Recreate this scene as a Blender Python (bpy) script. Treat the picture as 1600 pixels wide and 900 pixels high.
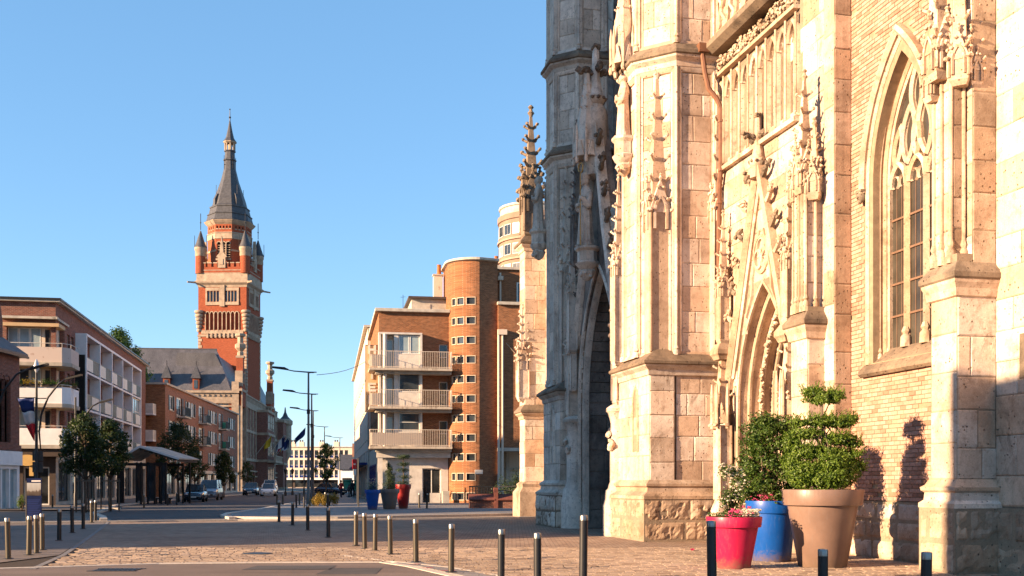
import bpy, bmesh, math, random
from math import pi, sin, cos, tan, atan2, hypot, sqrt, radians as R
from mathutils import Vector, Matrix, noise

for o in list(bpy.data.objects):
    bpy.data.objects.remove(o, do_unlink=True)
scene = bpy.context.scene
COL = scene.collection
RND = random.Random(7)

# ---------------------------------------------------------------- camera, sky, sun, exposure
FOCAL = 1700.0            # focal length in photo pixels (1600 wide)
EYE = 1.7                 # camera height above the square
cam_data = bpy.data.cameras.new('camera')
cam_data.sensor_width = 36.0
cam_data.lens = FOCAL / 1600.0 * 36.0
cam_data.shift_y = (753.0 - 450.0) / 1600.0     # level view with the lens shifted up
cam_data.clip_start = 0.5
cam_data.clip_end = 6000.0
camera = bpy.data.objects.new('camera', cam_data)
COL.objects.link(camera)
camera.location = (0, 0, EYE)
camera.rotation_euler = (pi / 2, 0, 0)
scene.camera = camera

SUN_AZ = R(24.5)          # light travels towards +X and this much towards +Y
SUN_EL = R(14.5)
world = bpy.data.worlds.new('World')
scene.world = world
world.use_nodes = True
wn = world.node_tree
wn.nodes.clear()
sky = wn.nodes.new('ShaderNodeTexSky')
sky.sky_type = 'NISHITA'
sky.sun_disc = False
sky.sun_elevation = SUN_EL
# direction towards the sun, as a compass angle from +Y clockwise
sky.sun_rotation = atan2(-cos(SUN_AZ), -sin(SUN_AZ)) % (2 * pi)
sky.altitude = 0
sky.air_density = 0.75
sky.dust_density = 0.0
sky.ozone_density = 4.0
bg = wn.nodes.new('ShaderNodeBackground')
bg.inputs['Strength'].default_value = 0.15
wo = wn.nodes.new('ShaderNodeOutputWorld')
soft = wn.nodes.new('ShaderNodeGamma')          # evens out the whole sky, as the photograph's exposure does
soft.inputs['Gamma'].default_value = 0.50
vivid = wn.nodes.new('ShaderNodeHueSaturation')
vivid.inputs['Saturation'].default_value = 1.36
vivid.inputs['Value'].default_value = 1.08
wn.links.new(sky.outputs[0], soft.inputs['Color'])
wn.links.new(soft.outputs[0], vivid.inputs['Color'])
wn.links.new(vivid.outputs[0], bg.inputs['Color'])
wn.links.new(bg.outputs[0], wo.inputs['Surface'])

sun_data = bpy.data.lights.new('sun', 'SUN')
sun_data.energy = 5.0
sun_data.angle = R(0.5)
sun_data.color = (1.0, 0.69, 0.425)
sun = bpy.data.objects.new('sun', sun_data)
COL.objects.link(sun)
sun_dir = Vector((cos(SUN_AZ) * cos(SUN_EL), sin(SUN_AZ) * cos(SUN_EL), -sin(SUN_EL)))
sun.rotation_euler = sun_dir.to_track_quat('-Z', 'Y').to_euler()
sun.location = (-60, -30, 60)

vs = scene.view_settings
vs.view_transform = 'Standard'
vs.look = 'None'
vs.exposure = 1.75
vs.gamma = 1.0
vs.use_curve_mapping = False
scene.cycles.max_bounces = 6
scene.cycles.diffuse_bounces = 3
scene.cycles.glossy_bounces = 3
scene.cycles.transmission_bounces = 4
scene.cycles.transparent_max_bounces = 6
scene.cycles.caustics_reflective = False
scene.cycles.caustics_refractive = False
try:
    scene.cycles.use_denoising = True
except Exception:
    pass

# ---------------------------------------------------------------- mesh building helpers
def at(px, s):
    """plan position of something seen at column px of the photo and s pixels per metre away"""
    return ((px - 800.0) / s, FOCAL / s)

def hz(py, s):
    return EYE + (753.0 - py) / s

class MB:
    def __init__(self, M=None):
        self.v = []; self.f = []; self.M = M
    def add(self, pts):
        n = len(self.v)
        if self.M is None:
            self.v.extend([tuple(p) for p in pts])
        else:
            M = self.M
            self.v.extend([tuple(M @ Vector(p)) for p in pts])
        return n
    def face(self, pts):
        n = self.add(pts); self.f.append(tuple(range(n, n + len(pts)))); return self
    def box(self, x0, x1, y0, y1, z0, z1):
        n = self.add([(x0,y0,z0),(x1,y0,z0),(x1,y1,z0),(x0,y1,z0),(x0,y0,z1),(x1,y0,z1),(x1,y1,z1),(x0,y1,z1)])
        self.f += [(n,n+3,n+2,n+1),(n+4,n+5,n+6,n+7),(n,n+1,n+5,n+4),(n+1,n+2,n+6,n+5),(n+2,n+3,n+7,n+6),(n+3,n,n+4,n+7)]
        return self
    def frustum(self, a, b, z0, z1):
        """a, b: (x0,x1,y0,y1) rectangles at z0 and z1"""
        n = self.add([(a[0],a[2],z0),(a[1],a[2],z0),(a[1],a[3],z0),(a[0],a[3],z0),(b[0],b[2],z1),(b[1],b[2],z1),(b[1],b[3],z1),(b[0],b[3],z1)])
        self.f += [(n,n+3,n+2,n+1),(n+4,n+5,n+6,n+7),(n,n+1,n+5,n+4),(n+1,n+2,n+6,n+5),(n+2,n+3,n+7,n+6),(n+3,n,n+4,n+7)]
        return self
    def rings(self, rings, cap0=True, cap1=True, closed=True):
        k = len(rings[0]); base = [self.add(r) for r in rings]
        for i in range(len(rings) - 1):
            a, b = base[i], base[i + 1]
            for j in range(k if closed else k - 1):
                j2 = (j + 1) % k
                self.f.append((a + j, a + j2, b + j2, b + j))
        if closed and cap0: self.f.append(tuple(base[0] + j for j in reversed(range(k))))
        if closed and cap1: self.f.append(tuple(base[-1] + j for j in range(k)))
        return self
    def prism(self, poly, z0, z1):
        return self.rings([[(p[0], p[1], z0) for p in poly], [(p[0], p[1], z1) for p in poly]])
    def taper(self, poly_list):
        """poly_list: [(poly, z), ...]"""
        return self.rings([[(p[0], p[1], z) for p in poly] for poly, z in poly_list])
    def prism_y(self, poly, y0, y1):
        """poly in (x, z), counter clockwise seen from -y, extruded from y0 (front) to y1"""
        return self.rings([[(p[0], y1, p[1]) for p in poly], [(p[0], y0, p[1]) for p in poly]])
    def prism_x(self, poly, x0, x1):
        """poly in (y, z)"""
        return self.rings([[(x0, p[0], p[1]) for p in poly], [(x1, p[0], p[1]) for p in poly]])
    def lathe(self, prof, c=(0, 0), seg=16, a0=0.0):
        rs = []
        for r, z in prof:
            rs.append([(c[0] + r * cos(a0 + 2*pi*j/seg), c[1] + r * sin(a0 + 2*pi*j/seg), z) for j in range(seg)])
        return self.rings(rs)
    def tube(self, pts, rad, seg=8, cap=True):
        pts = [Vector(p) for p in pts]
        rads = rad if isinstance(rad, (list, tuple)) else [rad] * len(pts)
        rs = []; up = None
        for i, p in enumerate(pts):
            if i == 0: t = pts[1] - p
            elif i == len(pts) - 1: t = p - pts[i - 1]
            else: t = pts[i + 1] - pts[i - 1]
            t.normalize()
            if up is None:
                up = Vector((0, 0, 1)) if abs(t.z) < .9 else Vector((1, 0, 0))
            a = t.cross(up)
            if a.length < 1e-4: a = t.cross(Vector((0, 1, 0)))
            a.normalize(); b = a.cross(t).normalized(); up = b
            rs.append([p + (a * cos(2*pi*j/seg) + b * sin(2*pi*j/seg)) * rads[i] for j in range(seg)])
        return self.rings(rs, cap, cap)
    def bar(self, p, q, w, h):
        """rectangular bar between two points, w across, h in height"""
        p = Vector(p); q = Vector(q); t = (q - p).normalized()
        up = Vector((0, 0, 1)) if abs(t.z) < .95 else Vector((0, 1, 0))
        a = t.cross(up).normalized() * (w / 2); b = a.cross(t).normalized() * (h / 2)
        return self.rings([[p - a - b, p + a - b, p + a + b, p - a + b], [q - a - b, q + a - b, q + a + b, q - a + b]])
    def mold(self, path, prof, closed=True, y0=0.0):
        """sweep a profile along a path lying in the x,z plane. prof: [(offset along path normal, y)], path: [(x, z)]"""
        rs = []; n = len(path)
        for i in range(n):
            p = path[i]; q0 = path[max(0, i - 1)]; q1 = path[min(n - 1, i + 1)]
            d0 = Vector((p[0]-q0[0], p[1]-q0[1])); d1 = Vector((q1[0]-p[0], q1[1]-p[1]))
            if d0.length < 1e-9: d0 = d1
            if d1.length < 1e-9: d1 = d0
            d0.normalize(); d1.normalize(); t = (d0 + d1)
            if t.length < .25: t = d1.copy()
            t.normalize(); nn = Vector((-t.y, t.x)); k = 1.0 / max(.35, nn.dot(Vector((-d1.y, d1.x))))
            rs.append([(p[0] + nn.x * o * k, y0 + y, p[1] + nn.y * o * k) for o, y in prof])
        return self.rings(rs, closed, closed, closed)
    def blob(self, c, r, sub=1, jit=0.0, sc=(1, 1, 1), rnd=RND):
        vs_, fs_ = ICO[sub]
        n = self.add([(c[0] + p[0]*r*sc[0]*(1 + rnd.uniform(-jit, jit)), c[1] + p[1]*r*sc[1]*(1 + rnd.uniform(-jit, jit)), c[2] + p[2]*r*sc[2]*(1 + rnd.uniform(-jit, jit))) for p in vs_])
        self.f += [tuple(n + i for i in f) for f in fs_]
        return self
    def mesh(self, name, mat, smooth=False, angle=None):
        me = bpy.data.meshes.new(name)
        me.from_pydata(self.v, [], self.f)
        if smooth or angle is not None:
            me.polygons.foreach_set('use_smooth', [True] * len(me.polygons))
        if angle is not None:
            me.set_sharp_from_angle(angle=R(angle))
        if mat is not None: me.materials.append(mat)
        me.update()
        return me
    def build(self, name, mat, parent=None, smooth=False, angle=None, bevel=None, loc=None):
        o = bpy.data.objects.new(name, self.mesh(name, mat, smooth, angle))
        COL.objects.link(o)
        if parent is not None: o.parent = parent
        if loc is not None: o.location = loc
        if bevel:
            m = o.modifiers.new('bevel', 'BEVEL'); m.width = bevel; m.segments = 2; m.limit_method = 'ANGLE'; m.angle_limit = R(35)
        return o

def _ico():
    out = []
    for s in range(0, 4):
        bm = bmesh.new(); bmesh.ops.create_icosphere(bm, subdivisions=max(1, s), radius=1.0)
        bm.verts.ensure_lookup_table()
        out.append(([tuple(v.co) for v in bm.verts], [tuple(v.index for v in f.verts) for f in bm.faces])); bm.free()
    return out
ICO = _ico()

def tag(o, label=None, cat=None, group=None, kind=None):
    if label: o['label'] = label
    if cat: o['category'] = cat
    if group: o['group'] = group
    if kind: o['kind'] = kind
    return o

def empty(name, loc=(0, 0, 0), rz=0.0, parent=None):
    o = bpy.data.objects.new(name, None); COL.objects.link(o)
    o.location = loc; o.rotation_euler = (0, 0, rz); o.empty_display_size = .2
    if parent is not None: o.parent = parent
    return o

KIDS = {}
def copy_tree(o, parent=None, loc=None, rz=None, label=None, scale=None):
    c = o.copy(); COL.objects.link(c); c.parent = parent
    if loc is not None: c.location = loc
    if rz is not None: c.rotation_euler = (0, 0, rz)
    if scale is not None: c.scale = (scale, scale, scale) if not isinstance(scale, tuple) else scale
    if label: c['label'] = label
    for ch in list(o.children): copy_tree(ch, c)
    return c

def remeshed(mb, name, mat, parent, voxel, smooth_it=2, disp=0.0, dscale=8.0):
    """fuse overlapping pieces into one continuous sculpted surface"""
    me = mb.mesh(name, mat)
    o = bpy.data.objects.new(name, me); COL.objects.link(o)
    if parent is not None: o.parent = parent
    m = o.modifiers.new('fuse', 'REMESH'); m.mode = 'VOXEL'; m.voxel_size = voxel; m.use_smooth_shade = True
    if smooth_it:
        s = o.modifiers.new('soften', 'SMOOTH'); s.iterations = smooth_it; s.factor = .5
    dg = bpy.context.evaluated_depsgraph_get()
    ne = bpy.data.meshes.new_from_object(o.evaluated_get(dg))
    o.modifiers.clear(); o.data = ne; bpy.data.meshes.remove(me)
    if not ne.materials: ne.materials.append(mat)
    return o

def arch_pts(x0, x1, zs, rise, n=10, ends=None):
    """two-centred pointed arch from (x0,zs) over the apex to (x1,zs); ends: drop the feet to this z"""
    w = (x1 - x0) / 2; cx = (x0 + x1) / 2
    # circle through (x0,zs) and (cx,zs+rise) with its centre on the springing line
    Rr = (w*w + rise*rise) / (2*w)
    c0 = x0 + Rr
    th = math.acos(max(-1, min(1, (Rr - w) / Rr)))
    left = [(c0 - Rr*cos(th*i/n), zs + Rr*sin(th*i/n)) for i in range(n + 1)]
    right = [(2*cx - p[0], p[1]) for p in reversed(left[:-1])]
    pts = left + right
    if ends is not None: pts = [(x0, ends)] + pts + [(x1, ends)]
    return pts

def round_pts(x0, x1, zs, rise, n=10, ends=None):
    cx = (x0 + x1)/2; w = (x1 - x0)/2
    pts = [(cx - w*cos(pi*i/n), zs + rise*sin(pi*i/n)) for i in range(n + 1)]
    if ends is not None: pts = [(x0, ends)] + pts + [(x1, ends)]
    return pts

def ngon(cx, cy, r, n, a0=0.0):
    return [(cx + r*cos(a0 + 2*pi*i/n), cy + r*sin(a0 + 2*pi*i/n)) for i in range(n)]
# ---------------------------------------------------------------- materials
class NT:
    def __init__(self, name):
        self.m = bpy.data.materials.new(name); self.m.use_nodes = True
        self.t = self.m.node_tree; self.t.nodes.clear()
        self.out = self.n('ShaderNodeOutputMaterial')
    def n(self, typ, **kw):
        nd = self.t.nodes.new(typ)
        for k, v in kw.items(): setattr(nd, k, v)
        return nd
    def l(self, a, b): self.t.links.new(a, b)
    def put(self, sock, v):
        if hasattr(v, 'is_linked') or isinstance(v, bpy.types.NodeSocket): self.l(v, sock)
        else: sock.default_value = v
    def pos(self): return self.n('ShaderNodeNewGeometry').outputs['Position']
    def obj(self): return self.n('ShaderNodeTexCoord').outputs['Object']
    def island(self): return self.n('ShaderNodeNewGeometry').outputs['Random Per Island']
    def rnd(self): return self.n('ShaderNodeObjectInfo').outputs['Random']
    def noise(self, vec, scale, detail=4, rough=.55, dist=0.0):
        nd = self.n('ShaderNodeTexNoise'); self.l(vec, nd.inputs['Vector'])
        nd.inputs['Scale'].default_value = scale; nd.inputs['Detail'].default_value = detail
        nd.inputs['Roughness'].default_value = rough; nd.inputs['Distortion'].default_value = dist
        return nd.outputs['Fac']
    def voro(self, vec, scale, feat='F1'):
        nd = self.n('ShaderNodeTexVoronoi'); nd.feature = feat; self.l(vec, nd.inputs['Vector'])
        nd.inputs['Scale'].default_value = scale
        return nd.outputs['Distance']
    def ramp(self, fac, stops, interp='LINEAR'):
        nd = self.n('ShaderNodeValToRGB'); self.l(fac, nd.inputs['Fac']); cr = nd.color_ramp; cr.interpolation = interp
        while len(cr.elements) > 1: cr.elements.remove(cr.elements[-1])
        for i, (p, c) in enumerate(stops):
            e = cr.elements[0] if i == 0 else cr.elements.new(p)
            e.position = p
            e.color = (c, c, c, 1) if isinstance(c, (int, float)) else (c[0], c[1], c[2], 1)
        return nd.outputs['Color']
    def mix(self, fac, a, b, mode='MIX'):
        nd = self.n('ShaderNodeMix'); nd.data_type = 'RGBA'; nd.blend_type = mode
        self.put(nd.inputs[0], fac)
        self.put(nd.inputs[6], (*a, 1) if isinstance(a, tuple) and len(a) == 3 else a)
        self.put(nd.inputs[7], (*b, 1) if isinstance(b, tuple) and len(b) == 3 else b)
        return nd.outputs[2]
    def math(self, op, a, b=0.0, clamp=False):
        nd = self.n('ShaderNodeMath'); nd.operation = op; nd.use_clamp = clamp
        self.put(nd.inputs[0], a); self.put(nd.inputs[1], b)
        return nd.outputs[0]
    def mapping(self, vec, scale=(1, 1, 1), rot=(0, 0, 0), loc=(0, 0, 0)):
        nd = self.n('ShaderNodeMapping'); self.l(vec, nd.inputs['Vector'])
        nd.inputs['Scale'].default_value = scale; nd.inputs['Rotation'].default_value = rot; nd.inputs['Location'].default_value = loc
        return nd.outputs[0]
    def bump(self, h, strength, dist, normal=None):
        nd = self.n('ShaderNodeBump'); self.l(h, nd.inputs['Height'])
        nd.inputs['Strength'].default_value = strength; nd.inputs['Distance'].default_value = dist
        if normal is not None: self.l(normal, nd.inputs['Normal'])
        return nd.outputs['Normal']
    def walluv(self):
        """(along the wall, height) for walls that lie along the object's own x or y axis"""
        s = self.n('ShaderNodeSeparateXYZ'); self.l(self.obj(), s.inputs[0])
        c = self.n('ShaderNodeCombineXYZ')
        self.l(self.math('ADD', s.outputs[0], s.outputs[1]), c.inputs[0]); self.l(s.outputs[2], c.inputs[1])
        return c.outputs[0]
    def bsdf(self, color, rough=.8, metal=0.0, normal=None, spec=.3, coat=0.0, **kw):
        b = self.n('ShaderNodeBsdfPrincipled')
        self.put(b.inputs['Base Color'], (*color, 1) if isinstance(color, tuple) and len(color) == 3 else color)
        self.put(b.inputs['Roughness'], rough); self.put(b.inputs['Metallic'], metal)
        b.inputs['Specular IOR Level'].default_value = spec
        if coat: b.inputs['Coat Weight'].default_value = coat; b.inputs['Coat Roughness'].default_value = .06
        if normal is not None: self.l(normal, b.inputs['Normal'])
        for k, v in kw.items(): self.put(b.inputs[k], v)
        return b
    def done(self, b):
        self.l(b.outputs[0], self.out.inputs['Surface']); return self.m

def plain(name, c, rough=.6, metal=0.0, spec=.3, var=.12, scale=6.0, bump=0.0, coat=0.0, use_rnd=False):
    t = NT(name); p = t.pos()
    nz = t.noise(p, scale, 5, .6)
    f = t.ramp(nz, [(.3, 1 - var), (.7, 1 + var)])
    col = t.mix(1.0, c, f, 'MULTIPLY')
    if use_rnd:
        rr = t.ramp(t.rnd(), [(0, .88), (1, 1.1)]); col = t.mix(1.0, col, rr, 'MULTIPLY')
    nm = t.bump(t.noise(p, scale * 8, 3), bump, .01) if bump else None
    return t.done(t.bsdf(col, rough, metal, nm, spec, coat))

def stone(name, light, dark, warm, pit=.5, blotch=.5, rough=.92, soot=0.0):
    """weathered limestone: per-block tint, broad stains, fine grain and shell pits"""
    t = NT(name); p = t.pos()
    rr = t.math('FRACT', t.math('ADD', t.rnd(), t.math('MULTIPLY', t.island(), 3.7)))
    base = t.mix(t.ramp(rr, [(0, 0), (1, 1)]), light, warm)
    n1 = t.noise(p, .9, 6, .65, .4)
    n2 = t.noise(p, 4.5, 6, .7)
    n3 = t.noise(p, 38, 4, .6)
    c = t.mix(t.ramp(n1, [(.44, 0), (.66, blotch)]), base, dark)
    c = t.mix(t.ramp(n2, [(.52, 0), (.70, .6)]), c, dark)
    n4 = t.noise(t.mapping(p, (1, 1, .55), (0, 0, 0), (31, 7, 3)), 2.1, 7, .72, .6)
    c = t.mix(t.ramp(n4, [(.58, 0), (.68, .55)]), c, tuple(x * .5 for x in dark))
    c = t.mix(t.ramp(t.noise(p, 13, 5, .75), [(.58, 0), (.70, .6)]), c, tuple(x * .6 for x in dark))
    streak = t.noise(t.mapping(p, (3.2, 3.2, .22)), 1.6, 5, .7)
    c = t.mix(t.ramp(streak, [(.52, 0), (.8, .35 + soot)]), c, tuple(x * .45 for x in dark))
    g = t.ramp(n3, [(.25, .82), (.75, 1.12)])
    c = t.mix(1.0, c, g, 'MULTIPLY')
    tint = t.ramp(t.math('FRACT', t.math('MULTIPLY', rr, 17.3)), [(0, .76), (1, 1.12)])
    c = t.mix(1.0, c, tint, 'MULTIPLY')
    vd = t.voro(t.mapping(p, (1, 1, 1)), 9.0)
    mask = t.ramp(t.noise(p, 1.3, 3), [(.40, 0), (.52, 1)])
    pits = t.ramp(vd, [(.06, 0), (.2, 1)])
    pits2 = t.mix(mask, (1, 1, 1), pits)
    c = t.mix(t.math('SUBTRACT', 1.0, pits2), c, tuple(x * .55 for x in dark))
    h = t.math('ADD', t.math('MULTIPLY', n2, .7), t.math('MULTIPLY', n3, .25))
    nm = t.bump(h, .35, .04)
    nm = t.bump(pits2, pit, .03, nm)
    return t.done(t.bsdf(c, rough, 0, nm, .15))

def brickwork(name, c1, c2, mortar, bw=.23, bh=.075, mort=.012, dirt=.25, bump=.25, soft=0.0):
    t = NT(name); uv = t.walluv(); p = t.pos()
    nd = t.n('ShaderNodeTexBrick'); t.l(uv, nd.inputs['Vector'])
    nd.inputs['Color1'].default_value = (*c1, 1); nd.inputs['Color2'].default_value = (*c2, 1); nd.inputs['Mortar'].default_value = (*mortar, 1)
    nd.inputs['Scale'].default_value = 1.0; nd.inputs['Mortar Size'].default_value = mort; nd.inputs['Mortar Smooth'].default_value = .2
    nd.inputs['Brick Width'].default_value = bw; nd.inputs['Row Height'].default_value = bh; nd.inputs['Bias'].default_value = -.1
    # clumps of darker and lighter bricks
    n1 = t.noise(t.mapping(uv, (1.0, 3.2, 1)), 2.2, 4, .7)
    c = t.mix(1.0, nd.outputs['Color'], t.ramp(n1, [(.3, .68), (.7, 1.28)]), 'MULTIPLY')
    n2 = t.noise(p, .35, 5, .65)
    c = t.mix(t.ramp(n2, [(.45, 0), (.8, dirt)]), c, tuple(x * .4 for x in c1))
    nm = t.bump(t.math('SUBTRACT', 1.0, nd.outputs['Fac']), bump, .012)
    return t.done(t.bsdf(c, .9, 0, nm, .12))

def glass(name, tint=(.02, .025, .03), rough=.06, spec=.8, var=.5):
    t = NT(name); p = t.pos()
    c = t.mix(t.ramp(t.noise(p, .9, 3), [(.35, 0), (.7, 1)]), tint, tuple(x * (1 + 3*var) for x in tint))
    nm = t.bump(t.noise(p, .8, 2), .03, .05)
    return t.done(t.bsdf(c, rough, 0, nm, spec))

def leafmat(name, dark, light, back=.35, rough=.5):
    t = NT(name); r = t.island()
    c = t.ramp(r, [(0, dark), (.6, tuple((a + b) / 2 for a, b in zip(dark, light))), (1, light)])
    d = t.bsdf(c, rough, 0, None, .35)
    tr = t.n('ShaderNodeBsdfTranslucent'); t.l(t.mix(1.0, c, (1.1, 1.25, .5), 'MULTIPLY'), tr.inputs['Color'])
    mx = t.n('ShaderNodeMixShader'); mx.inputs[0].default_value = back
    t.l(d.outputs[0], mx.inputs[1]); t.l(tr.outputs[0], mx.inputs[2]); t.l(mx.outputs[0], t.out.inputs['Surface'])
    return t.m

M = {}
M['stone'] = stone('pale_limestone', (.76, .66, .57), (.29, .185, .12), (.58, .40, .275), .9, .6)
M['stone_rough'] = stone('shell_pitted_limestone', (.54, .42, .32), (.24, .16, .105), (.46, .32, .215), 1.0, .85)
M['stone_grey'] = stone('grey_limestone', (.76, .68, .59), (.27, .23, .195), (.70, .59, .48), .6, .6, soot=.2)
M['stone_dark'] = stone('dark_brown_stone', (.25, .22, .20), (.08, .07, .065), (.30, .25, .21), .6, .8, soot=.3)  # darker stone tone for the gable wall, porch and nave recesses
M['stone_core'] = stone('limestone_joints', (.34, .26, .19), (.2, .15, .1), (.32, .25, .18), .4, .5)
M['stone_top'] = stone('lichened_limestone', (.27, .21, .155), (.09, .07, .055), (.27, .2, .14), 1.0, .8)
M['stone_carved'] = stone('carved_limestone', (.72, .59, .47), (.22, .135, .08), (.52, .36, .24), .35, .65)
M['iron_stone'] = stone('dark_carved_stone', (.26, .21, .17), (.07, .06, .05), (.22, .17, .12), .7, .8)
def _brick_unit():
    t = NT('cream_brick'); p = t.pos(); r = t.math('FRACT', t.math('ADD', t.island(), t.math('MULTIPLY', t.rnd(), 7.7)))
    c = t.ramp(r, [(0, (.33, .17, .115)), (.3, (.47, .265, .195)), (.7, (.54, .32, .25)), (1, (.41, .225, .16))])
    c = t.mix(t.ramp(t.noise(p, 1.1, 6, .7), [(.5, 0), (.75, .55)]), c, (.42, .29, .17))
    c = t.mix(1.0, c, t.ramp(t.noise(p, 30, 3), [(.3, .85), (.7, 1.1)]), 'MULTIPLY')
    nm = t.bump(t.noise(p, 45, 4), .3, .015)
    return t.done(t.bsdf(c, .92, 0, nm, .12))
M['brick_unit'] = _brick_unit()
M['brick_mortar'] = plain('lime_mortar', (.30, .22, .145), .95, var=.2, bump=.3)
M['brick_cream'] = brickwork('cream_brickwork', (.66, .50, .30), (.60, .43, .25), (.46, .36, .25), .22, .092, .01)
M['brick_hotel'] = brickwork('orange_brown_brick', (.34, .125, .05), (.20, .07, .03), (.27, .18, .115), .23, .078, .011, .35)
M['brick_red'] = brickwork('red_brick', (.25, .085, .055), (.17, .06, .045), (.24, .19, .16), .23, .08, .011, .35)
M['brick_town'] = brickwork('vermilion_brick', (.33, .078, .036), (.26, .06, .03), (.3, .13, .075), .26, .09, .008, .3)
M['brick_row'] = brickwork('brown_red_brick', (.30, .115, .065), (.22, .085, .055), (.26, .2, .16), .23, .08, .011, .3)
M['town_stone'] = plain('town_hall_stone', (.36, .275, .20), .9, var=.3, scale=1.2, bump=.3)
M['slate'] = plain('grey_slate', (.06, .06, .066), .55, var=.35, scale=2.5, bump=.4, spec=.45)
def _slate():
    t = NT('slate_courses'); uv = t.obj(); p = t.pos()
    s = t.n('ShaderNodeSeparateXYZ'); t.l(uv, s.inputs[0])
    c_ = t.n('ShaderNodeCombineXYZ'); t.l(t.math('ADD', s.outputs[0], t.math('MULTIPLY', s.outputs[1], .73)), c_.inputs[0]); t.l(s.outputs[2], c_.inputs[1])
    nd = t.n('ShaderNodeTexBrick'); t.l(c_.outputs[0], nd.inputs['Vector'])
    nd.inputs['Color1'].default_value = (.105, .10, .105, 1); nd.inputs['Color2'].default_value = (.07, .068, .075, 1); nd.inputs['Mortar'].default_value = (.035, .035, .04, 1)
    nd.inputs['Brick Width'].default_value = .35; nd.inputs['Row Height'].default_value = .22; nd.inputs['Mortar Size'].default_value = .012
    c = t.mix(1.0, nd.outputs['Color'], t.ramp(t.noise(t.mapping(p, (1, 1, .25)), .7, 5, .7), [(.3, .65), (.75, 1.5)]), 'MULTIPLY')
    return t.done(t.bsdf(c, .5, 0, t.bump(nd.outputs['Fac'], .3, .02), .5))
M['slate_roof'] = _slate()
M['concrete'] = plain('pale_concrete', (.46, .41, .34), .85, var=.25, scale=1.8, bump=.25)
def _stained(name, c, stain, th=.55):
    t = NT(name); p = t.pos()
    st = t.noise(t.mapping(p, (2.5, 2.5, .3)), 1.4, 6, .7)
    pa = t.noise(p, 2.2, 6, .7)
    k = t.mix(t.ramp(st, [(th, 0), (th + .25, .7)]), c, stain)
    k = t.mix(t.ramp(pa, [(.62, 0), (.68, .8)]), k, stain)
    return t.done(t.bsdf(k, .85, 0, t.bump(pa, .2, .02), .2))
M['render_cream'] = _stained('stained_cream_render', (.64, .53, .42), (.33, .25, .18), .6)
M['render_pink'] = _stained('peeling_pink_render', (.56, .46, .40), (.27, .13, .08), .62)
M['slab_edge'] = _stained('rusting_slab_edge', (.50, .42, .33), (.17, .11, .08), .48)
M['render_white'] = plain('white_render', (.78, .76, .75), .8, var=.1, scale=1.2)
M['render_ochre'] = plain('ochre_render', (.52, .36, .2), .85, var=.12, scale=1.5)
M['white_paint'] = plain('white_paint', (.60, .55, .49), .5, var=.14, scale=2.5)
M['white_frame'] = plain('white_window_frame', (.70, .68, .63), .5, var=.06)
M['dark_metal'] = plain('dark_metal', (.022, .022, .024), .45, .3, .5)
M['lamp_grey'] = plain('grey_painted_steel', (.12, .115, .11), .45, .5, .5)
def _bollard(name, c):
    t = NT(name); p = t.pos()
    nz = t.noise(t.mapping(p, (1, 1, .15)), 60, 3)
    return t.done(t.bsdf(t.mix(nz, c, tuple(x*1.6 for x in c)), .38, .55, t.bump(nz, .05, .005), .5))
M['bollard'] = _bollard('weathered_bronze_steel', (.06, .052, .04))
M['steel'] = plain('brushed_steel', (.27, .265, .255), .4, 1.0, .5, var=.08, scale=30)
M['glass'] = glass('window_glass')
M['glass_sky'] = glass('pale_curtained_glass', (.24, .30, .32), .08, .7, .15)
M['glass_shop'] = glass('shop_glass', (.012, .013, .014), .05, .6, 1.0)
M['lead_bar'] = plain('rusty_glazing_bar', (.17, .10, .065), .7, var=.2)
M['glass_lead'] = glass('leaded_glass', (.022, .019, .015), .25, .35, .9)
M['curtain'] = plain('net_curtain', (.50, .48, .44), .9, var=.15, scale=8)
M['dark_void'] = plain('dark_interior', (.02, .017, .015), .9, var=.2)
M['brown_dark'] = plain('brown_shopfront', (.07, .05, .04), .6, var=.2)
M['copper'] = plain('brown_downpipe', (.20, .095, .055), .45, .2, .4, var=.2)
M['asphalt'] = plain('asphalt', (.115, .103, .095), .9, var=.16, scale=.8, bump=.5)
def _asphalt(name, c):
    t = NT(name); p = t.pos()
    k = t.mix(1.0, c, t.ramp(t.noise(p, .35, 6, .65), [(.3, .78), (.7, 1.22)]), 'MULTIPLY')
    k = t.mix(1.0, k, t.ramp(t.noise(t.mapping(p, (.12, 1.4, 1)), 1.5, 4, .6), [(.35, .88), (.7, 1.1)]), 'MULTIPLY')
    k = t.mix(1.0, k, t.ramp(t.noise(p, 90, 2), [(.3, .8), (.7, 1.2)]), 'MULTIPLY')
    return t.done(t.bsdf(k, .9, 0, t.bump(t.noise(p, 60, 3), .5, .012), .25))
M['asphalt_near'] = _asphalt('worn_asphalt', (.165, .128, .108))
M['asphalt_far'] = _asphalt('street_asphalt', (.085, .08, .08))
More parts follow.
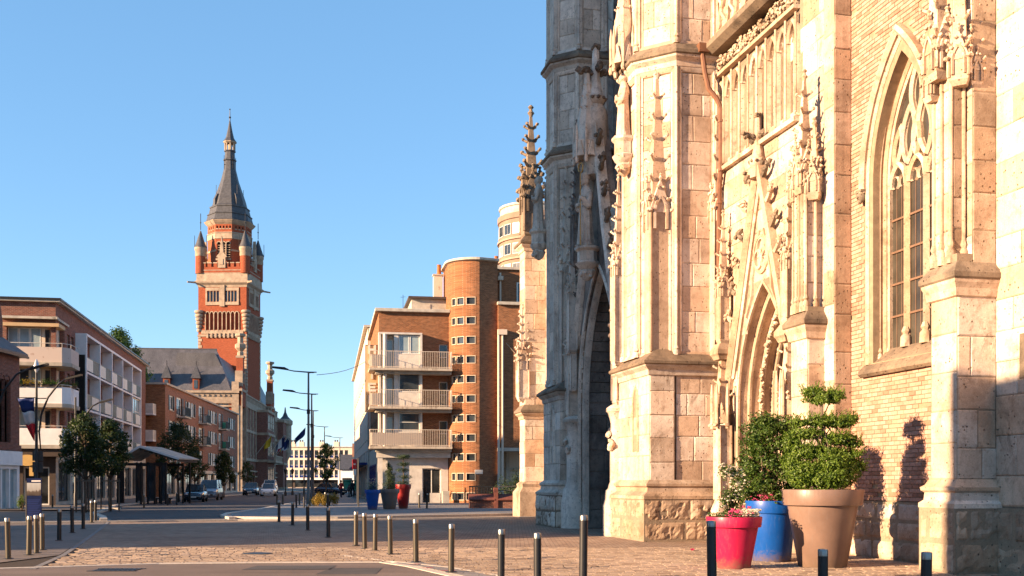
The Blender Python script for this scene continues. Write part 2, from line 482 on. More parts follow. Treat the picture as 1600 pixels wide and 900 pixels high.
def _sett(name, isl=True):
    t = NT(name); p = t.pos()
    if isl:
        r = t.math('FRACT', t.math('ADD', t.island(), t.math('MULTIPLY', t.rnd(), 5.3)))
        c = t.ramp(r, [(0, (.20, .14, .10)), (.35, (.32, .235, .165)), (.7, (.39, .29, .21)), (1, (.28, .21, .16))])
    else:
        nd = t.n('ShaderNodeTexBrick'); t.l(p, nd.inputs['Vector'])
        nd.inputs['Color1'].default_value = (.36, .27, .195, 1); nd.inputs['Color2'].default_value = (.24, .155, .105, 1); nd.inputs['Mortar'].default_value = (.11, .075, .055, 1)
        nd.inputs['Brick Width'].default_value = .23; nd.inputs['Row Height'].default_value = .17; nd.inputs['Mortar Size'].default_value = .012; nd.inputs['Scale'].default_value = 1
        c = nd.outputs['Color']
    c = t.mix(1.0, c, t.ramp(t.noise(p, .25, 6, .65), [(.3, .74), (.7, 1.22)]), 'MULTIPLY')
    c = t.mix(t.ramp(t.noise(p, 1.7, 5, .7), [(.6, 0), (.75, .5)]), c, (.19, .15, .12))
    h = t.noise(p, 25, 4)
    nm = t.bump(h, .35, .012)
    if not isl:
        nm = t.bump(t.math('SUBTRACT', 1.0, nd.outputs['Fac']), .6, .012, nm)
        nm = t.bump(t.noise(t.mapping(p, (4.3, 5.9, 1)), 1.0, 2), .5, .03, nm)
    return t.done(t.bsdf(c, .82, 0, nm, .3))
M['sett'] = _sett('brown_sett'); M['sett_far'] = _sett('brown_sett_paving', False)
def _slabs(name, c1, c2, bw, bh, grout):
    t = NT(name); p = t.pos()
    nd = t.n('ShaderNodeTexBrick'); t.l(p, nd.inputs['Vector'])
    nd.inputs['Color1'].default_value = (*c1, 1); nd.inputs['Color2'].default_value = (*c2, 1); nd.inputs['Mortar'].default_value = (*grout, 1)
    nd.inputs['Brick Width'].default_value = bw; nd.inputs['Row Height'].default_value = bh; nd.inputs['Mortar Size'].default_value = .012; nd.inputs['Scale'].default_value = 1
    c = t.mix(1.0, nd.outputs['Color'], t.ramp(t.noise(p, .4, 6, .65), [(.3, .78), (.7, 1.18)]), 'MULTIPLY')
    return t.done(t.bsdf(c, .75, 0, t.bump(t.math('SUBTRACT', 1.0, nd.outputs['Fac']), .4, .008), .35))
M['slab_grey'] = _slabs('grey_granite_slabs', (.24, .22, .205), (.19, .175, .165), .6, .4, (.14, .13, .12))
M['slab_brown'] = _slabs('brown_paving_slabs', (.21, .165, .135), (.16, .13, .105), .4, .25, (.14, .115, .1))
M['granite'] = plain('pale_granite', (.50, .44, .37), .8, var=.18, scale=9, bump=.3)
M['soil'] = plain('soil', (.05, .035, .025), .95, var=.3, scale=20)
M['bark'] = plain('bark', (.13, .095, .07), .9, var=.35, scale=14, bump=.8)
M['leaf_tree'] = leafmat('street_tree_leaf', (.018, .033, .010), (.05, .075, .02))
M['leaf_shrub'] = leafmat('glossy_shrub_leaf', (.028, .065, .009), (.085, .135, .02), .25, .4)
M['leaf_bright'] = leafmat('box_leaf', (.05, .105, .010), (.17, .245, .03), .3, .45)
M['leaf_conifer'] = leafmat('conifer_needle', (.02, .036, .014), (.05, .08, .025), .2)
M['leaf_gold'] = leafmat('golden_shrub_leaf', (.16, .12, .02), (.42, .26, .04), .35)
M['petal_pink'] = leafmat('pink_petal', (.45, .03, .12), (.75, .12, .28), .35)
M['petal_white'] = leafmat('white_petal', (.55, .48, .40), (.8, .75, .66), .35)
def _pot(name, c, dirt):
    """moulded plastic, dulled by dust and splashed with soil near the ground"""
    t = NT(name); p = t.pos(); sp = t.n('ShaderNodeSeparateXYZ'); t.l(t.obj(), sp.inputs[0])
    k = t.mix(1.0, c, t.ramp(t.noise(p, 2.4, 5, .6), [(.3, .86), (.7, 1.12)]), 'MULTIPLY')
    sc = t.noise(t.mapping(p, (9, 9, 1.6)), 2.2, 6, .7)
    k = t.mix(t.ramp(sc, [(.56, 0), (.74, .4)]), k, tuple(x*.5 + .10 for x in c))
    splash = t.math('SUBTRACT', t.noise(p, 14, 5, .7), t.math('MULTIPLY', sp.outputs[2], 1.5))
    k = t.mix(t.ramp(splash, [(.12, 0), (.5, .75)]), k, dirt)
    rough = t.ramp(sc, [(.4, .36), (.75, .6)])
    return t.done(t.bsdf(k, rough, 0, t.bump(t.noise(p, 60, 3), .06, .01), .4))
DIRT = (.16, .11, .075)
M['pot_magenta'] = _pot('magenta_plastic', (.42, .010, .058), DIRT); M['pot_blue'] = _pot('blue_plastic', (.004, .075, .34), DIRT)
M['pot_tan'] = _pot('taupe_plastic', (.20, .128, .098), DIRT); M['pot_grey'] = _pot('grey_plastic', (.16, .135, .12), DIRT); M['pot_red'] = _pot('dark_red_plastic', (.26, .012, .012), DIRT)
M['flag_blue'] = plain('blue_cloth', (.015, .03, .12), .8, var=.15, scale=3)
M['flag_white'] = plain('white_cloth', (.6, .58, .58), .8, var=.08, scale=3)
M['flag_red'] = plain('red_cloth', (.55, .02, .025), .8, var=.12, scale=3)
M['flag_yellow'] = plain('yellow_cloth', (.6, .4, .03), .8, var=.1, scale=3)
M['sign_blue'] = plain('blue_sign_panel', (.004, .012, .06), .35, var=.15, scale=4)
M['sign_red'] = plain('red_sign_paint', (.55, .02, .02), .4, var=.06)
M['panel_blue'] = plain('blue_panel', (.008, .026, .15), .5, var=.15, scale=2)
M['terracotta'] = plain('terracotta', (.46, .13, .035), .8, var=.2, scale=6)
M['terracotta_pale'] = plain('pale_tile_band', (.36, .25, .18), .8, var=.15, scale=2)
M['letter_white'] = plain('white_letter', (.55, .45, .34), .6, var=.08)
M['gold'] = plain('weathered_gilding', (.42, .26, .08), .5, .3, .4, var=.3, scale=8)
M['awning_yellow'] = plain('yellow_sign', (.60, .38, .13), .6, var=.08, scale=3)
M['car_navy'] = plain('navy_car_paint', (.015, .025, .045), .25, .3, .5, var=.03, coat=.8)
M['car_grey'] = plain('silver_blue_paint', (.16, .19, .24), .3, .4, .5, var=.03, coat=.8)
M['car_white'] = plain('white_car_paint', (.62, .64, .66), .3, 0, .5, var=.03, coat=.6)
M['rubber'] = plain('rubber', (.015, .015, .015), .8, var=.1)
M['headlamp'] = plain('headlamp_lens', (.5, .52, .55), .1, .2, .8, var=.05)
M['plate'] = plain('number_plate', (.6, .6, .55), .5, var=.05)
M['skin'] = plain('skin', (.42, .25, .18), .6, var=.05)
M['hair'] = plain('dark_hair', (.03, .02, .015), .7, var=.2)
M['cloth_red'] = plain('red_jacket', (.28, .02, .025), .8, var=.15)
M['cloth_black'] = plain('dark_coat', (.02, .02, .025), .8, var=.15)
M['cloth_jean'] = plain('blue_trousers', (.03, .04, .07), .85, var=.15)
M['bench_red'] = plain('dark_red_brick_capping', (.17, .06, .045), .7, var=.25, scale=8)
M['green_sign'] = plain('green_awning', (.05, .32, .22), .6, var=.08)
# ---------------------------------------------------------------- ground, roads and paving
def sheet(name, poly, z, mat, label=None):
    o = MB().face([(p[0], p[1], z) for p in poly]).build(name, mat)
    tag(o, label, None, None, 'structure')
    return o

def strip(name, path, w, z0, z1, mat, parent=None):
    """flat band following a path on the ground"""
    mb = MB(); L = []; n = len(path)
    for i in range(n):
        p = Vector(path[i]); t = (Vector(path[min(n-1, i+1)]) - Vector(path[max(0, i-1)])).normalized()
        nn = Vector((-t.y, t.x)) * (w / 2)
        L.append((p + nn, p - nn))
    mb.rings([[(a.x, a.y, z0), (b.x, b.y, z0), (b.x, b.y, z1), (a.x, a.y, z1)] for a, b in L])
    o = mb.build(name, mat, parent)
    if parent is None: tag(o, None, None, None, 'structure')
    return o

sheet('ground', [(-3000, -400), (3000, -400), (3000, 5000), (-3000, 5000)], -.012, M['slab_brown'])
# brown sett square in front of the church, beyond the setts that are laid one by one
SETT_FAR = 28.0
sheet('sett_paving', [(-40, SETT_FAR), (30, SETT_FAR), (30, 56), (-5, 54.5), (-12.5, 50.5), (-40, 43.5)], .004, M['sett_far'])
# asphalt in the foreground and its pale granite edging
ROAD = [(-60, 16.0), (-13, 20.2), (-10, 21.25), (-8.95, 21.7), (-7.3, 22.5), (-5.35, 22.78), (-2.75, 22.92), (-2.05, 21.8), (-1.16, 19.8), (0.2, 16.5), (0.2, -5), (-60, -5)]
sheet('road', ROAD, .008, M['asphalt_near'])
strip('kerb', ROAD[:7], .22, -.01, .018, M['granite'])
edge = strip('kerb', [(-2.72, 22.9), (-2.05, 21.8), (-1.16, 19.8), (0.2, 16.5)], .20, -.01, .019, M['granite'])
strip('kerb', [(-2.30, 22.95), (-1.55, 21.8), (-.66, 19.8), (.7, 16.5)], .55, -.01, .012, M['slab_grey'])
strip('kerb', [(-3.9, 25.0), (-2.6, 23.2), (-1.2, 21.5), (-.2, 19.6), (1.2, 16.5)], .10, -.01, .016, M['granite'])
# painted remains of red spray marks on the edging
mk = MB()
for (x, y, l) in ((-2.15, 22.25, .25), (-1.78, 21.35, .2), (-1.4, 20.6, .3)):
    mk.face([(x, y, .0235), (x + l, y - .05, .0235), (x + l + .05, y + .03, .0235), (x + .05, y + .06, .0235)])
mk.build('spray_mark', M['sign_red'], edge)
# manhole and drain grating in the asphalt
gr = MB()
for i in range(9):
    gr.box(-7.98 + i*.092, -7.93 + i*.092, 20.62, 21.12, .009, .02)
gr.box(-8.04, -7.12, 20.56, 20.62, .009, .021).box(-8.04, -7.12, 21.12, 21.18, .009, .021)
g = gr.build('drain_grate', M['dark_metal']); tag(g, 'dark slotted drain grate let into the foreground asphalt', 'drain grate')
for (x0, y0, w, d) in ((-5.2, 20.9, 1.7, 1.1), (-3.6, 19.9, 1.1, 1.5)):
    tag(MB().face([(x0, y0, .0125), (x0 + w, y0 + .05, .0125), (x0 + w - .05, y0 + d, .0125), (x0 + .06, y0 + d - .04, .0125)]).build('road_patch', M['asphalt_far']), None, None, None, 'structure')
mc = MB().lathe([(.34, .0), (.34, .014), (.30, .016), (.30, .013), (.02, .016)], (0, 0), 24).build('manhole_cover', M['dark_metal'], loc=(-6.0, 25.6, .012))
tag(mc, 'round iron manhole cover set in the sett carriageway', 'manhole cover')
# gutter between the left pavement and the sett carriageway
GUT = [(-9.3, 21.1), (-10.35, 25.1), (-12.2, 31.0), (-14.6, 38.5), (-16.9, 45.5), (-18.2, 49.2), (-20.6, 54.5), (-23.5, 60), (-27, 70)]
strip('gutter', GUT[:6], .12, -.01, .017, M['slab_grey'])
# left pavement
sheet('pavement_left', [(-60, 21.5), (-10.9, 21.5)] + [(p[0] - .1, p[1]) for p in GUT[1:]] + [(-31, 90), (-36, 120), (-60, 120)], .011, M['slab_brown'])
# the street running away to the town hall
ST_L = [(-17.6, 46.9), (-19.0, 50.5), (-21.6, 56.0), (-23.6, 63), (-27.4, 75), (-31.0, 100), (-36.0, 150), (-41, 200), (-46, 262), (-58, 330)]
ST_R = [(-12.6, 49.0), (-13.8, 52.0), (-14.6, 56), (-14.9, 64), (-16.4, 80), (-19.6, 112), (-24.4, 160), (-31, 225), (-42, 330)]
sheet('street', ST_L + [(-58, 332), (-42, 332)] + ST_R[::-1], .013, M['asphalt_far'])
strip('kerb', ST_L[:9], .3, -.01, .12, M['granite'])
strip('kerb', ST_R[:8], .3, -.01, .12, M['granite'])
sheet('pavement_far_left', [(p[0] - .15, p[1]) for p in ST_L[3:9]] + [(-75, 262), (-75, 63)], .09, M['slab_brown'])
# pale granite apron in front of the hotel and the pavement running along it
AP = [(-12.9, 50.0), (-8, 49.6), (-2.2, 53.5), (4, 58), (8, 66), (6, 92), (-11, 90), (-18, 118), (-29, 225), (-31, 225), (-24.2, 160), (-19.4, 112), (-16.2, 80), (-14.7, 64), (-14.4, 56), (-13.6, 52.2)]
sheet('pavement_hotel', AP, .10, M['slab_grey'])
strip('kerb', [(-12.9, 50.0), (-10.5, 49.0), (-8, 49.6), (-2.2, 53.5), (4, 58)], .3, -.01, .118, M['granite'])
# lines of pale paving across the square
strip('paving_band', [(-34, 39.0), (-17.2, 45.6), (-12, 47.6), (-7, 48.3), (2, 52.0)], .32, -.01, .065, M['granite'])
strip('paving_band', [(-40, 66.5), (-24.0, 66.5)], .5, -.01, .12, M['granite'])

# the setts of the square nearest the camera, each laid as its own stone
def in_poly(x, y, poly):
    c = False; j = len(poly) - 1
    for i in range(len(poly)):
        a, b = poly[i], poly[j]
        if (a[1] > y) != (b[1] > y) and x < (b[0]-a[0])*(y-a[1])/(b[1]-a[1]) + a[0]: c = not c
        j = i
    return c
def gut_x(y):
    for a, b in zip(GUT, GUT[1:]):
        if a[1] <= y <= b[1]: return a[0] + (b[0]-a[0])*(y-a[1])/(b[1]-a[1])
    return -9.2
bed = sheet('sett_bed', [(-10.6, 19), (30, 19), (30, SETT_FAR), (-11.4, SETT_FAR)], -.006, M['soil'])
rs = random.Random(3)
stones = []
y = 18.9
ri = 0
while y < SETT_FAR:
    dep = .155 * rs.uniform(.93, 1.07)
    x = -11.6 + rs.uniform(-.2, 0)
    while x < 11.5:
        ln = rs.uniform(.19, .27)
        cx, cy = x + ln/2, y + dep/2
        # keep clear of the asphalt, its edging and the left pavement; skip what lies far outside the view
        ok = not in_poly(cx, cy, [(p[0] + .0, p[1] + .13) for p in ROAD])
        if ok and cx > -2.9 and cx < 2 and cy < 23.05: ok = cx > (-2.30 + (22.95 - cy) * .47) + .36
        if ok: ok = cx > gut_x(cy) + .16 and abs(cx) < .47 * cy + 1.2
        if ok: stones.append((cx, cy, ln - .016, dep - .016, rs.uniform(-.007, .007), rs.uniform(-.022, .022), rs.uniform(-.03, .03)))
        x += ln
    y += dep
def sett_geo(mb, s, ox=0, oy=0):
    cx, cy, l, d, dz, tx, ty = s
    def z(x_, y_): return .016 + dz + tx*x_ + ty*y_
    b = [(-l/2, -d/2), (l/2, -d/2), (l/2, d/2), (-l/2, d/2)]
    i = .012; t = [(-l/2+i, -d/2+i), (l/2-i, -d/2+i), (l/2-i, d/2-i), (-l/2+i, d/2-i)]
    mb.rings([[(cx-ox+p[0], cy-oy+p[1], -.01) for p in b], [(cx-ox+p[0], cy-oy+p[1], z(*p) - .008) for p in b], [(cx-ox+p[0], cy-oy+p[1], z(*p)) for p in t]], False, True)
stones.sort(key=lambda s: (0 if abs(s[0]) < .47*s[1] and s[1] > 19.7 else 1, s[1]))
near, rest = stones[:300], stones[300:]
for s in near:
    mb = MB(); sett_geo(mb, s, s[0], s[1]); mb.build('sett', M['sett'], bed, loc=(s[0], s[1], 0))
mb = MB()
for s in rest: sett_geo(mb, s)
tag(mb.build('setts', M['sett'], bed), None, None, None, 'stuff')
# ---------------------------------------------------------------- the church
# local frame: x runs along the facade towards the camera, y into the church, z up (p below = how far out of the aisle wall)
CH_O = Vector((8.4, 22.67, 0.0))
CH_EX = Vector((380.0, -1700.0, 0)).normalized()
CH_RZ = atan2(CH_EX.y, CH_EX.x)
church = empty('church', CH_O, CH_RZ)
tag(church, 'pale limestone gothic church with carved piers, pinnacles and pointed portals', 'church')
CH_M = Matrix.Translation(CH_O) @ Matrix.Rotation(CH_RZ, 4, 'Z')
CAMP = Vector((0, 0, EYE))
def ch_part(name):
    return empty(name, (0, 0, 0), 0, church)

BLOCKS = []      # (screen area, mesh builder args, part, material)
rb = random.Random(11)
def block_geo(mb, o, d, n, u0, u1, z0, z1, out, bev=.014, rough=0.0):
    """one stone on the vertical face through o with direction d and outward normal n"""
    def P(u, z, k): return (o[0] + d[0]*u + n[0]*k, o[1] + d[1]*u + n[1]*k, z)
    if not rough and bev > .01:          # worn arrises: each corner chipped a little differently
        j = [rb.uniform(0, .022) for _ in range(8)]; q = lambda: rb.uniform(0, .018)
        um, zm = (u0 + u1)/2 + rb.uniform(-.1, .1)*(u1 - u0), (z0 + z1)/2
        e0 = [(u0, z0), (um, z0), (u1, z0), (u1, zm), (u1, z1), (um, z1), (u0, z1), (u0, zm)]
        i1 = [(u0+bev+j[0], z0+bev+q()), (um, z0+bev+q()), (u1-bev-j[1], z0+bev+q()), (u1-bev-q(), zm), (u1-bev-j[2], z1-bev-q()), (um, z1-bev-q()), (u0+bev+j[3], z1-bev-q()), (u0+bev+q(), zm)]
        mb.rings([[P(u, z, -.02) for u, z in e0], [P(u, z, out - bev) for u, z in e0], [P(u, z, out) for u, z in i1]], False, True)
        return
    if not rough:
        mb.rings([[P(u0, z0, -.02), P(u1, z0, -.02), P(u1, z1, -.02), P(u0, z1, -.02)],
                  [P(u0, z0, out - bev), P(u1, z0, out - bev), P(u1, z1, out - bev), P(u0, z1, out - bev)],
                  [P(u0+bev, z0+bev, out), P(u1-bev, z0+bev, out), P(u1-bev, z1-bev, out), P(u0+bev, z1-bev, out)]], False, True)
        return
    nu = max(3, int((u1 - u0) / .07)); nz = max(3, int((z1 - z0) / .07))
    grid = []
    for j in range(nz + 1):
        row = []
        for i in range(nu + 1):
            u = u0 + (u1 - u0)*i/nu; z = z0 + (z1 - z0)*j/nz
            e = min(i, nu - i, j, nz - j)
            q = Vector(P(u, z, 0))
            k = out + rough * (noise.noise(q * 3.1) * .6 + noise.noise(q * 9.0 + Vector((3, 1, 7))) * .5)
            pit = noise.noise(q * 5.3 + Vector((11, 5, 2)))
            if pit > .28: k -= rough * 1.6 * (pit - .28) * 3
            if e == 0: k = -.02
            elif e == 1: k = min(k, out) - .008
            row.append(P(u, z, k))
        grid.append(row)
    base = [mb.add(r) for r in grid]
    for j in range(nz):
        for i in range(nu):
            mb.f.append((base[j]+i, base[j]+i+1, base[j+1]+i+1, base[j+1]+i))

def ashlar(part, o, q, z0, z1, mat, course=.62, lmin=.55, lmax=1.1, out=.03, skip=None, rough=0.0, gap=.010, seed=None):
    """lay courses of squared stone over the vertical face from plan point o to q (outward to the right-hand side of o->q ... seen facing it)"""
    d = Vector((q[0]-o[0], q[1]-o[1])); W_ = d.length; d.normalize(); n = Vector((d.y, -d.x))
    rr = random.Random(seed if seed is not None else rb.random())
    nc = max(1, round((z1 - z0) / course)); hs = [rr.uniform(.85, 1.15) for _ in range(nc)]; k = (z1 - z0) / sum(hs)
    z = z0
    for ci, h in enumerate(hs):
        h *= k; u = 0.0; first = True
        while u < W_ - .01:
            l = rr.uniform(lmin, lmax)
            if first and ci % 2: l *= .55
            first = False
            if W_ - (u + l) < lmin * .5: l = W_ - u
            l = min(l, W_ - u)
            a, b, c0, c1 = u + gap/2, u + l - gap/2, z + gap/2, z + h - gap/2
            ok = True
            if skip: ok = not skip(o[0] + d.x*(a+b)/2, (c0+c1)/2, a, b)
            if ok and b - a > .03:
                wc = CH_M @ Vector((o[0] + d.x*(a+b)/2, o[1] + d.y*(a+b)/2, (c0+c1)/2))
                wn_ = (CH_M.to_3x3() @ Vector((n.x, n.y, 0)))
                vv = CAMP - wc; dist = wc.y
                px_ = 800 + FOCAL * wc.x / max(1, wc.y); py_ = 753 - FOCAL * (wc.z - EYE) / max(1, wc.y)
                fac = max(0.0, wn_.dot(vv.normalized()))
                area = (b-a)*(c1-c0)*fac*(FOCAL/max(1, dist))**2
                if not (-5 < px_ < 1605 and -10 < py_ < 905): area *= .001
                BLOCKS.append((area, (tuple(o), tuple(d), tuple(n), a, b, c0, c1, out * rr.uniform(.35, 1.35), .014, rough), part, mat))
            u += l
        z += h

def lay_blocks():
    BLOCKS.sort(key=lambda b: -b[0])
    for area, args, part, mat in BLOCKS[:300]:
        mb = MB(); block_geo(mb, *args); mb.build('stone_block', mat, part)
    mats = []; mb = MB(); fm = []
    for area, args, part, mat in BLOCKS[300:]:
        if mat not in mats: mats.append(mat)
        k = len(mb.f); block_geo(mb, *args); fm += [mats.index(mat)] * (len(mb.f) - k)
    o = mb.build('stone_blocks', None, church)
    for m in mats: o.data.materials.append(m)
    o.data.polygons.foreach_set('material_index', fm)
    tag(o, None, None, None, 'stuff')

def crocket(mb, p, d, s):
    """a curled leaf knob leaving p in plan direction d"""
    x, y, z = p
    mb.tube([(x, y, z - s*.4), (x + d[0]*s*.7, y + d[1]*s*.7, z), (x + d[0]*s*1.15, y + d[1]*s*1.15, z + s*.35)], [s*.34, s*.3, s*.26], 5)
    mb.blob((x + d[0]*s*1.2, y + d[1]*s*1.2, z + s*.42), s*.46, 1, .22, rnd=rb)

def finial(mb, x, y, z, s):
    mb.lathe([(s*.2, z - s*.3), (s*.3, z), (s*.5, z + s*.25), (s*.28, z + s*.5), (s*.2, z + s*.8), (s*.42, z + s*1.05), (s*.15, z + s*1.35)], (x, y), 8)

def pinnacle(name, c, w, z0, zsh, ztop, rot=0.0, mat=None, nck=5, gab=True, parent=None, cs=None):
    """square shaft, gablets with their own little crockets, and a crocketed spirelet"""
    mb = MB(); x, y = c; h = w / 2; cs = cs or w * .33
    def sq(r): return ngon(x, y, r * sqrt(2), 4, pi/4 + rot)
    mb.taper([(sq(h*.72), z0), (sq(h*1.0), z0 + w*.3), (sq(h), z0 + w*.45), (sq(h), zsh)])
    # sunk panel strips: corner rolls on the shaft
    for p in sq(h): mb.lathe([(w*.09, z0 + w*.45), (w*.09, zsh)], p, 6)
    if gab:
        for k in range(4):
            a = rot + k*pi/2; dx, dy = cos(a), sin(a); tx, ty = -dy, dx
            fx, fy = x + dx*h*1.08, y + dy*h*1.08
            zt = zsh + w*1.5
            tri = [(-h*1.15, zsh - w*.1), (h*1.15, zsh - w*.1), (0, zt)]
            mb.rings([[(fx + tx*u - dx*h*.7, fy + ty*u - dy*h*.7, z) for u, z in tri], [(fx + tx*u, fy + ty*u, z) for u, z in tri]])
            for u, z in ((-h*1.1, zsh), (h*1.1, zsh)):
                mb.blob((fx + tx*u + dx*cs*.3, fy + ty*u + dy*cs*.3, z), cs*.45, 1, .2, rnd=rb)
            for q in (.4, .75):
                for sg in (-1, 1):
                    mb.blob((fx + tx*sg*h*1.15*(1-q) + dx*.02, fy + ty*sg*h*1.15*(1-q) + dy*.02, zsh - w*.1 + (zt - zsh + w*.1)*q), cs*.36, 1, .2, rnd=rb)
            finial(mb, fx, fy, zt, cs*.8)
            # cusped opening under the gablet
            ap_ = arch_pts(-h*.62, h*.62, zsh - w*.1, w*.75, 5, zsh - w*.9)
            for qa, qb in zip(ap_, ap_[1:]): mb.bar((fx + tx*qa[0] + dx*.01, fy + ty*qa[0] + dy*.01, qa[1]), (fx + tx*qb[0] + dx*.01, fy + ty*qb[0] + dy*.01, qb[1]), w*.12, w*.12)
    zb = zsh - w*.05
    mb.taper([(sq(h*.82), zb), (sq(h*.12), ztop - w*.35)])
    for k in range(4):
        a = rot + pi/4 + k*pi/2; d = (cos(a), sin(a))
        for i in range(nck):
            f = (i + .6) / (nck + .6); r = (h*.82*(1-f) + h*.12*f) * sqrt(2)
            crocket(mb, (x + d[0]*r*.92, y + d[1]*r*.92, zb + (ztop - w*.35 - zb)*f), d, cs*(1 - .35*f))
    finial(mb, x, y, ztop - w*.4, w*.42)
    return mb.build(name, mat or M['stone_carved'], parent or church, angle=25)

def octa(c, ap, d=0.0): return ngon(c[0], c[1], (ap + d) / cos(pi/8), 8, pi/8)

def string_course(mb_top, mb_mold, polyf, z, h=.42, out=.30):
    """weathered sloping top over a hollow moulding; polyf(d) gives the plan grown by d"""
    mb_mold.taper([(polyf(.02), z - .32), (polyf(.06), z - .30), (polyf(.08), z - .16), (polyf(out*.75), z - .06), (polyf(out*.8), z)])
    mb_top.taper([(polyf(out*.82), z - .002), (polyf(out), z + .03), (polyf(out), z + .12), (polyf(.0), z + h)])

def rect(x0, x1, y0, y1, d=0.0): return [(x0-d, y0-d), (x1+d, y0-d), (x1+d, y1), (x0-d, y1)]

# ---- aisle wall of cream brick with the lancet window
WX0, WX1 = -2.54, 1.80
WC, WHW, WSP, WRISE = -.52, 1.12, 8.35, 2.55
SILL = 4.35
aisle = ch_part('aisle_wall')
def arch_wall(mb, x0, x1, z0, z1, path, zsill, y0, y1):
    """solid wall with a pointed opening; path runs foot-left, arch, foot-right"""
    n = len(path)//2; ax, az = path[n]
    for side, xe in ((0, x0), (1, x1)):
        pts = path[:n+1] if side == 0 else path[n:][::-1]
        for a, b in zip(pts, pts[1:]):
            if b[1] - a[1] < 1e-6: continue
            q = [(xe, a[1]), (a[0], a[1]), (b[0], b[1]), (xe, b[1])]
            if side: q = q[::-1]
            mb.face([(p[0], y0, p[1]) for p in q])
    mb.face([(x0, y0, az), (x1, y0, az), (x1, y0, z1), (x0, y0, z1)])
    if zsill > z0: mb.face([(x0, y0, z0), (x1, y0, z0), (x1, y0, zsill), (x0, y0, zsill)])
    for a, b in zip(path, path[1:]):
        mb.face([(a[0], y0, a[1]), (a[0], y1, a[1]), (b[0], y1, b[1]), (b[0], y0, b[1])])
    mb.face([(x0, y0, z1), (x1, y0, z1), (x1, y1, z1), (x0, y1, z1)])
wpath = arch_pts(WC - WHW, WC + WHW, WSP, WRISE, 12, SILL)
mb = MB(); arch_wall(mb, WX0, WX1, 0, 16.0, wpath, SILL, .012, .7)
mb.build('mortar_bed', M['brick_mortar'], aisle)
# bricks, laid one by one where the photograph lets them be told apart
bl, bh_ = .222, .0925
bm_ = MB(); block_geo(bm_, (0, 0), (1, 0), (0, -1), -.105, .105, -.0405, .0405, .008, .006)
bmesh_full = bm_.mesh('brick', M['brick_unit'])
bm_ = MB(); block_geo(bm_, (0, 0), (1, 0), (0, -1), -.05, .05, -.0405, .0405, .008, .006)
bmesh_half = bm_.mesh('brick', M['brick_unit'])
def in_hood(x, z):
    w = WHW + .34
    if z < SILL - .30 or abs(x - WC) > w: return False
    if z < WSP: return True
    rise = WRISE + .55; Rr = (w*w + rise*rise)/(2*w)
    return (abs(x - WC) + Rr - w)**2 + (z - WSP)**2 < Rr*Rr
bricks = []
row = 0; z = 1.33
rbk = random.Random(5)
while z < 13.2:
    x = WX0 + (0 if row % 2 else -bl/2)
    while x < WX1:
        xc = x + bl/2; half = False
        if xc - .105 < WX0: xc = WX0 + .06; half = True
        if xc + .105 > WX1: xc = WX1 - .06; half = True
        if not in_hood(xc - .1, z) and not in_hood(xc + .1, z) and rbk.random() > .012:
            bricks.append((xc, z, half))
        x += bl
    z += bh_; row += 1
def bvis(b):
    wc = CH_M @ Vector((b[0], 0, b[1]))
    px_ = 800 + FOCAL*wc.x/wc.y; py_ = 753 - FOCAL*(wc.z - EYE)/wc.y
    hidden = px_ > 1447 or (px_ < 1345 and py_ > 610)
    return (1 if (py_ < 0 or hidden) else 0, -(FOCAL/wc.y))
bricks.sort(key=bvis)
for b in bricks[:300]:
    o = bpy.data.objects.new('brick', bmesh_half if b[2] else bmesh_full); COL.objects.link(o); o.parent = aisle
    o.location = (b[0], rbk.uniform(-.006, .004), b[1]); o.rotation_euler = (rbk.uniform(-.012, .012), rbk.uniform(-.006, .006), rbk.uniform(-.012, .012))
mb = MB()
for b in bricks[300:]:
    hw = .05 if b[2] else .105
    block_geo(mb, (b[0], rbk.uniform(-.006, .004)), (1, 0), (0, -1), -hw, hw, b[1] - .0405, b[1] + .0405, .008, .006)
tag(mb.build('bricks', M['brick_unit'], aisle), None, None, None, 'stuff')
# ashlar footing under the bricks
mb = MB(); mb.box(WX0, WX1, -.05, .5, 0, 1.27); mb.build('footing', M['stone_core'], aisle)
ashlar(aisle, (WX0, -.055), (WX1, -.055), .0, 1.27, M['stone'], .42, .7, 1.3, .03, rough=.03)
mb = MB(); mb.box(WX0, WX1, -.1, .0, 14.0, 14.4); mb.build('cornice', M['stone_top'], aisle)

window = ch_part('lancet_window')
hood = arch_pts(WC - WHW - .30, WC + WHW + .30, WSP, WRISE + .46, 14, WSP - .15)
MB().mold(hood, [(-.10, .0), (-.10, -.10), (-.02, -.17), (.07, -.13), (.10, -.02), (.10, .05)]).build('hood_mould', M['stone_carved'], window, angle=40)
# moulded jamb, three orders stepping back
mb = MB()
for k, (o_, y0_, r_) in enumerate(((.20, -.02, .075), (.085, .12, .085), (-.035, .27, .07))):
    pth = arch_pts(WC - WHW - o_, WC + WHW + o_, WSP, WRISE + o_*1.5, 14, SILL - .02)
    mb.mold(pth, [(-.055, y0_ + .16), (-.055, y0_ + .02), (.01, y0_ - .03), (.075, y0_ + .01), (.09, y0_ + .2)])
    pth = arch_pts(WC - WHW - o_ + .055, WC + WHW + o_ - .055, WSP, WRISE + o_*1.4, 14, SILL + .25)
    mb.mold(pth, [(r_*.5*cos(t_), y0_ + .08 + r_*.5*sin(t_)) for t_ in [2*pi*i/6 for i in range(6)]])
    for xx in (WC - WHW - o_ + .055, WC + WHW + o_ - .055):
        mb.lathe([(r_*1.0, SILL), (r_*.9, SILL + .18), (r_*.55, SILL + .22), (r_*.8, SILL + .26), (r_*.5, SILL + .34)], (xx, y0_ + .08), 8)
mb.build('jamb', M['stone_carved'], window, angle=40)
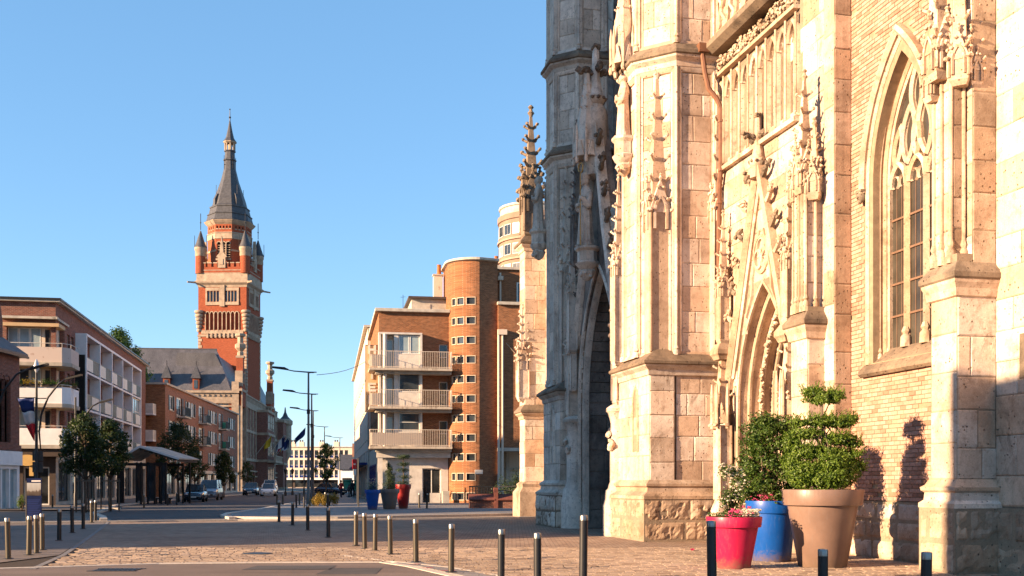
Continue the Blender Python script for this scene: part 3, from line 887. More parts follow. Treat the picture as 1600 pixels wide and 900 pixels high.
mb = MB(); mb.prism_x([(.75, SILL - .30), (-.10, SILL - .30), (-.16, SILL - .24), (-.14, SILL - .16), (.38, SILL + .32), (.75, SILL + .32)], WC - WHW - .36, WC + WHW + .30)
mb.build('sill', M['stone_top'], window)
# tracery: three lights under flowing forms
GY = .40
mb = MB()
iw = WHW - .05; lw = 2*iw/3
TZ = 8.2
for k in (1, 2):
    xm = WC - iw + k*lw
    mb.rings([[(xm - .075, GY, z_), (xm, GY - .11, z_), (xm + .075, GY, z_), (xm, GY + .1, z_)] for z_ in (SILL + .3, TZ + .35)])
    mb.lathe([(.13, SILL + .28), (.12, SILL + .5), (.07, SILL + .56), (.1, SILL + .62), (.06, SILL + .72)], (xm, GY - .05), 8)
prof = [(-.06, GY + .05), (-.06, GY - .03), (0, GY - .085), (.06, GY - .03), (.06, GY + .05)]
for k in range(3):
    xa, xb = WC - iw + k*lw, WC - iw + (k+1)*lw
    mb.mold(arch_pts(xa + .05, xb - .05, TZ, .5, 8), prof)
    # trefoil cusps inside each head
    for sg in (-1, 1):
        cx_ = (xa + xb)/2 + sg*.14
        mb.mold([(cx_ + .14*cos(t_), TZ + .10 + .14*sin(t_)) for t_ in [R(a) for a in range(-60, 241, 30)]], [(-.025, GY + .03), (0, GY - .03), (.025, GY + .03)])
def flame(cx_, z0_, z1_, w_, lean):
    """mouchette: a curved dagger opening"""
    pts = []
    for i in range(17):
        t_ = i/16; s_ = sin(pi*t_)**.8
        pts.append((cx_ - w_*s_ + lean*t_, z0_ + (z1_ - z0_)*t_))
    for i in range(15, -1, -1):
        t_ = i/16; s_ = sin(pi*t_)**.8
        pts.append((cx_ + w_*s_ + lean*t_, z0_ + (z1_ - z0_)*t_))
    mb.mold(pts, prof)
    mb.mold([(p[0]*.8 + (cx_ + lean/2)*.2, p[1]*.9 + (z0_+z1_)/2*.1) for p in pts], [(-.03, GY + .04), (0, GY - .02), (.03, GY + .04)])
flame(WC - lw*.5, TZ + .42, TZ + 1.62, .235, .12)
flame(WC + lw*.5, TZ + .42, TZ + 1.62, .235, -.12)
flame(WC, TZ + 1.3, TZ + 2.4, .2, .0)
flame(WC - lw*1.12, TZ + .45, TZ + 1.25, .13, .2)
flame(WC + lw*1.12, TZ + .45, TZ + 1.25, .13, -.2)
flame(WC, TZ + .5, TZ + 1.3, .12, .0)
mb.mold(arch_pts(WC - iw, WC + iw, WSP, WRISE - .1, 12, SILL + .3), [(-.09, GY + .1), (-.09, GY - .06), (.03, GY - .1), (.09, GY + .1)])
mb.build('tracery', M['stone_carved'], window, angle=40)
bars = MB()
for k in range(3):
    xa, xb = WC - iw + k*lw + .07, WC - iw + (k+1)*lw - .07
    n_ = 5; hh = (TZ - SILL - .3) / n_
    for j in range(n_):
        z0_ = SILL + .3 + j*hh
        MB().box(xa, xb, GY + .02, GY + .03, z0_ + .02, z0_ + hh - .02).build('pane', M['glass_lead'], window)
        bars.box(xa, xb, GY - .015, GY + .028, z0_ - .022, z0_ + .022)
        for q in (.33, .66): bars.box(xa + (xb-xa)*q - .008, xa + (xb-xa)*q + .008, GY + .008, GY + .026, z0_ + .02, z0_ + hh - .02)
bars.build('glazing_bars', M['lead_bar'], window)
hp = arch_pts(WC - iw, WC + iw, WSP, WRISE - .1, 12, TZ)
mb = MB(); mb.face([(p[0], GY + .035, p[1]) for p in hp]); mb.build('tracery_glass', M['glass_lead'], window)
for sx, nm in ((WC - WHW - .32, 'carved_head'), (WC + WHW + .32, 'carved_head')):
    mb = MB(); mb.blob((sx, -.08, WSP - .22), .11, 2, .12, (1, 1, 1.2), rb); mb.blob((sx, -.19, WSP - .24), .035, 1, .1, rnd=rb); mb.box(sx - .12, sx + .12, -.17, .02, WSP - .13, WSP - .07); mb.blob((sx, -.12, WSP - .33), .06, 1, .15, rnd=rb)
    mb.build(nm, M['stone_top'], window, angle=50)

# ---- aisle buttress next to the window, with a niche and pinnacles
def buttress(name, x0, x1, p, pw, zs, ztop, mat, with_niche=True, big=1.0):
    b = ch_part(name)
    core = MB()
    core.box(x0, x1, -p, -pw + .05, 0, ztop); core.build('core', M['stone_core'], b)
    ashlar(b, (x0, -p), (x1, -p), 1.75, zs - .3, mat, .68, 1, 1, .02)
    ashlar(b, (x1, -p), (x1, -pw), 1.75, zs - .3, mat, .68, .5, .9, .02)
    ashlar(b, (x0, -pw), (x0, -p), 1.75, zs - .3, mat, .68, .5, .9, .02)
    # plinth in three steps with a roll moulding
    mbp = MB()
    f = lambda d: rect(x0, x1, -p, -pw + .04, d)
    mbp.taper([(f(.16), 0), (f(.16), 1.22), (f(.13), 1.25)])
    mbp.build('plinth_core', M['stone_core'], b)
    ashlar(b, (x0 - .16, -p - .16), (x1 + .16, -p - .16), 0, 1.2, M['stone_rough'], .6, .5, .95, .03, rough=.035)
    ashlar(b, (x1 + .16, -p - .16), (x1 + .16, -pw), 0, 1.2, M['stone_rough'], .6, .5, .95, .03, rough=.035)
    mbp = MB()
    mbp.taper([(f(.17), 1.215), (f(.17), 1.30), (f(.10), 1.36), (f(.09), 1.50), (f(.14), 1.54), (f(.15), 1.60), (f(.09), 1.64), (f(.03), 1.75)])
    mbp.build('plinth_mould', M['stone'], b, angle=40)
    tp, ml = MB(), MB()
    string_course(tp, ml, f, zs, .34, .17)
    ml.build('string_mould', M['stone_carved'], b); tp.build('string_course', M['stone_top'], b)
    return b
bt = buttress('buttress', 1.80, 2.59, .82, 0, 5.42, 5.9, M['stone'])
# upper shaft: narrow body, panelled niche on its camera side, pinnacles climbing it
core = MB(); core.box(1.84, 2.40, -.78, .05, 5.9, 16); core.build('upper_core', M['stone_core'], bt)
core = MB(); core.box(2.40, 2.59, -.5, .05, 5.7, 16); core.build('upper_pilaster', M['stone_core'], bt)
ashlar(bt, (1.84, -.78), (2.40, -.78), 5.8, 9.0, M['stone'], .6, 1, 1, .02)
ashlar(bt, (2.40, -.78), (2.40, -.30), 5.8, 9.0, M['stone_rough'], .6, 1, 1, .015)
ashlar(bt, (1.84, -.05), (1.84, -.78), 5.8, 16, M['stone'], .6, 1, 1, .015)
ashlar(bt, (1.84, -.78), (2.40, -.78), 9.0, 16.0, M['stone'], .66, 1, 1, .02)
ashlar(bt, (2.40, -.78), (2.40, -.5), 9.0, 16.0, M['stone'], .66, 1, 1, .02)
ashlar(bt, (2.59, -.5), (2.59, 0), 5.7, 16.0, M['stone_rough'], .66, 1, 1, .015)
ashlar(bt, (2.40, -.5), (2.59, -.5), 5.7, 16.0, M['stone'], .66, 1, 1, .015)
rolls = MB()
for (x_, y_) in ((1.86, -.80), (2.12, -.81), (2.38, -.80), (2.42, -.56), (2.44, -.30)):
    rolls.lathe([(.085, 5.75), (.08, 5.98), (.045, 6.04), (.07, 6.1), (.04, 6.2), (.04, 9.3)], (x_, y_), 8)
rolls.build('niche_shafts', M['stone_carved'], bt, angle=40)
pinnacle('pinnacle', (2.12, -.86), .42, 9.2, 9.75, 13.4, 0, M['stone_carved'], 6)
pinnacle('pinnacle', (2.46, -.66), .34, 9.0, 9.5, 12.3, pi/4, M['stone_carved'], 5)
pinnacle('pinnacle', (1.88, -.84), .26, 8.9, 9.25, 11.0, 0, M['stone_carved'], 4)
pinnacle('pinnacle', (2.50, -.42), .24, 9.0, 9.3, 10.9, 0, M['stone_carved'], 4)
# ashlar wall beyond the buttress, towards the camera
rw = ch_part('nave_wall')
MB().box(2.59, 10.5, 0, .8, 0, 17).build('core', M['stone_core'], rw)
ashlar(rw, (2.59, 0), (10.5, 0), 1.25, 17, M['stone'], .66, .8, 1.5, .02)
ashlar(rw, (2.59, -.08), (10.5, -.08), 0, 1.2, M['stone_rough'], .55, .7, 1.3, .03, rough=.03)
MB().box(2.6, 10.5, -.085, .0, 0, 1.22).build('plinth_core', M['stone_core'], rw)
nb = MB(); nb.box(3.28, 3.62, -.04, .1, 3.55, 4.35); nb.build('sunk_tablet', M['stone_top'], rw)

# ---- portal bay: ashlar wall, gabled doorway, blind arcade and balustrade
PB0, PB1, PBP = -9.35, -2.54, .34
PC, PHW, PSP, PRI = -6.45, 1.65, 3.75, 3.35
bay = ch_part('portal_bay')
ppath = arch_pts(PC - PHW, PC + PHW, PSP, PRI, 12, 0)
mb = MB(); arch_wall(mb, PB0, PB1, 0, 20.0, ppath, 0, -PBP, .6)
mb.face([(PB1, -PBP, 0), (PB1, .6, 0), (PB1, .6, 20), (PB1, -PBP, 20)])
mb.build('core', M['stone_core'], bay)
def skip_portal(x, z, a, b):
    w = PHW + .12
    if z > 10.75 and z < 14.3 and x < -4.35: return True
    if abs(x - PC) > w + .15: return False
    if z < PSP: return True
    rise = PRI + .25; Rr = (w*w + rise*rise)/(2*w)
    return (max(0, abs(x - PC) - .15) + Rr - w)**2 + (z - .2 - PSP)**2 < Rr*Rr
ashlar(bay, (PB0, -PBP), (-3.0, -PBP), 0, 17, M['stone'], .66, .7, 1.3, .02, skip=skip_portal)
ashlar(bay, (-3.0, -PBP - .10), (PB1, -PBP - .10), 0, 20, M['stone'], .8, 1, 1, .015)
ashlar(bay, (PB1, -PBP - .10), (PB1, 0), 0, 20, M['stone_rough'], .8, 1, 1, .015)
MB().box(-3.0, PB1, -PBP - .10, .0, 0, 20).build('pilaster', M['stone_core'], bay)
# doorway orders, alternately lit rolls and deep hollows
mb = MB()
for k in range(4):
    o_ = .02 - k*.20; y0_ = -PBP - .02 + k*.26
    pth = arch_pts(PC - PHW - o_, PC + PHW + o_, PSP, PRI + o_*1.4, 16, .9)
    # square edge, a roll on its corner and a deep hollow behind
    mb.mold(pth, [(-.10, y0_ + .34), (-.10, y0_ + .10), (-.125, y0_ + .06), (-.12, y0_ + .0), (-.08, y0_ - .025), (-.04, y0_ + .0), (-.035, y0_ + .05), (.0, y0_ + .07), (.05, y0_ + .03), (.085, y0_ + .03), (.10, y0_ + .34)])
mb.build('doorway_orders', M['stone_carved'], bay, angle=30)
# band of carved leaves between the orders
mb = MB()
pth = arch_pts(PC - PHW + .52, PC + PHW - .52, PSP, PRI - .75, 30, 1.2)
rl = random.Random(4)
acc = 0
for a, b in zip(pth, pth[1:]):
    L_ = hypot(b[0]-a[0], b[1]-a[1]); n_ = max(1, int(L_/.13))
    for i in range(n_):
        f = i/n_; mb.blob((a[0] + (b[0]-a[0])*f + rl.uniform(-.03, .03), -PBP + .50 + rl.uniform(-.05, .03), a[1] + (b[1]-a[1])*f), rl.uniform(.045, .075), 1, .45, rnd=rl)
mb.build('leaf_band', M['stone_carved'], bay, angle=20)
dm = MB(); dm.face([(p[0], .62, p[1]) for p in arch_pts(PC - PHW + .75, PC + PHW - .75, PSP, PRI - 1.0, 12, 0)]); dm.build('door', M['brown_dark'], bay)
door_ = MB()
for i in range(6): door_.box(PC - .88 + i*.295, PC - .88 + i*.295 + .27, .56, .61, .05, 3.6)
door_.build('door_boards', M['bark'], bay)
# straight-sided gable over the doorway with crockets and a cross finial
gp = [(PC - 2.02, 4.35), (PC, 10.35), (PC + 2.02, 4.35)]
mb = MB(); mb.mold(gp, [(-.16, -PBP + .05), (-.16, -PBP - .14), (-.05, -PBP - .26), (.07, -PBP - .22), (.10, -PBP + .05)])
mb.mold([(PC - 1.72, 4.6), (PC, 9.75), (PC + 1.72, 4.6)], [(-.04, -PBP + .05), (-.04, -PBP - .08), (.03, -PBP - .12), (.06, -PBP + .05)])
mb.build('gable_mould', M['stone_carved'], bay, angle=40)
def leaf_crocket(x, y, z, sg, s, mat, parent):
    """curled stone leaf growing up the slope of a gable"""
    mb = MB()
    mb.tube([(x, y, z - s*.2), (x + sg*s*.6, y - s*.1, z + s*.05), (x + sg*s*1.15, y - s*.15, z + s*.55), (x + sg*s*1.0, y - s*.15, z + s*.95)], [s*.3, s*.28, s*.2, s*.1], 6)
    for k in range(5): mb.blob((x + sg*s*rl.uniform(.5, 1.35), y - s*.15 + rl.uniform(-.25, .25)*s, z + s*rl.uniform(.1, .95)), s*.27, 1, .4, rnd=rl)
    return mb.build('crocket', mat, parent, angle=22)
for i in range(6):
    f = .30 + i*.118
    for sg in (-1, 1): leaf_crocket(PC + sg*2.02*(1-f) + sg*.12, -PBP - .16, 4.35 + 6.0*f + .1, sg, .27, M['stone_top'] if i % 2 else M['stone_carved'], bay)
def cross_finial(name, x, y, z0, s, mat, matd, parent):
    mb = MB()
    mb.lathe([(.34*s, z0), (.26*s, z0 + .45*s), (.34*s, z0 + .55*s), (.36*s, z0 + .72*s), (.28*s, z0 + .8*s), (.16*s, z0 + 1.3*s), (.12*s, z0 + 2.3*s), (.05*s, z0 + 2.45*s)], (x, y), 8)
    o = mb.build(name, mat, parent, angle=40)
    mb = MB()
    for k in range(4):
        a = k*pi/2
        for q in range(9):
            r = .16*s + q*.055*s
            mb.blob((x + cos(a)*r + rl.uniform(-.05, .05)*s, y + sin(a)*r + rl.uniform(-.05, .05)*s, z0 + 1.62*s + rl.uniform(-.09, .09)*s), .105*s, 1, .35, rnd=rl)
    for q in range(6): mb.blob((x + rl.uniform(-.1, .1)*s, y + rl.uniform(-.1, .1)*s, z0 + 2.45*s + rl.uniform(-.07, .1)*s), .09*s, 1, .3, rnd=rl)
    for q in range(10): mb.blob((x + .34*s*cos(q*.63), y + .34*s*sin(q*.63), z0 + .64*s), .07*s, 1, .3, rnd=rl)
    mb.build('finial_leaves', matd, parent, angle=22)
    return o
cross_finial('finial', PC, -PBP - .14, 9.75, .68, M['stone_carved'], M['stone_top'], bay)
# sunk tracery roundel in the gable
mb = MB()
for r_, cx_, cz_ in ((.42, PC, 7.75), (.2, PC - .17, 7.65), (.2, PC + .17, 7.65), (.2, PC, 7.95)):
    mb.mold([(cx_ + r_*cos(t_), cz_ + r_*1.15*sin(t_)) for t_ in [2*pi*i/16 for i in range(17)]], [(-.05, -PBP + .02), (-.04, -PBP - .07), (.03, -PBP - .09), (.05, -PBP + .02)])
for sg in (-1, 1):
    mb.mold([(PC + sg*.95, 6.2), (PC + sg*.6, 6.75), (PC + sg*.55, 7.2), (PC + sg*.12, 8.4)], [(-.04, -PBP + .02), (-.03, -PBP - .07), (.03, -PBP - .07), (.05, -PBP + .02)])
mb.build('gable_tracery', M['stone_carved'], bay, angle=40)
# sloping sill, blind arcade, flower band, cornice, balustrade
AX0, AX1 = -9.3, -4.38
mb = MB(); mb.prism_x([(-PBP + .05, 10.62), (-PBP - .16, 10.62), (-PBP - .18, 10.72), (-PBP + .05, 10.9)], AX0, AX1); mb.build('arcade_sill', M['stone_carved'], bay)
MB().box(AX0, AX1, -PBP + .0, -PBP + .3, 10.7, 14.1).build('arcade_back', M['stone'], bay)
pit = .546
mb = MB(); na = 9
for k in range(na + 1):
    x_ = AX1 - k*pit
    mb.rings([[(x_ - .06, -PBP + .02, z_), (x_ - .03, -PBP - .10, z_), (x_ + .03, -PBP - .10, z_), (x_ + .06, -PBP + .02, z_)] for z_ in (10.75, 13.0)])
    mb.lathe([(.03, 10.8), (.03, 13.3)], (x_, -PBP - .12), 6)
    if k < na:
        mb.mold(arch_pts(x_ - pit + .04, x_ - .04, 12.7, .5, 8), [(-.045, -PBP + .02), (-.045, -PBP - .07), (.0, -PBP - .12), (.05, -PBP - .07), (.05, -PBP + .02)])
        for sg in (-1, 1):
            cx_ = x_ - pit/2 + sg*.11
            mb.mold([(cx_ + .1*cos(t_), 12.78 + .12*sin(t_)) for t_ in [R(a) for a in range(-60, 241, 50)]], [(-.02, -PBP + .02), (0, -PBP - .06), (.02, -PBP + .02)])
        xm = x_ - pit/2
        mb.rings([[(xm - .03, -PBP + .02, z_), (xm, -PBP - .045, z_), (xm + .03, -PBP + .02, z_)] for z_ in (10.8, 12.75)])
mb.build('blind_arcade', M['stone_carved'], bay, angle=40)
mb = MB()
x_ = AX0 + .1
while x_ < AX1:
    for k in range(5): mb.blob((x_ + rl.uniform(-.09, .09), -PBP - .14 + rl.uniform(-.05, .04), 13.74 + rl.uniform(-.17, .17)), rl.uniform(.035, .065), 1, .45, rnd=rl)
    x_ += .15
mb.box(AX0, AX1, -PBP - .18, -PBP + .02, 13.40, 13.50)
mb.build('flower_band', M['stone_carved'], bay, angle=20)
MB().box(AX0, AX1, -PBP - .05, -PBP + .02, 13.5, 13.98).build('flower_ground', M['stone_top'], bay)  # dark backing colour stands in for shade in the gaps between leaves
mb = MB(); mb.prism_x([(-PBP + .05, 14.0), (-PBP - .36, 14.0), (-PBP - .55, 14.14), (-PBP - .55, 14.3), (-PBP - .1, 14.62), (-PBP + .05, 14.62)], AX0, AX1); mb.build('cornice', M['stone_top'], bay)
mb = MB()
mb.box(AX0, AX1, -PBP - .14, -PBP, 14.62, 14.74).box(AX0, AX1, -PBP - .16, -PBP + .02, 15.95, 16.15)
x_ = AX0
while x_ < AX1 - .3:
    for (xa, za, xb, zb) in ((x_, 14.74, x_ + .3, 15.35), (x_ + .3, 15.35, x_, 15.95), (x_ + .6, 14.74, x_ + .3, 15.35), (x_ + .3, 15.35, x_ + .6, 15.95)):
        pts = [(xa + (xb - xa)*t_ + (.06*sin(2*pi*t_)), za + (zb - za)*t_) for t_ in [i/8 for i in range(9)]]
        mb.mold(pts, [(-.05, -PBP - .02), (-.05, -PBP - .09), (0, -PBP - .13), (.05, -PBP - .09), (.05, -PBP - .02)])
    x_ += .6
mb.build('balustrade', M['stone_carved'], bay, angle=40)
MB().box(AX0, AX1, -PBP + .02, -PBP + .3, 14.7, 16).build('balustrade_back', M['stone_core'], bay)

# buttress between the doorway and the window
pbt = buttress('portal_buttress', -3.76, -2.97, .88, PBP, 5.36, 5.8, M['stone'])
MB().box(-3.70, -3.10, -.84, -PBP, 5.8, 8.9).build('upper_core', M['stone_core'], pbt)
ashlar(pbt, (-3.70, -.84), (-3.10, -.84), 5.75, 8.6, M['stone'], .6, 1, 1, .02)
ashlar(pbt, (-3.10, -.84), (-3.10, -PBP), 5.75, 8.6, M['stone'], .6, 1, 1, .02)
rolls = MB()
for (x_, y_) in ((-3.70, -.86), (-3.55, -.87), (-3.40, -.87), (-3.25, -.87), (-3.09, -.86), (-3.07, -.62), (-3.07, -.40)):
    rolls.lathe([(.085, 5.7), (.08, 5.9), (.045, 5.96), (.07, 6.0), (.04, 6.1), (.04, 8.7)], (x_, y_), 8)
rolls.build('niche_shafts', M['stone_carved'], pbt, angle=40)
pinnacle('pinnacle', (-3.32, -.78), .40, 8.5, 9.0, 11.4, 0, M['stone_carved'], 5)
pinnacle('pinnacle', (-3.66, -.84), .24, 8.4, 8.7, 10.0, 0, M['stone_carved'], 4)
pinnacle('pinnacle', (-3.06, -.66), .30, 8.3, 8.75, 10.2, pi/4, M['stone_carved'], 4)
pinnacle('pinnacle', (-3.90, -.60), .20, 8.0, 8.4, 9.9, 0, M['stone_carved'], 4)
# slender pinnacled shafts either side of the doorway, each with a canopy
def door_shaft(x, y, name='portal_shaft'):
    s = ch_part(name)
    mb = MB(); w = .17
    def sq(r): return ngon(x, y, r*sqrt(2), 4, pi/4)
    mb.taper([(sq(.26), 0), (sq(.26), .9), (sq(.2), 1.1), (sq(.17), 1.2), (sq(.17), 3.3)])
    for p in sq(.17): mb.lathe([(.05, 1.2), (.045, 3.3)], p, 6)
    mb.build('shaft', M['stone_carved'], s, angle=40)
    # canopy: clustered gablets and little crocketed towers
    mb = MB()
    for k in range(3):
        a = -pi/2 + (k - 1)*pi/3.2; dx, dy = cos(a), sin(a); tx, ty = -dy, dx
        fx, fy = x + dx*.26, y + dy*.26
        tri = [(-.17, 3.35), (.17, 3.35), (0, 3.95)]
        mb.rings([[(fx + tx*u - dx*.16, fy + ty*u - dy*.16, z) for u, z in tri], [(fx + tx*u, fy + ty*u, z) for u, z in tri]])
        for u in (-.17, .17):
            mb.lathe([(.05, 3.2), (.05, 4.1), (.02, 4.45)], (fx + tx*u, fy + ty*u), 6)
            mb.blob((fx + tx*u + dx*.03, fy + ty*u + dy*.03, 3.3), .075, 1, .25, rnd=rl)
        for q in range(4): mb.blob((fx + rl.uniform(-.12, .12), fy + rl.uniform(-.05, .05), 3.5 + q*.13), .05, 1, .3, rnd=rl)
    mb.taper([(sq(.15), 3.6), (sq(.13), 4.5), (sq(.10), 4.9), (sq(.09), 5.2)])
    for z_ in (4.15, 4.55, 4.95):
        for k in range(4): crocket(mb, (x + cos(pi/4 + k*pi/2)*.17, y + sin(pi/4 + k*pi/2)*.17, z_), (cos(pi/4 + k*pi/2), sin(pi/4 + k*pi/2)), .09)
    mb.build('canopy', M['stone_carved'], s, angle=45)
    mb = MB(); mb.taper([(sq(.2), 5.15), (sq(.24), 5.25), (sq(.28), 5.3), (sq(.28), 5.42), (sq(.17), 5.6)]); mb.build('capital', M['stone_carved'], s)
    pinnacle('pinnacle', (x, y), .30, 5.6, 7.2, 9.35, 0, M['stone_carved'], 5)
    return s
door_shaft(PC - 2.0, -PBP - .26)
door_shaft(PC + 2.02, -PBP - .26)
# rainwater pipe in the corner by the big pier
mb = MB(); px0 = -8.82; py0 = -PBP - .16
mb.tube([(-9.1, -.95, 14.05), (-9.05, -.9, 13.5), (-9.0, -.8, 13.0), (-8.9, -.6, 12.7), (px0, py0, 12.4), (px0, py0, 11.5), (px0, py0, 10.7), (px0 - .12, py0, 10.3), (px0 - .15, py0, 9.9), (px0 - .15, py0, 5.4)], .075, 8)
mb.box(-9.25, -8.95, -1.1, -.8, 14.05, 14.3)
for z_ in (12.0, 10.6, 9.7, 8.2, 6.8): mb.lathe([(.095, z_), (.095, z_ + .07)], (px0 - (.15 if z_ < 10.2 else 0.0), py0), 8)
mb.build('downpipe', M['copper'], bay, angle=40)
# ---- the two octagonal piers flanking the main porch
def big_pier(name, c, ap, zl, zs, ztop, mat, rough_mat, seed, top_mat):
    """c: plan centre (x, y). lower square stage to zl, octagon above with strings at each zs"""
    pr = ch_part(name); side = 2*ap*tan(pi/8)
    oc = octa(c, ap)
    mb = MB(); mb.prism(octa(c, ap, -.01), 0, ztop); mb.build('core', M['stone_core'], pr)
    # octagon faces that can be seen from the square: normals from -90-45.. to 0 degrees
    faces = []
    for k in range(8):
        a, b = oc[k], oc[(k+1) % 8]
        mx, my = (a[0]+b[0])/2 - c[0], (a[1]+b[1])/2 - c[1]; ang = math.degrees(atan2(my, mx)) % 360
        if ang > 170 or ang < 50: faces.append((a, b, ang))
    levels = [zl] + zs + [ztop]
    for (a, b, ang) in faces:
        d = Vector((b[0]-a[0], b[1]-a[1])).normalized()
        for i in range(len(levels) - 1):
            z0, z1 = levels[i] + .40, levels[i+1] - .32
            g = .17     # the panel sits inside a moulded frame
            ashlar(pr, (a[0]+d.x*g, a[1]+d.y*g), (b[0]-d.x*g, b[1]-d.y*g), z0, z1 - .15, mat, .66, .5, .8, .015, seed=seed + i*17 + ang)
    # corner shafts and panel frames
    for i in range(len(levels) - 1):
        z0, z1 = levels[i] + .36, levels[i+1] - .30
        fr = MB()
        for (a, b, ang) in faces:
            d = Vector((b[0]-a[0], b[1]-a[1])).normalized(); n = Vector((d.y, -d.x))
            for s_, u0, u1 in ((a, 0, .16), (b, -.16, 0)):
                o_ = Vector(s_)
                def P(u, k): q = o_ + d*u + n*k; return (q.x, q.y)
                inner = u1 if s_ is a else u0
                poly = [P(u0, -.03), P(u0, .07), P(u1, .07), P(u1, -.03)]
                poly = [P(0, -.05), P(0, .075), P(inner*.6, .075), P(inner*.75, .03), P(inner, .028), P(inner*1.12, -.05)]
                fr.rings([[(p[0], p[1], z0) for p in poly], [(p[0], p[1], z1) for p in poly]])
            o_ = Vector(a); L_ = (Vector(b) - Vector(a)).length
            def Q(u, k, z): q = o_ + d*u + n*k; return (q.x, q.y, z)
            fr.rings([[Q(u, -.03, z1 - .16), Q(u, .03, z1 - .14), Q(u, .075, z1 - .06), Q(u, .075, z1), Q(u, -.03, z1)] for u in (.05, L_ - .05)])
            fr.rings([[Q(u, -.03, z0), Q(u, .085, z0), Q(u, .03, z0 + .12), Q(u, -.03, z0 + .14)] for u in (.05, L_ - .05)])
        for p in oc: 
            q = Vector(p) - Vector(c); q = Vector(c) + q*(1 + .05/q.length)
            fr.lathe([(.10, z0), (.10, z0 + .12), (.065, z0 + .16), (.09, z0 + .2), (.05, z0 + .3), (.05, z1)], (q.x, q.y), 8)
        fr.build('panel_frames', mat, pr, angle=40)
    for i, z in enumerate(zs):
        tp, ml = MB(), MB(); string_course(tp, ml, lambda d_: octa(c, ap, d_ + .03), z, .42, .27)
        ml.build('string_mould', mat, pr); tp.build('string_course', top_mat, pr)
    return pr

FPC, FAP = (-10.82, -1.04), 1.474
fp = big_pier('front_pier', FPC, FAP, 5.0, [14.0, 17.5], 23.0, M['stone'], M['stone_rough'], 40, M['stone_top'])
def square_stage(pr, x0, x1, p, pw, z1, mat, rough, top_mat, groove=None, course=.62):
    f = lambda d: rect(x0, x1, -p, -pw, d)
    if groove: MB().box(x0, x1, -p, -groove, 0, z1).box(x0 + .01, x1 - .05, -groove + .05, -pw, 0, z1 - .01).box(x0 + .01, x1 - .14, -groove, -groove + .05, 0, z1 - .01).build('lower_core', M['stone_core'], pr)
    else: MB().box(x0, x1, -p, -pw, 0, z1).build('lower_core', M['stone_core'], pr)
    ashlar(pr, (x0, -p), (x1, -p), 1.72, z1 - .12, mat, course, .7, 1.2, .02)
    if groove:
        ashlar(pr, (x1, -p), (x1, -groove - .02), 1.72, z1 - .12, mat, course, .7, 1.2, .02)
        ashlar(pr, (x1 - .045, -groove + .05), (x1 - .045, -pw), 1.72, z1 - .12, mat, course, .55, 1.0, .02)
    else:
        ashlar(pr, (x1, -p), (x1, -pw), 1.72, z1 - .12, mat, course, .55, 1.0, .02)
    ashlar(pr, (x0, -pw), (x0, -p), 1.72, z1 - .12, mat, course, .55, 1.0, .02)
    mb = MB(); mb.taper([(f(.02), z1 - .3), (f(.05), z1 - .28), (f(.07), z1 - .14), (f(.18), z1 - .04), (f(.2), z1)]); mb.build('string_mould', mat, pr)
    mb = MB(); mb.taper([(f(.21), z1 - .002), (f(.25), z1 + .03), (f(.25), z1 + .1), (f(-.35), z1 + .55)]); mb.build('string_course', top_mat, pr)
    # battered plinth of big shell-scarred stones
    mb = MB(); mb.taper([(f(.27), 0), (f(.26), 1.18), (f(.12), 1.4), (f(.05), 1.5)]); mb.build('plinth_core', M['stone_core'], pr)
    ashlar(pr, (x0 - .27, -p - .27), (x1 + .27, -p - .27), 0, 1.2, rough, .6, .8, 1.3, .035, rough=.07)
    ashlar(pr, (x1 + .27, -p - .27), (x1 + .27, -pw), 0, 1.2, rough, .6, .8, 1.4, .035, rough=.07)
    mb = MB(); mb.taper([(f(.28), 1.205), (f(.28), 1.30), (f(.2), 1.36), (f(.12), 1.42), (f(.10), 1.54), (f(.15), 1.58), (f(.15), 1.65), (f(.02), 1.76)]); mb.build('plinth_mould', rough, pr, angle=40)
square_stage(fp, -12.0, -9.2, 2.52, .1, 5.05, M['stone'], M['stone_rough'], M['stone_top'], groove=1.75)
# narrow blind lancet in the outward face of the lower stage
mb = MB(); mb.mold(arch_pts(-10.55, -10.15, 4.05, .45, 6, 2.6), [(-.05, -2.50), (-.05, -2.56), (.0, -2.585), (.05, -2.56), (.05, -2.50)]); mb.build('blind_lancet', M['stone_carved'], fp, angle=40)
mb = MB(); mb.face([(p[0], -2.545, p[1]) for p in arch_pts(-10.52, -10.18, 4.05, .4, 6, 2.6)]); mb.build('lancet_recess', M['stone_core'], fp)
# diagonal shaft with a crocketed gable on the angle face
def diag_shaft(c, ap, z0, zsh, ztop, mat, w=.62, nck=6):
    """square shaft set on the canted face whose normal points out and towards the camera"""
    a = -pi/4; x = c[0] + cos(a)*(ap + .02); y = c[1] + sin(a)*(ap + .02)
    pinnacle('pinnacle', (x, y), w, z0, zsh, ztop, 0, mat, nck, True, church, w*.27)
diag_shaft(FPC, FAP, 5.2, 9.55, 13.75, M['stone'], .60)
# on the camera-facing side, a smaller pinnacled pilaster in the corner by the portal bay
pinnacle('pinnacle', (-9.22, -.42), .42, 5.2, 9.6, 13.5, 0, M['stone'], 6)
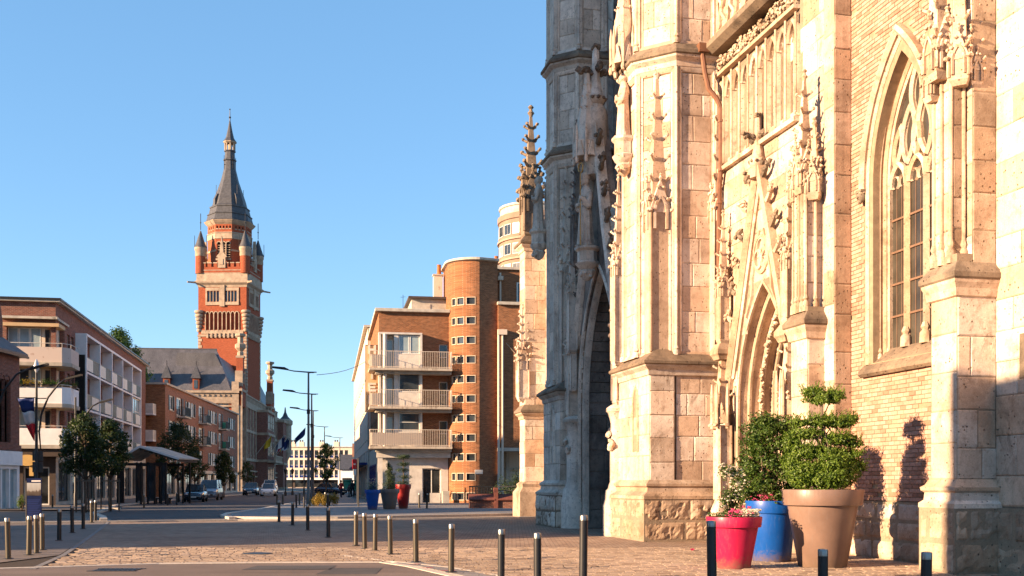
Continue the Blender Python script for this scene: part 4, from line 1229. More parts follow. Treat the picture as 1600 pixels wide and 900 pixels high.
# column and pinnacle on the porch side of the front pier
def porch_column(x, y, mat, rough, name='porch_column'):
    s = ch_part(name)
    MB().lathe([(.52, 0), (.52, .95), (.46, 1.15), (.44, 1.42), (.36, 1.5), (.34, 1.6), (.30, 1.7), (.30, 2.8), (.27, 3.5), (.29, 3.6), (.36, 3.85), (.42, 3.9), (.42, 4.0), (.34, 4.06), (.24, 4.12)], (x, y), 10).build('column', rough, s, angle=40)
    mb = MB()
    for q in range(16):
        f = q/15; a = -pi*.9 + f*1.4
        mb.blob((x + .36*cos(a), y + .36*sin(a), 3.45 - .75*f + .5*f*f), .085, 1, .3, rnd=rl)
    for q in range(10): mb.blob((x + .33*cos(-1.2 + rl.uniform(-.4, .4)), y + .33*sin(-1.2 + rl.uniform(-.4, .4)), 2.85 + rl.uniform(-.15, .15)), .09, 1, .3, rnd=rl)
    mb.build('carved_swag', rough, s, angle=50)
    return s
porch_column(-12.25, -2.42, M['stone'], M['stone'])
pinnacle('pinnacle', (-12.2, -2.38), .46, 4.05, 6.3, 9.6, 0, M['stone'], 6)
pinnacle('pinnacle', (-11.95, -2.55), .36, 5.3, 8.4, 11.2, 0, M['stone'], 6)

DPC, DAP = (-20.13, -1.30), 1.231
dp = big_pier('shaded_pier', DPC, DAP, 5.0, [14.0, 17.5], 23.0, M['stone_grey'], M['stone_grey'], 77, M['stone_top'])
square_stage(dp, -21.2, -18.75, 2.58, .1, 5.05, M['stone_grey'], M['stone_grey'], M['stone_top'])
diag_shaft(DPC, DAP, 5.2, 9.6, 13.75, M['stone_grey'], .56)
mb = MB(); mb.mold(arch_pts(-20.0, -19.55, 4.1, .45, 6, 2.4), [(-.05, -2.56), (-.05, -2.63), (.0, -2.655), (.05, -2.63), (.05, -2.56)]); mb.build('blind_lancet', M['stone_grey'], dp, angle=40)
porch_column(-18.3, -2.15, M['stone_grey'], M['stone_grey'])
pinnacle('pinnacle', (-18.35, -2.2), .44, 4.05, 6.4, 10.6, 0, M['stone_grey'], 6)
pinnacle('pinnacle', (-18.55, -2.0), .36, 6.0, 9.0, 12.0, 0, M['stone_dark'], 6)
pinnacle('pinnacle', (-15.6 - 1.55, -2.05 - .35), .34, 9.4, 11.2, 14.6, 0, M['stone_dark'], 7)
pinnacle('pinnacle', (-15.6 - 2.35, -2.05 - .3), .30, 6.4, 8.6, 11.4, 0, M['stone_grey'], 6)
pinnacle('pinnacle', (-18.0, -2.3), .20, 5.0, 7.2, 9.2, 0, M['stone_grey'], 5)
pinnacle('pinnacle', (-21.3, -2.2), .46, 11.0, 13.2, 17.0, 0, M['stone_grey'], 6)

# ---- the main porch between the piers: deep pointed arch under a steep gable
porch = ch_part('main_porch')
QC, QHW, QSP, QRI, QP = -15.6, 2.22, 4.6, 4.5, 2.05
qpath = arch_pts(QC - QHW, QC + QHW, QSP, QRI, 14, 0)
mb = MB(); arch_wall(mb, -18.9, -12.29, 0, 10.8, qpath, 0, -QP, 1.0)
mb.build('core', M['stone_core'], porch)
def skip_porch(x, z, a, b):
    w = QHW + .1
    if abs(x - QC) > w + .2: return False
    if z < QSP: return True
    rise = QRI + .25; Rr = (w*w + rise*rise)/(2*w)
    return (max(0, abs(x - QC) - .2) + Rr - w)**2 + (z - .25 - QSP)**2 < Rr*Rr
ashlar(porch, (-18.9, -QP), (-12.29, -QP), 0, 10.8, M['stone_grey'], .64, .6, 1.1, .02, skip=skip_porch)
ashlar(porch, (QC - QHW + .06, -QP + .22), (QC - QHW + .06, .9), 0, QSP + .3, M['stone_dark'], .7, .8, 1.4, .02)
# the curved soffit courses of the porch vault
for (p0, p1) in zip(qpath[1:14], qpath[2:15]):
    mb = MB()
    for k in range(3):
        ya = -QP + .22 + k*.85; d_ = .06
        mb.rings([[(p0[0] + .07, y_, p0[1] + .02), (p1[0] + .07, y_, p1[1] - .01), (p1[0] + .03 + d_, y_, p1[1] - .03), (p0[0] + .03 + d_ + .02, y_, p0[1])] for y_ in (ya + .01, ya + .83)])
    mb.build('vault_stone', M['stone_dark'], porch)
mb = MB()
for k in range(2):
    o_ = .10 - k*.14; y0_ = -QP - .06 + k*.13
    mb.mold(arch_pts(QC - QHW - o_, QC + QHW + o_, QSP, QRI + o_*1.4, 16, .3), [(-.10, y0_ + .2), (-.10, y0_ + .05), (-.05, y0_ - .03), (.03, y0_ - .03), (.07, y0_ + .03), (.08, y0_ + .2)])
mb.build('arch_mouldings', M['stone_grey'], porch, angle=40)
MB().face([(p[0], .9, p[1]) for p in arch_pts(QC - QHW + .1, QC + QHW - .1, QSP, QRI - .2, 12, 0)]).build('door', M['brown_dark'], porch)
gq = [(QC - 2.55, 6.6), (QC - 1.2, 10.2), (QC, 14.3), (QC + 1.2, 10.2), (QC + 2.55, 6.6)]
mb = MB(); mb.mold(gq, [(-.18, -QP + .05), (-.18, -QP - .16), (-.05, -QP - .3), (.08, -QP - .25), (.12, -QP + .05)])
mb.build('gable_mould', M['stone_grey'], porch, angle=40)
ga = [p for p in qpath[1:16] if p[1] > 7.0]
mb = MB()
for sg in (-1, 1):
    pl = [(QC + sg*2.4, 7.0)] + [(QC + sg*abs(p[0] - QC), p[1]) for p in ga] + [(QC, 14.2)]
    mb.prism_y(pl if sg < 0 else pl[::-1], -QP - .045, -QP + .3)
mb.build('gable_wall', M['stone_dark'], porch)
for i in range(7):
    f = .1 + i*.125
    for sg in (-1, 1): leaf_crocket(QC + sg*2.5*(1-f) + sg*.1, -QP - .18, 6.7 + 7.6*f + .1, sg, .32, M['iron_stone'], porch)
mb = MB(); mb.lathe([(.42, 12.2), (.42, 14.3), (.36, 14.5)], (QC, -QP - .12), 10); mb.build('finial_stem', M['stone_grey'], porch, angle=40)
cross_finial('finial', QC, -QP - .12, 14.2, 1.0, M['stone_grey'], M['iron_stone'], porch)
# wall of the nave front above the porch, with the deep mouldings of the great west window
nf = ch_part('nave_front')
npth = arch_pts(-17.9, -13.3, 18.5, 4.6, 14, 11.5)
mb = MB(); arch_wall(mb, -18.95, -12.2, 10.8, 24, npth, 11.5, -.45, 1.2); mb.build('core', M['stone_core'], nf)
ashlar(nf, (-18.95, -.45), (-12.2, -.45), 10.8, 24, M['stone_dark'], .66, .6, 1.1, .02, skip=lambda x, z, a, b: abs(x + 15.6) < 2.5 and z > 11.3)
mb = MB()
for k in range(5):
    o_ = .1 - k*.16; y0_ = -.5 + k*.2
    mb.mold(arch_pts(-17.9 - o_, -13.3 + o_, 18.5, 4.6 + o_, 14, 11.5), [(-.12, y0_ + .25), (-.12, y0_ + .08), (-.05, y0_ - .02), (.04, y0_ - .02), (.08, y0_ + .05), (.09, y0_ + .25)])
mb.build('window_mouldings', M['stone_grey'], nf, angle=40)
MB().face([(p[0], .6, p[1]) for p in arch_pts(-17.4, -13.8, 18.5, 4.0, 12, 11.5)]).build('window_glass', M['glass_lead'], nf)
mb = MB(); mb.prism_x([(.6, 12.6), (-.5, 11.3), (-.75, 11.2), (-.75, 10.9), (.6, 10.9)], -18.9, -12.3); mb.build('roof_slope', M['stone_dark'], nf)

# ---- aisle beyond the shaded pier, with its own buttress and pinnacle
fa = ch_part('far_aisle')
fpath = arch_pts(-27.6, -23.9, 8.4, 3.0, 12, 4.3)
mb = MB(); arch_wall(mb, -32, -21.2, 0, 14.2, fpath, 4.3, 0, .8); mb.build('core', M['stone'], fa)
MB().face([(p[0], .4, p[1]) for p in fpath]).build('window_glass', M['glass_lead'], fa)
mb = MB(); mb.mold(arch_pts(-27.9, -23.6, 8.4, 3.3, 12, 8.0), [(-.1, .0), (-.1, -.1), (0, -.2), (.1, -.1), (.1, .05)]); mb.build('hood_mould', M['stone_carved'], fa, angle=40)
mb = MB(); mb.prism_x([(.1, 13.8), (-.4, 13.8), (-.5, 14.0), (-.4, 14.2), (.1, 14.5)], -32, -21.2); mb.build('cornice', M['stone_top'], fa)
MB().prism_x([(0, 14.2), (8, 19.5), (8.2, 19.5), (8.2, 14.2)], -32, -2.6).build('aisle_roof', M['slate_roof'], fa)
fb = ch_part('far_buttress')
fx0, fx1, fpp = -32.0, -31.0, 1.05
MB().box(fx0, fx1, -fpp, .1, 0, 13.3).build('core', M['stone_core'], fb)
f = lambda d: rect(fx0, fx1, -fpp, .05, d)
ashlar(fb, (fx0, -fpp), (fx1, -fpp), 1.7, 13.2, M['stone'], .66, 1, 1, .02)
ashlar(fb, (fx1, -fpp), (fx1, 0), 1.7, 13.2, M['stone'], .66, .6, 1, .02)
mb = MB(); mb.taper([(f(.3), 0), (f(.3), 1.2), (f(.12), 1.45), (f(.15), 1.6), (f(.02), 1.7)]); mb.build('plinth', M['stone_rough'], fb)
for z_ in (5.05, 13.2):
    tp, ml = MB(), MB(); string_course(tp, ml, f, z_, .42, .25); ml.build('string_mould', M['stone'], fb); tp.build('string_course', M['stone_top'], fb)
pinnacle('pinnacle', (-31.2, -1.1), .5, 5.6, 7.6, 10.3, 0, M['stone'], 6)
pinnacle('pinnacle', (-31.5, -.62), .85, 13.5, 15.6, 20.0, 0, M['stone_top'], 6)
# bodies of the church that stand behind what is seen, so that it stays solid from the side
body = ch_part('church_body')
MB().box(-34, 10.5, 1.2, 26, 0, 14).build('walls', M['brick_cream'], body)
lay_blocks()
# ---------------------------------------------------------------- statues on the church
def statue(name, lx, ly, z, h, face, mat, label, kind='monk'):
    """robed figure fused into one continuous carved body; face = direction looked at, in church coordinates"""
    wpos = CH_M @ Vector((lx, ly, z))
    root = empty(name, wpos, CH_RZ + face + pi/2)
    tag(root, label, 'statue', 'stone saints on the church front')
    rr = random.Random(h*100)
    mb = MB(); k = h / 7.4          # head unit; local -y is the front
    rings = []
    prof = [(0, 1.02, .82), (.25, 1.0, .8), (1.0, .86, .7), (2.2, .78, .62), (3.4, .74, .56), (4.1, .72, .54), (4.9, .82, .56), (5.5, .9, .52), (5.85, .78, .46), (6.1, .4, .36), (6.25, .28, .28)]
    seg = 40
    for zz, rx, ry in prof:
        fold = max(0, 1 - zz/4.6)
        rings.append([((rx + fold*.11*sin(9*t_ + 1.2) + fold*.05*sin(17*t_))*k*cos(t_), (ry + fold*.11*sin(9*t_ + 1.2))*k*sin(t_), zz*k) for t_ in [2*pi*j/seg for j in range(seg)]])
    mb.rings(rings)
    # head, neck, nose, hair or hood
    mb.tube([(0, 0, 5.9*k), (0, -.05*k, 6.6*k)], .3*k, 10)
    mb.blob((0, -.1*k, 6.85*k), .5*k, 3, 0, (.82, .95, 1.12)); mb.blob((0, -.58*k, 6.8*k), .1*k, 2, 0, (.8, 1, 1.6)); mb.blob((0, -.42*k, 6.5*k), .2*k, 2, 0, (.9, .8, .7))
    for sg in (-1, 1): mb.blob((sg*.42*k, -.05*k, 6.82*k), .12*k, 1, 0, (.5, 1, 1.5)); mb.blob((sg*.17*k, -.5*k, 7.0*k), .09*k, 1, 0, (1.4, .7, .6))
    if kind == 'bishop':
        mb.taper([([(x_*k, y_*k) for x_, y_ in ngon(0, -.05, .5, 10)], 7.05*k), ([(x_*k, y_*k) for x_, y_ in ngon(0, -.05, .56, 10)], 7.5*k), ([(x_*.9*k, (y_*.55 - .02)*k) for x_, y_ in ngon(0, 0, .42, 10)], 7.9*k), ([(x_*.2*k, (y_*.4)*k) for x_, y_ in ngon(0, 0, .3, 10)], 8.3*k)])
    else:
        mb.blob((0, .06*k, 7.0*k), .55*k, 2, 0, (.9, 1.0, 1.0))
    # cowl over the shoulders
    mb.rings([[(rx*k*cos(t_), ry*k*sin(t_) - .02*k, zz*k) for t_ in [2*pi*j/24 for j in range(24)]] for zz, rx, ry in ((4.9, .98, .66), (5.1, 1.0, .68), (5.6, .92, .56), (6.1, .5, .42), (6.3, .36, .36))])
    # arms: upper arm, bent elbow, forearm across the body, sleeves, hands
    for sg in (-1, 1):
        sh = (sg*.82*k, 0, 5.55*k); el = (sg*1.02*k, -.3*k, 4.1*k); wr = (sg*.28*k, -.88*k, 4.35*k) if not (kind == 'bishop' and sg > 0) else (sg*.75*k, -1.05*k, 4.9*k)
        mb.tube([sh, el], [.3*k, .3*k], 10); mb.blob(el, .32*k, 2)
        mb.tube([el, wr], [.32*k, .24*k], 10)
        mb.tube([(el[0]*.75 + wr[0]*.25, el[1], el[2] - .1*k), (wr[0], wr[1] + .12*k, wr[2] - .55*k)], [.3*k, .16*k], 8)
        mb.blob(wr, .2*k, 2)
        for fi in range(5): mb.tube([wr, (wr[0] - sg*(.16 + .05*fi)*k, wr[1] - .1*k, wr[2] + (.14 - .07*fi)*k)], .06*k, 6)
    if kind == 'monk': mb.box(-.3*k, .3*k, -1.05*k, -.78*k, 4.2*k, 4.85*k)
    # hanging folds of the cloak
    for j in range(9):
        a = -pi/2 + (j - 4)*.34; x_, y_ = .82*k*cos(a), .68*k*sin(a)
        mb.tube([(x_*.9, y_*.9, 4.2*k), (x_*1.05, y_*1.05, 2.2*k), (x_*1.22 + rr.uniform(-.06, .06)*k, y_*1.2, .05*k)], [.07*k, .11*k, .15*k], 7)
    for sg in (-1, 1): mb.blob((sg*.3*k, -.95*k, .1*k), .2*k, 2, 0, (.8, 1.5, .6))
    body = remeshed(mb, 'figure', mat, root, .019, 1)
    if kind == 'bishop':
        cr = MB(); cx = .75*k; cr.tube([(cx, -1.15*k, 0), (cx, -1.15*k, 7.4*k)], .06*k, 8)
        cr.tube([(cx + .55*k*sin(t_)*(1 - t_*.06), -1.15*k, (7.9 - .55*cos(t_)*(1 - t_*.05))*k) for t_ in [i*.42 for i in range(15)]], .07*k, 8)
        cr.build('crosier', M['gold'], root, angle=40)
    return root
def corbel(x, y, z, mat, r=.36, canopy=None):
    """carved bracket under a statue and the canopy over it, both part of the church"""
    s = ch_part('statue_niche')
    MB().lathe([(.05, z - 1.15), (.18, z - 1.05), (.26, z - .85), (.22, z - .78), (.28, z - .72), (r*.95, z - .6), (r, z - .55), (r*.82, z - .5), (r*.82, z - .16), (r*1.05, z - .08), (r*1.05, z)], (x, y), 8, pi/8).build('corbel', mat, s, angle=35)
    mb = MB()
    for q in range(14): mb.blob((x + rl.uniform(-.2, .2), y - .05 + rl.uniform(-.2, .2), z - .9 + rl.uniform(-.12, .12)), .07, 1, .3, rnd=rl)
    mb.build('carved_leaves', mat, s, angle=22)
    if canopy:
        zc = canopy; mb = MB()
        mb.taper([(ngon(x, y, r*1.05, 8, pi/8), zc + .25), (ngon(x, y, r*1.1, 8, pi/8), zc + .75), (ngon(x, y, r*.9, 8, pi/8), zc + .85), (ngon(x, y, r*.8, 8, pi/8), zc + 1.6), (ngon(x, y, r*.7, 8, pi/8), zc + 1.7), (ngon(x, y, r*.12, 8, pi/8), zc + 3.3)])
        for k in range(8):
            a = pi/8 + k*pi/4; mb.lathe([(.05, zc - .02), (.075, zc + .1), (.05, zc + .2), (.05, zc + 1.0), (.01, zc + 1.35)], (x + r*1.1*cos(a), y + r*1.1*sin(a)), 6)
            b = k*pi/4; cxx, cyy = x + r*1.06*cos(b), y + r*1.06*sin(b); tx, ty = -sin(b), cos(b)
            mb.rings([[(cxx + tx*u + cos(b)*o_, cyy + ty*u + sin(b)*o_, zz) for u, zz in ((-.13, zc + .2), (.13, zc + .2), (0, zc + .72))] for o_ in (-.08, .05)])
            for zz in (zc + 1.9, zc + 2.3, zc + 2.7): crocket(mb, (x + r*.6*(zc + 3.3 - zz)/1.6*cos(a), y + r*.6*(zc + 3.3 - zz)/1.6*sin(a), zz), (cos(a), sin(a)), .07)
        mb.build('canopy', mat, s, angle=40)
corbel(-10.95, -2.70, 12.05, M['stone'], .36, 14.0)
statue('saint_statue', -10.95, -2.70, 12.05, 1.95, -pi*.55, M['stone'], 'sunlit hooded stone saint under a canopy high on the bright pier')
corbel(QC, -QP - .42, 9.75, M['stone_grey'], .42, 12.6)
statue('bishop_statue', QC, -QP - .46, 9.75, 2.45, -pi*.42, M['stone_grey'], 'grey stone bishop holding a gilded crosier above the shaded porch arch', 'bishop')
corbel(-20.9, -2.86, 11.5, M['stone_grey'], .36)
statue('saint_statue', -20.9, -2.86, 11.5, 2.1, -pi*.6, M['stone_grey'], 'shaded stone saint at the outer edge of the dark pier against the sky')
# ---------------------------------------------------------------- building helpers
class Wall:
    """a facade in the frame of a building: u along it, y into it (0 = face), z up"""
    def __init__(self, parent, o=(0, 0), ang=0.0):
        self.p = parent; self.T = Matrix.Translation((o[0], o[1], 0)) @ Matrix.Rotation(ang, 4, 'Z')
    def mb(self): return MB(self.T)
    def part(self, name, mat, fn, parent=None, **kw):
        m = self.mb(); fn(m); return m.build(name, mat, parent or self.p, **kw)
    def face(self, name, mat, u0, u1, z0, z1, holes=(), depth=.22, parent=None, thick=None):
        """wall skin with real openings and reveals"""
        m = self.mb(); us = sorted({u0, u1, *[h[0] for h in holes], *[h[1] for h in holes]}); zs = sorted({z0, z1, *[h[2] for h in holes], *[h[3] for h in holes]})
        us = [u for u in us if u0 <= u <= u1]; zs = [z for z in zs if z0 <= z <= z1]
        for a, b in zip(us, us[1:]):
            for c, d in zip(zs, zs[1:]):
                x, z = (a+b)/2, (c+d)/2
                if any(h[0] < x < h[1] and h[2] < z < h[3] for h in holes): continue
                m.face([(a, 0, c), (b, 0, c), (b, 0, d), (a, 0, d)])
        for a, b, c, d in holes:
            for q in ([(a, c), (b, c)], [(b, c), (b, d)], [(b, d), (a, d)], [(a, d), (a, c)]):
                (x0, z0_), (x1, z1_) = q
                m.face([(x0, 0, z0_), (x0, depth, z0_), (x1, depth, z1_), (x1, 0, z1_)])
        if thick: m.face([(u0, thick, z0), (u0, thick, z1), (u1, thick, z1), (u1, thick, z0)])
        return m.build(name, mat, parent or self.p)
    def window(self, u0, u1, z0, z1, y=.16, fr=.06, mull=1, bars=0, mat='white_frame', gl='glass', sill=None, parent=None, name='window', proud=0.0):
        m = self.mb(); t = .06
        m.box(u0, u1, y - t/2, y + t/2, z0, z0 + fr).box(u0, u1, y - t/2, y + t/2, z1 - fr, z1)
        m.box(u0, u0 + fr, y - t/2, y + t/2, z0 + fr, z1 - fr).box(u1 - fr, u1, y - t/2, y + t/2, z0 + fr, z1 - fr)
        for k in range(1, mull + 1):
            c = u0 + (u1 - u0)*k/(mull + 1); m.box(c - fr*.45, c + fr*.45, y - t/2, y + t/2, z0 + fr, z1 - fr)
        for k in range(1, bars + 1):
            c = z0 + (z1 - z0)*k/(bars + 1); m.box(u0 + fr, u1 - fr, y - t/2 + .005, y + t/2 - .005, c - fr*.35, c + fr*.35)
        w = m.build(name, M[mat], parent or self.p)
        g = self.mb(); g.box(u0 + fr*.5, u1 - fr*.5, y + .002, y + .012, z0 + fr*.5, z1 - fr*.5); g.build('pane', M[gl], w)
        if sill:
            s = self.mb(); s.box(u0 - .06, u1 + .06, -.08, y, z0 - .09, z0); s.build('sill', M[sill], w)
        return w
    def railing(self, u0, u1, y, z0, h, n, mat, r=.016, parent=None, ends=0.0):
        m = self.mb()
        for zz in (z0 + .08, z0 + h): m.box(u0, u1, y - .02, y + .02, zz - .02, zz + .02)
        for k in range(n + 1):
            u = u0 + (u1 - u0)*k/n; m.box(u - r, u + r, y - r, y + r, z0, z0 + h)
        if ends:
            for uu in (u0, u1):
                for zz in (z0 + .08, z0 + h): m.box(uu - .02, uu + .02, y, y + ends, zz - .02, zz + .02)
                for k in range(1, int(ends/.14)): m.box(uu - r, uu + r, y + k*.14 - r, y + k*.14 + r, z0, z0 + h)
        return m.build('railing', mat, parent or self.p)
# ---------------------------------------------------------------- the brick hotel with the rounded stair tower
HX, HY = -10.15, 83.0
HRZ = atan2(286.0, 1700.0)
hotel = empty('hotel', (HX, HY, 0), HRZ)
tag(hotel, 'orange brick hotel with white balconies and a rounded stair tower', 'hotel')
fw = Wall(hotel, (0, 0), 0)                      # front, facing the square
sw = Wall(hotel, (0, 0), -pi/2)                  # street side: u runs back to front (from -17 to 0)
ZF = [4.4, 7.4, 10.3]
# --- brick body
holes = []
fw.face('front_wall', M['brick_hotel'], 2.9, 5.4, 4.4, 14.7, [(4.6, 5.25, zf + .02, zf + 2.0) for zf in ZF], .2)
for zf in ZF: fw.window(4.6, 5.25, zf + .02, zf + 2.0, .15, .05, 0, 1, 'white_frame', 'glass', name='balcony_door')
fw.face('front_wall', M['brick_hotel'], 0, 2.9, 12.95, 14.7)
sw.face('side_wall', M['brick_hotel'], -17, 0, 4.4, 14.7, [(-15 + k*2.6, -13.8 + k*2.6, zf + .9, zf + 2.3) for zf in ZF for k in range(5)], .2)
for zf in ZF:
    for k in range(5): sw.window(-15 + k*2.6, -13.8 + k*2.6, zf + .9, zf + 2.3, .15, .06, 1, 0, 'white_frame', 'glass', 'concrete')
MB().box(.05, 24, .5, 16.9, 0, 14.5).build('inner_core', M['render_cream'], hotel)
mb = MB(); mb.box(-.3, 5.42, -.3, 17.0, 14.7, 14.95); mb.build('roof_slab', M['concrete'], hotel, bevel=.03)
# penthouse and chimneys
mb = MB(); mb.box(2.6, 6.2, 1.6, 8, 14.95, 16.0); ph = mb.build('penthouse', M['concrete'], hotel)
mb = MB(); mb.box(2.35, 6.3, 1.3, 8.2, 16.0, 16.18); mb.build('penthouse_roof', M['brown_dark'], hotel)
for (cx_, cy_, zt) in ((4.75, 2.5, 18.0), (9.6, 4.2, 19.2)):
    ck = MB().box(cx_ - .35, cx_ + .35, cy_ - .3, cy_ + .3, 15, zt).build('chimney', M['render_cream'], hotel)
    MB().box(cx_ - .42, cx_ + .42, cy_ - .36, cy_ + .36, zt, zt + .12).build('chimney_cap', M['concrete'], ck)
    MB().lathe([(.17, zt + .12), (.15, zt + .85), (.18, zt + .9)], (cx_ + .1, cy_), 10).build('chimney_pot', M['terracotta'], ck, angle=40)
MB().tube([(1.9, 1, 14.9), (1.9, 1, 16.2)], .02, 5).tube([(1.7, 1, 16.0), (2.1, 1, 16.05)], .012, 4).build('antenna', M['dark_metal'], hotel)
# --- white window bays, balconies
for i, zf in enumerate(ZF):
    zt = zf + 2.62
    wb = fw.part('window_bay', M['white_paint'], lambda m: (
        m.box(-.05, .12, -.55, .3, zf, zt), m.box(-.05, 3.25, -.60, .3, zt - .0, zt + .14), m.box(3.10, 3.26, -.58, .3, zf, zt),
        m.box(1.12, 1.45, -.50, .3, zf, zt), m.box(1.45, 3.10, -.50, .3, zf, zf + 1.12)))
    fw.part('recess_wall', M['render_cream'], lambda m: m.box(.12, 1.12, .1, .3, zf, zt), wb)
    fw.part('corner_column', M['white_paint'], lambda m: m.lathe([(.15, zf), (.15, zt)], (.42, -.62), 14), wb, angle=40)
    if i == 2:
        for (a, b) in ((1.48, 2.28), (2.32, 3.08)):
            fw.window(a, b, zf + 1.15, zt - .06, -.40, .07, 0, 0, 'white_frame', 'glass_sky', None, wb)
        fw.part('curtain', M['curtain'], lambda m: [m.box(1.5 + k*.13, 1.57 + k*.13, -.36, -.33, zf + 1.2, zt - .1) for k in range(12)], wb)
    else:
        fw.window(1.48, 3.08, zf + 1.15, zt - .06, -.40, .07, 0, 1 if i == 0 else 0, 'white_frame', 'glass', None, wb)
    fw.window(.3, 1.05, zf + .05, zt - .35, .05, .06, 0, 0, 'white_frame', 'glass_sky', None, wb, 'balcony_door')
    bl_ = fw.part('balcony_slab', M['slab_edge'], lambda m: (m.box(-.78, 5.45, -1.55, .25, zf - .2, zf - .02), m.box(-.78, -.0, .25, 2.0, zf - .2, zf - .02)))
    fw.part('soffit_beam', M['concrete'], lambda m: m.box(-.3, 5.45, -1.0, .2, zf - .42, zf - .2), bl_)
    fw.railing(-.72, 5.42, -1.5, zf - .02, 1.25, 46, M['render_cream'], .011, bl_, 1.4)
    fw.part('balcony_panel', M['render_cream'], lambda m: m.box(-.70, 3.2, -1.44, -1.41, zf + .05, zf + 1.0) if i == 0 else m.box(-.70, .1, -1.44, -1.41, zf + .05, zf + .95), bl_)
# --- ground floor under the balconies
fw.part('shop_fascia', M['white_paint'], lambda m: m.box(-.2, 5.42, -.6, -.2, 3.55, 3.98))
fw.part('shop_column', M['white_paint'], lambda m: m.box(-.1, .25, -.55, -.2, 0, 3.55))
fw.face('shop_wall', M['white_paint'], .25, 5.3, 0, 4.0, [(3.3, 4.75, .05, 2.75), (.6, 1.3, .05, 2.4)], .3)
fw.window(3.3, 4.75, .05, 2.75, .2, .08, 1, 0, 'white_frame', 'glass_shop', name='shop_window')
fw.window(.6, 1.3, .05, 2.4, .2, .07, 0, 0, 'white_frame', 'glass_shop', name='shop_door')
fw.part('counter', M['white_paint'], lambda m: m.box(3.9, 4.7, .05, .15, .05, .85))
fw.part('shop_post', M['concrete'], lambda m: m.box(4.75, 5.25, -1.35, -.9, 0, 1.0))
# --- the vertical sign on the corner
sg = fw.part('sign_board', M['render_ochre'], lambda m: m.box(-.95, -.02, 1.0, 1.25, 7.1, 12.2))
fw.part('sign_frame', M['brown_dark'], lambda m: (m.box(-1.0, .0, 1.02, 1.28, 12.2, 12.27), m.box(-1.0, -.95, 1.02, 1.28, 7.1, 12.2)), sg)
def letter(ch, m, x, z, w, h, t):
    y0, y1 = .93, 1.0
    if ch == 'H': m.box(x, x+t, y0, y1, z, z+h).box(x+w-t, x+w, y0, y1, z, z+h).box(x+t, x+w-t, y0, y1, z+h/2-t/2, z+h/2+t/2)
    if ch == 'O':
        o_, n_ = [(x+w/2+w/2*cos(a), z+h/2+h/2*sin(a)) for a in [2*pi*k/16 for k in range(17)]], 0
        m.mold(o_, [(0, y1), (0, y0), (t, y0), (t, y1)])
    if ch == 'T': m.box(x, x+w, y0, y1, z+h-t, z+h).box(x+w/2-t/2, x+w/2+t/2, y0, y1, z, z+h-t)
    if ch == 'E': m.box(x, x+t, y0, y1, z, z+h).box(x+t, x+w, y0, y1, z, z+t).box(x+t, x+w*.9, y0, y1, z+h/2-t/2, z+h/2+t/2).box(x+t, x+w, y0, y1, z+h-t, z+h)
    if ch == 'L': m.box(x, x+t, y0, y1, z, z+h).box(x+t, x+w, y0, y1, z, z+t)
for k, ch in enumerate('HOTEL'):
    fw.part('sign_letter', M['white_paint'], lambda m: letter(ch, m, -.78, 11.57 - k*.97, .6, .68, .15), sg)
# --- stair tower: rounded on the street side, flat towards the church
rT, tx0, tx1, ty = 2.2, 5.3, 8.95, -1.7
def tower_plan(d=0.0, n=14):
    c = (tx0 + rT, ty + rT)
    pts = [(c[0] - (rT + d)*sin(a), c[1] - (rT + d)*cos(a)) for a in [pi/2 - pi/2*i/n for i in range(n + 1)]]
    return [(tx0 - d, 3.5)] + pts + [(tx1 + d*.5, ty + .4 - d), (tx1 + d*.5, 3.5)]
rows = [.3 + 1.485*k for k in range(11)]
arcl = rT*pi/2
def arc_pt(s_, k=0.0):
    """point on the tower skin at distance s_ from the street end of the curve"""
    if s_ < arcl:
        a = s_/rT; c = (tx0 + rT, ty + rT); return (c[0] - (rT + k)*cos(a), c[1] - (rT + k)*sin(a))
    return (tx0 + rT + s_ - arcl, ty - k + .4*max(0.0, s_ - arcl)/(tx1 - tx0 - rT))
segs = [i*arcl/14 for i in range(15)] + [arcl + .75, tx1 - tx0 - rT + arcl]
wcols = [(1.05, 1.52), (1.62, 2.28), (2.42, 3.16)]
# wall skin in horizontal bands so that the little windows are real openings
cols = sorted(set([0, arcl, tx1 - tx0 - rT + arcl] + [i*arcl/14 for i in range(1, 14)] + [w for c in wcols for w in c]))
mb = MB(); zt = 18.5
zz = [0] + [q for r_ in rows for q in (r_, r_ + .6)] + [zt]
for a, b in zip(cols, cols[1:]):
    inwin = any(c[0] <= (a+b)/2 <= c[1] for c in wcols)
    for i, (c, d) in enumerate(zip(zz, zz[1:])):
        if inwin and i % 2 == 1: continue
        pa, pb = arc_pt(a), arc_pt(b)
        mb.face([(pa[0], pa[1], c), (pb[0], pb[1], c), (pb[0], pb[1], d), (pa[0], pa[1], d)])
mb.face([(tx1, ty + .4, 0), (tx1, 3.5, 0), (tx1, 3.5, zt), (tx1, ty + .4, zt)]); mb.face([(tx0, 3.5, 0), (tx0, ty + rT, 0), (tx0, ty + rT, zt), (tx0, 3.5, zt)])
def _tower_brick():
    """brickwork that follows the curve of the tower: wound by angle and height"""
    m = M['brick_hotel'].copy(); m.name = 'tower_brick'; return m
mb.build('stair_tower_wall', _tower_brick(), hotel)
MB().prism([(p[0], p[1]) for p in [arc_pt(s_, -.35) for s_ in segs]] + [(tx1 - .3, 3.4), (tx0 + .35, 3.4)], 0.05, zt - .1).build('stair_tower_core', M['dark_void'], hotel)
MB().taper([(tower_plan(.02), zt), (tower_plan(.22), zt + .06), (tower_plan(.22), zt + .22), (tower_plan(.1), zt + .26)]).build('tower_cap', M['concrete'], hotel)
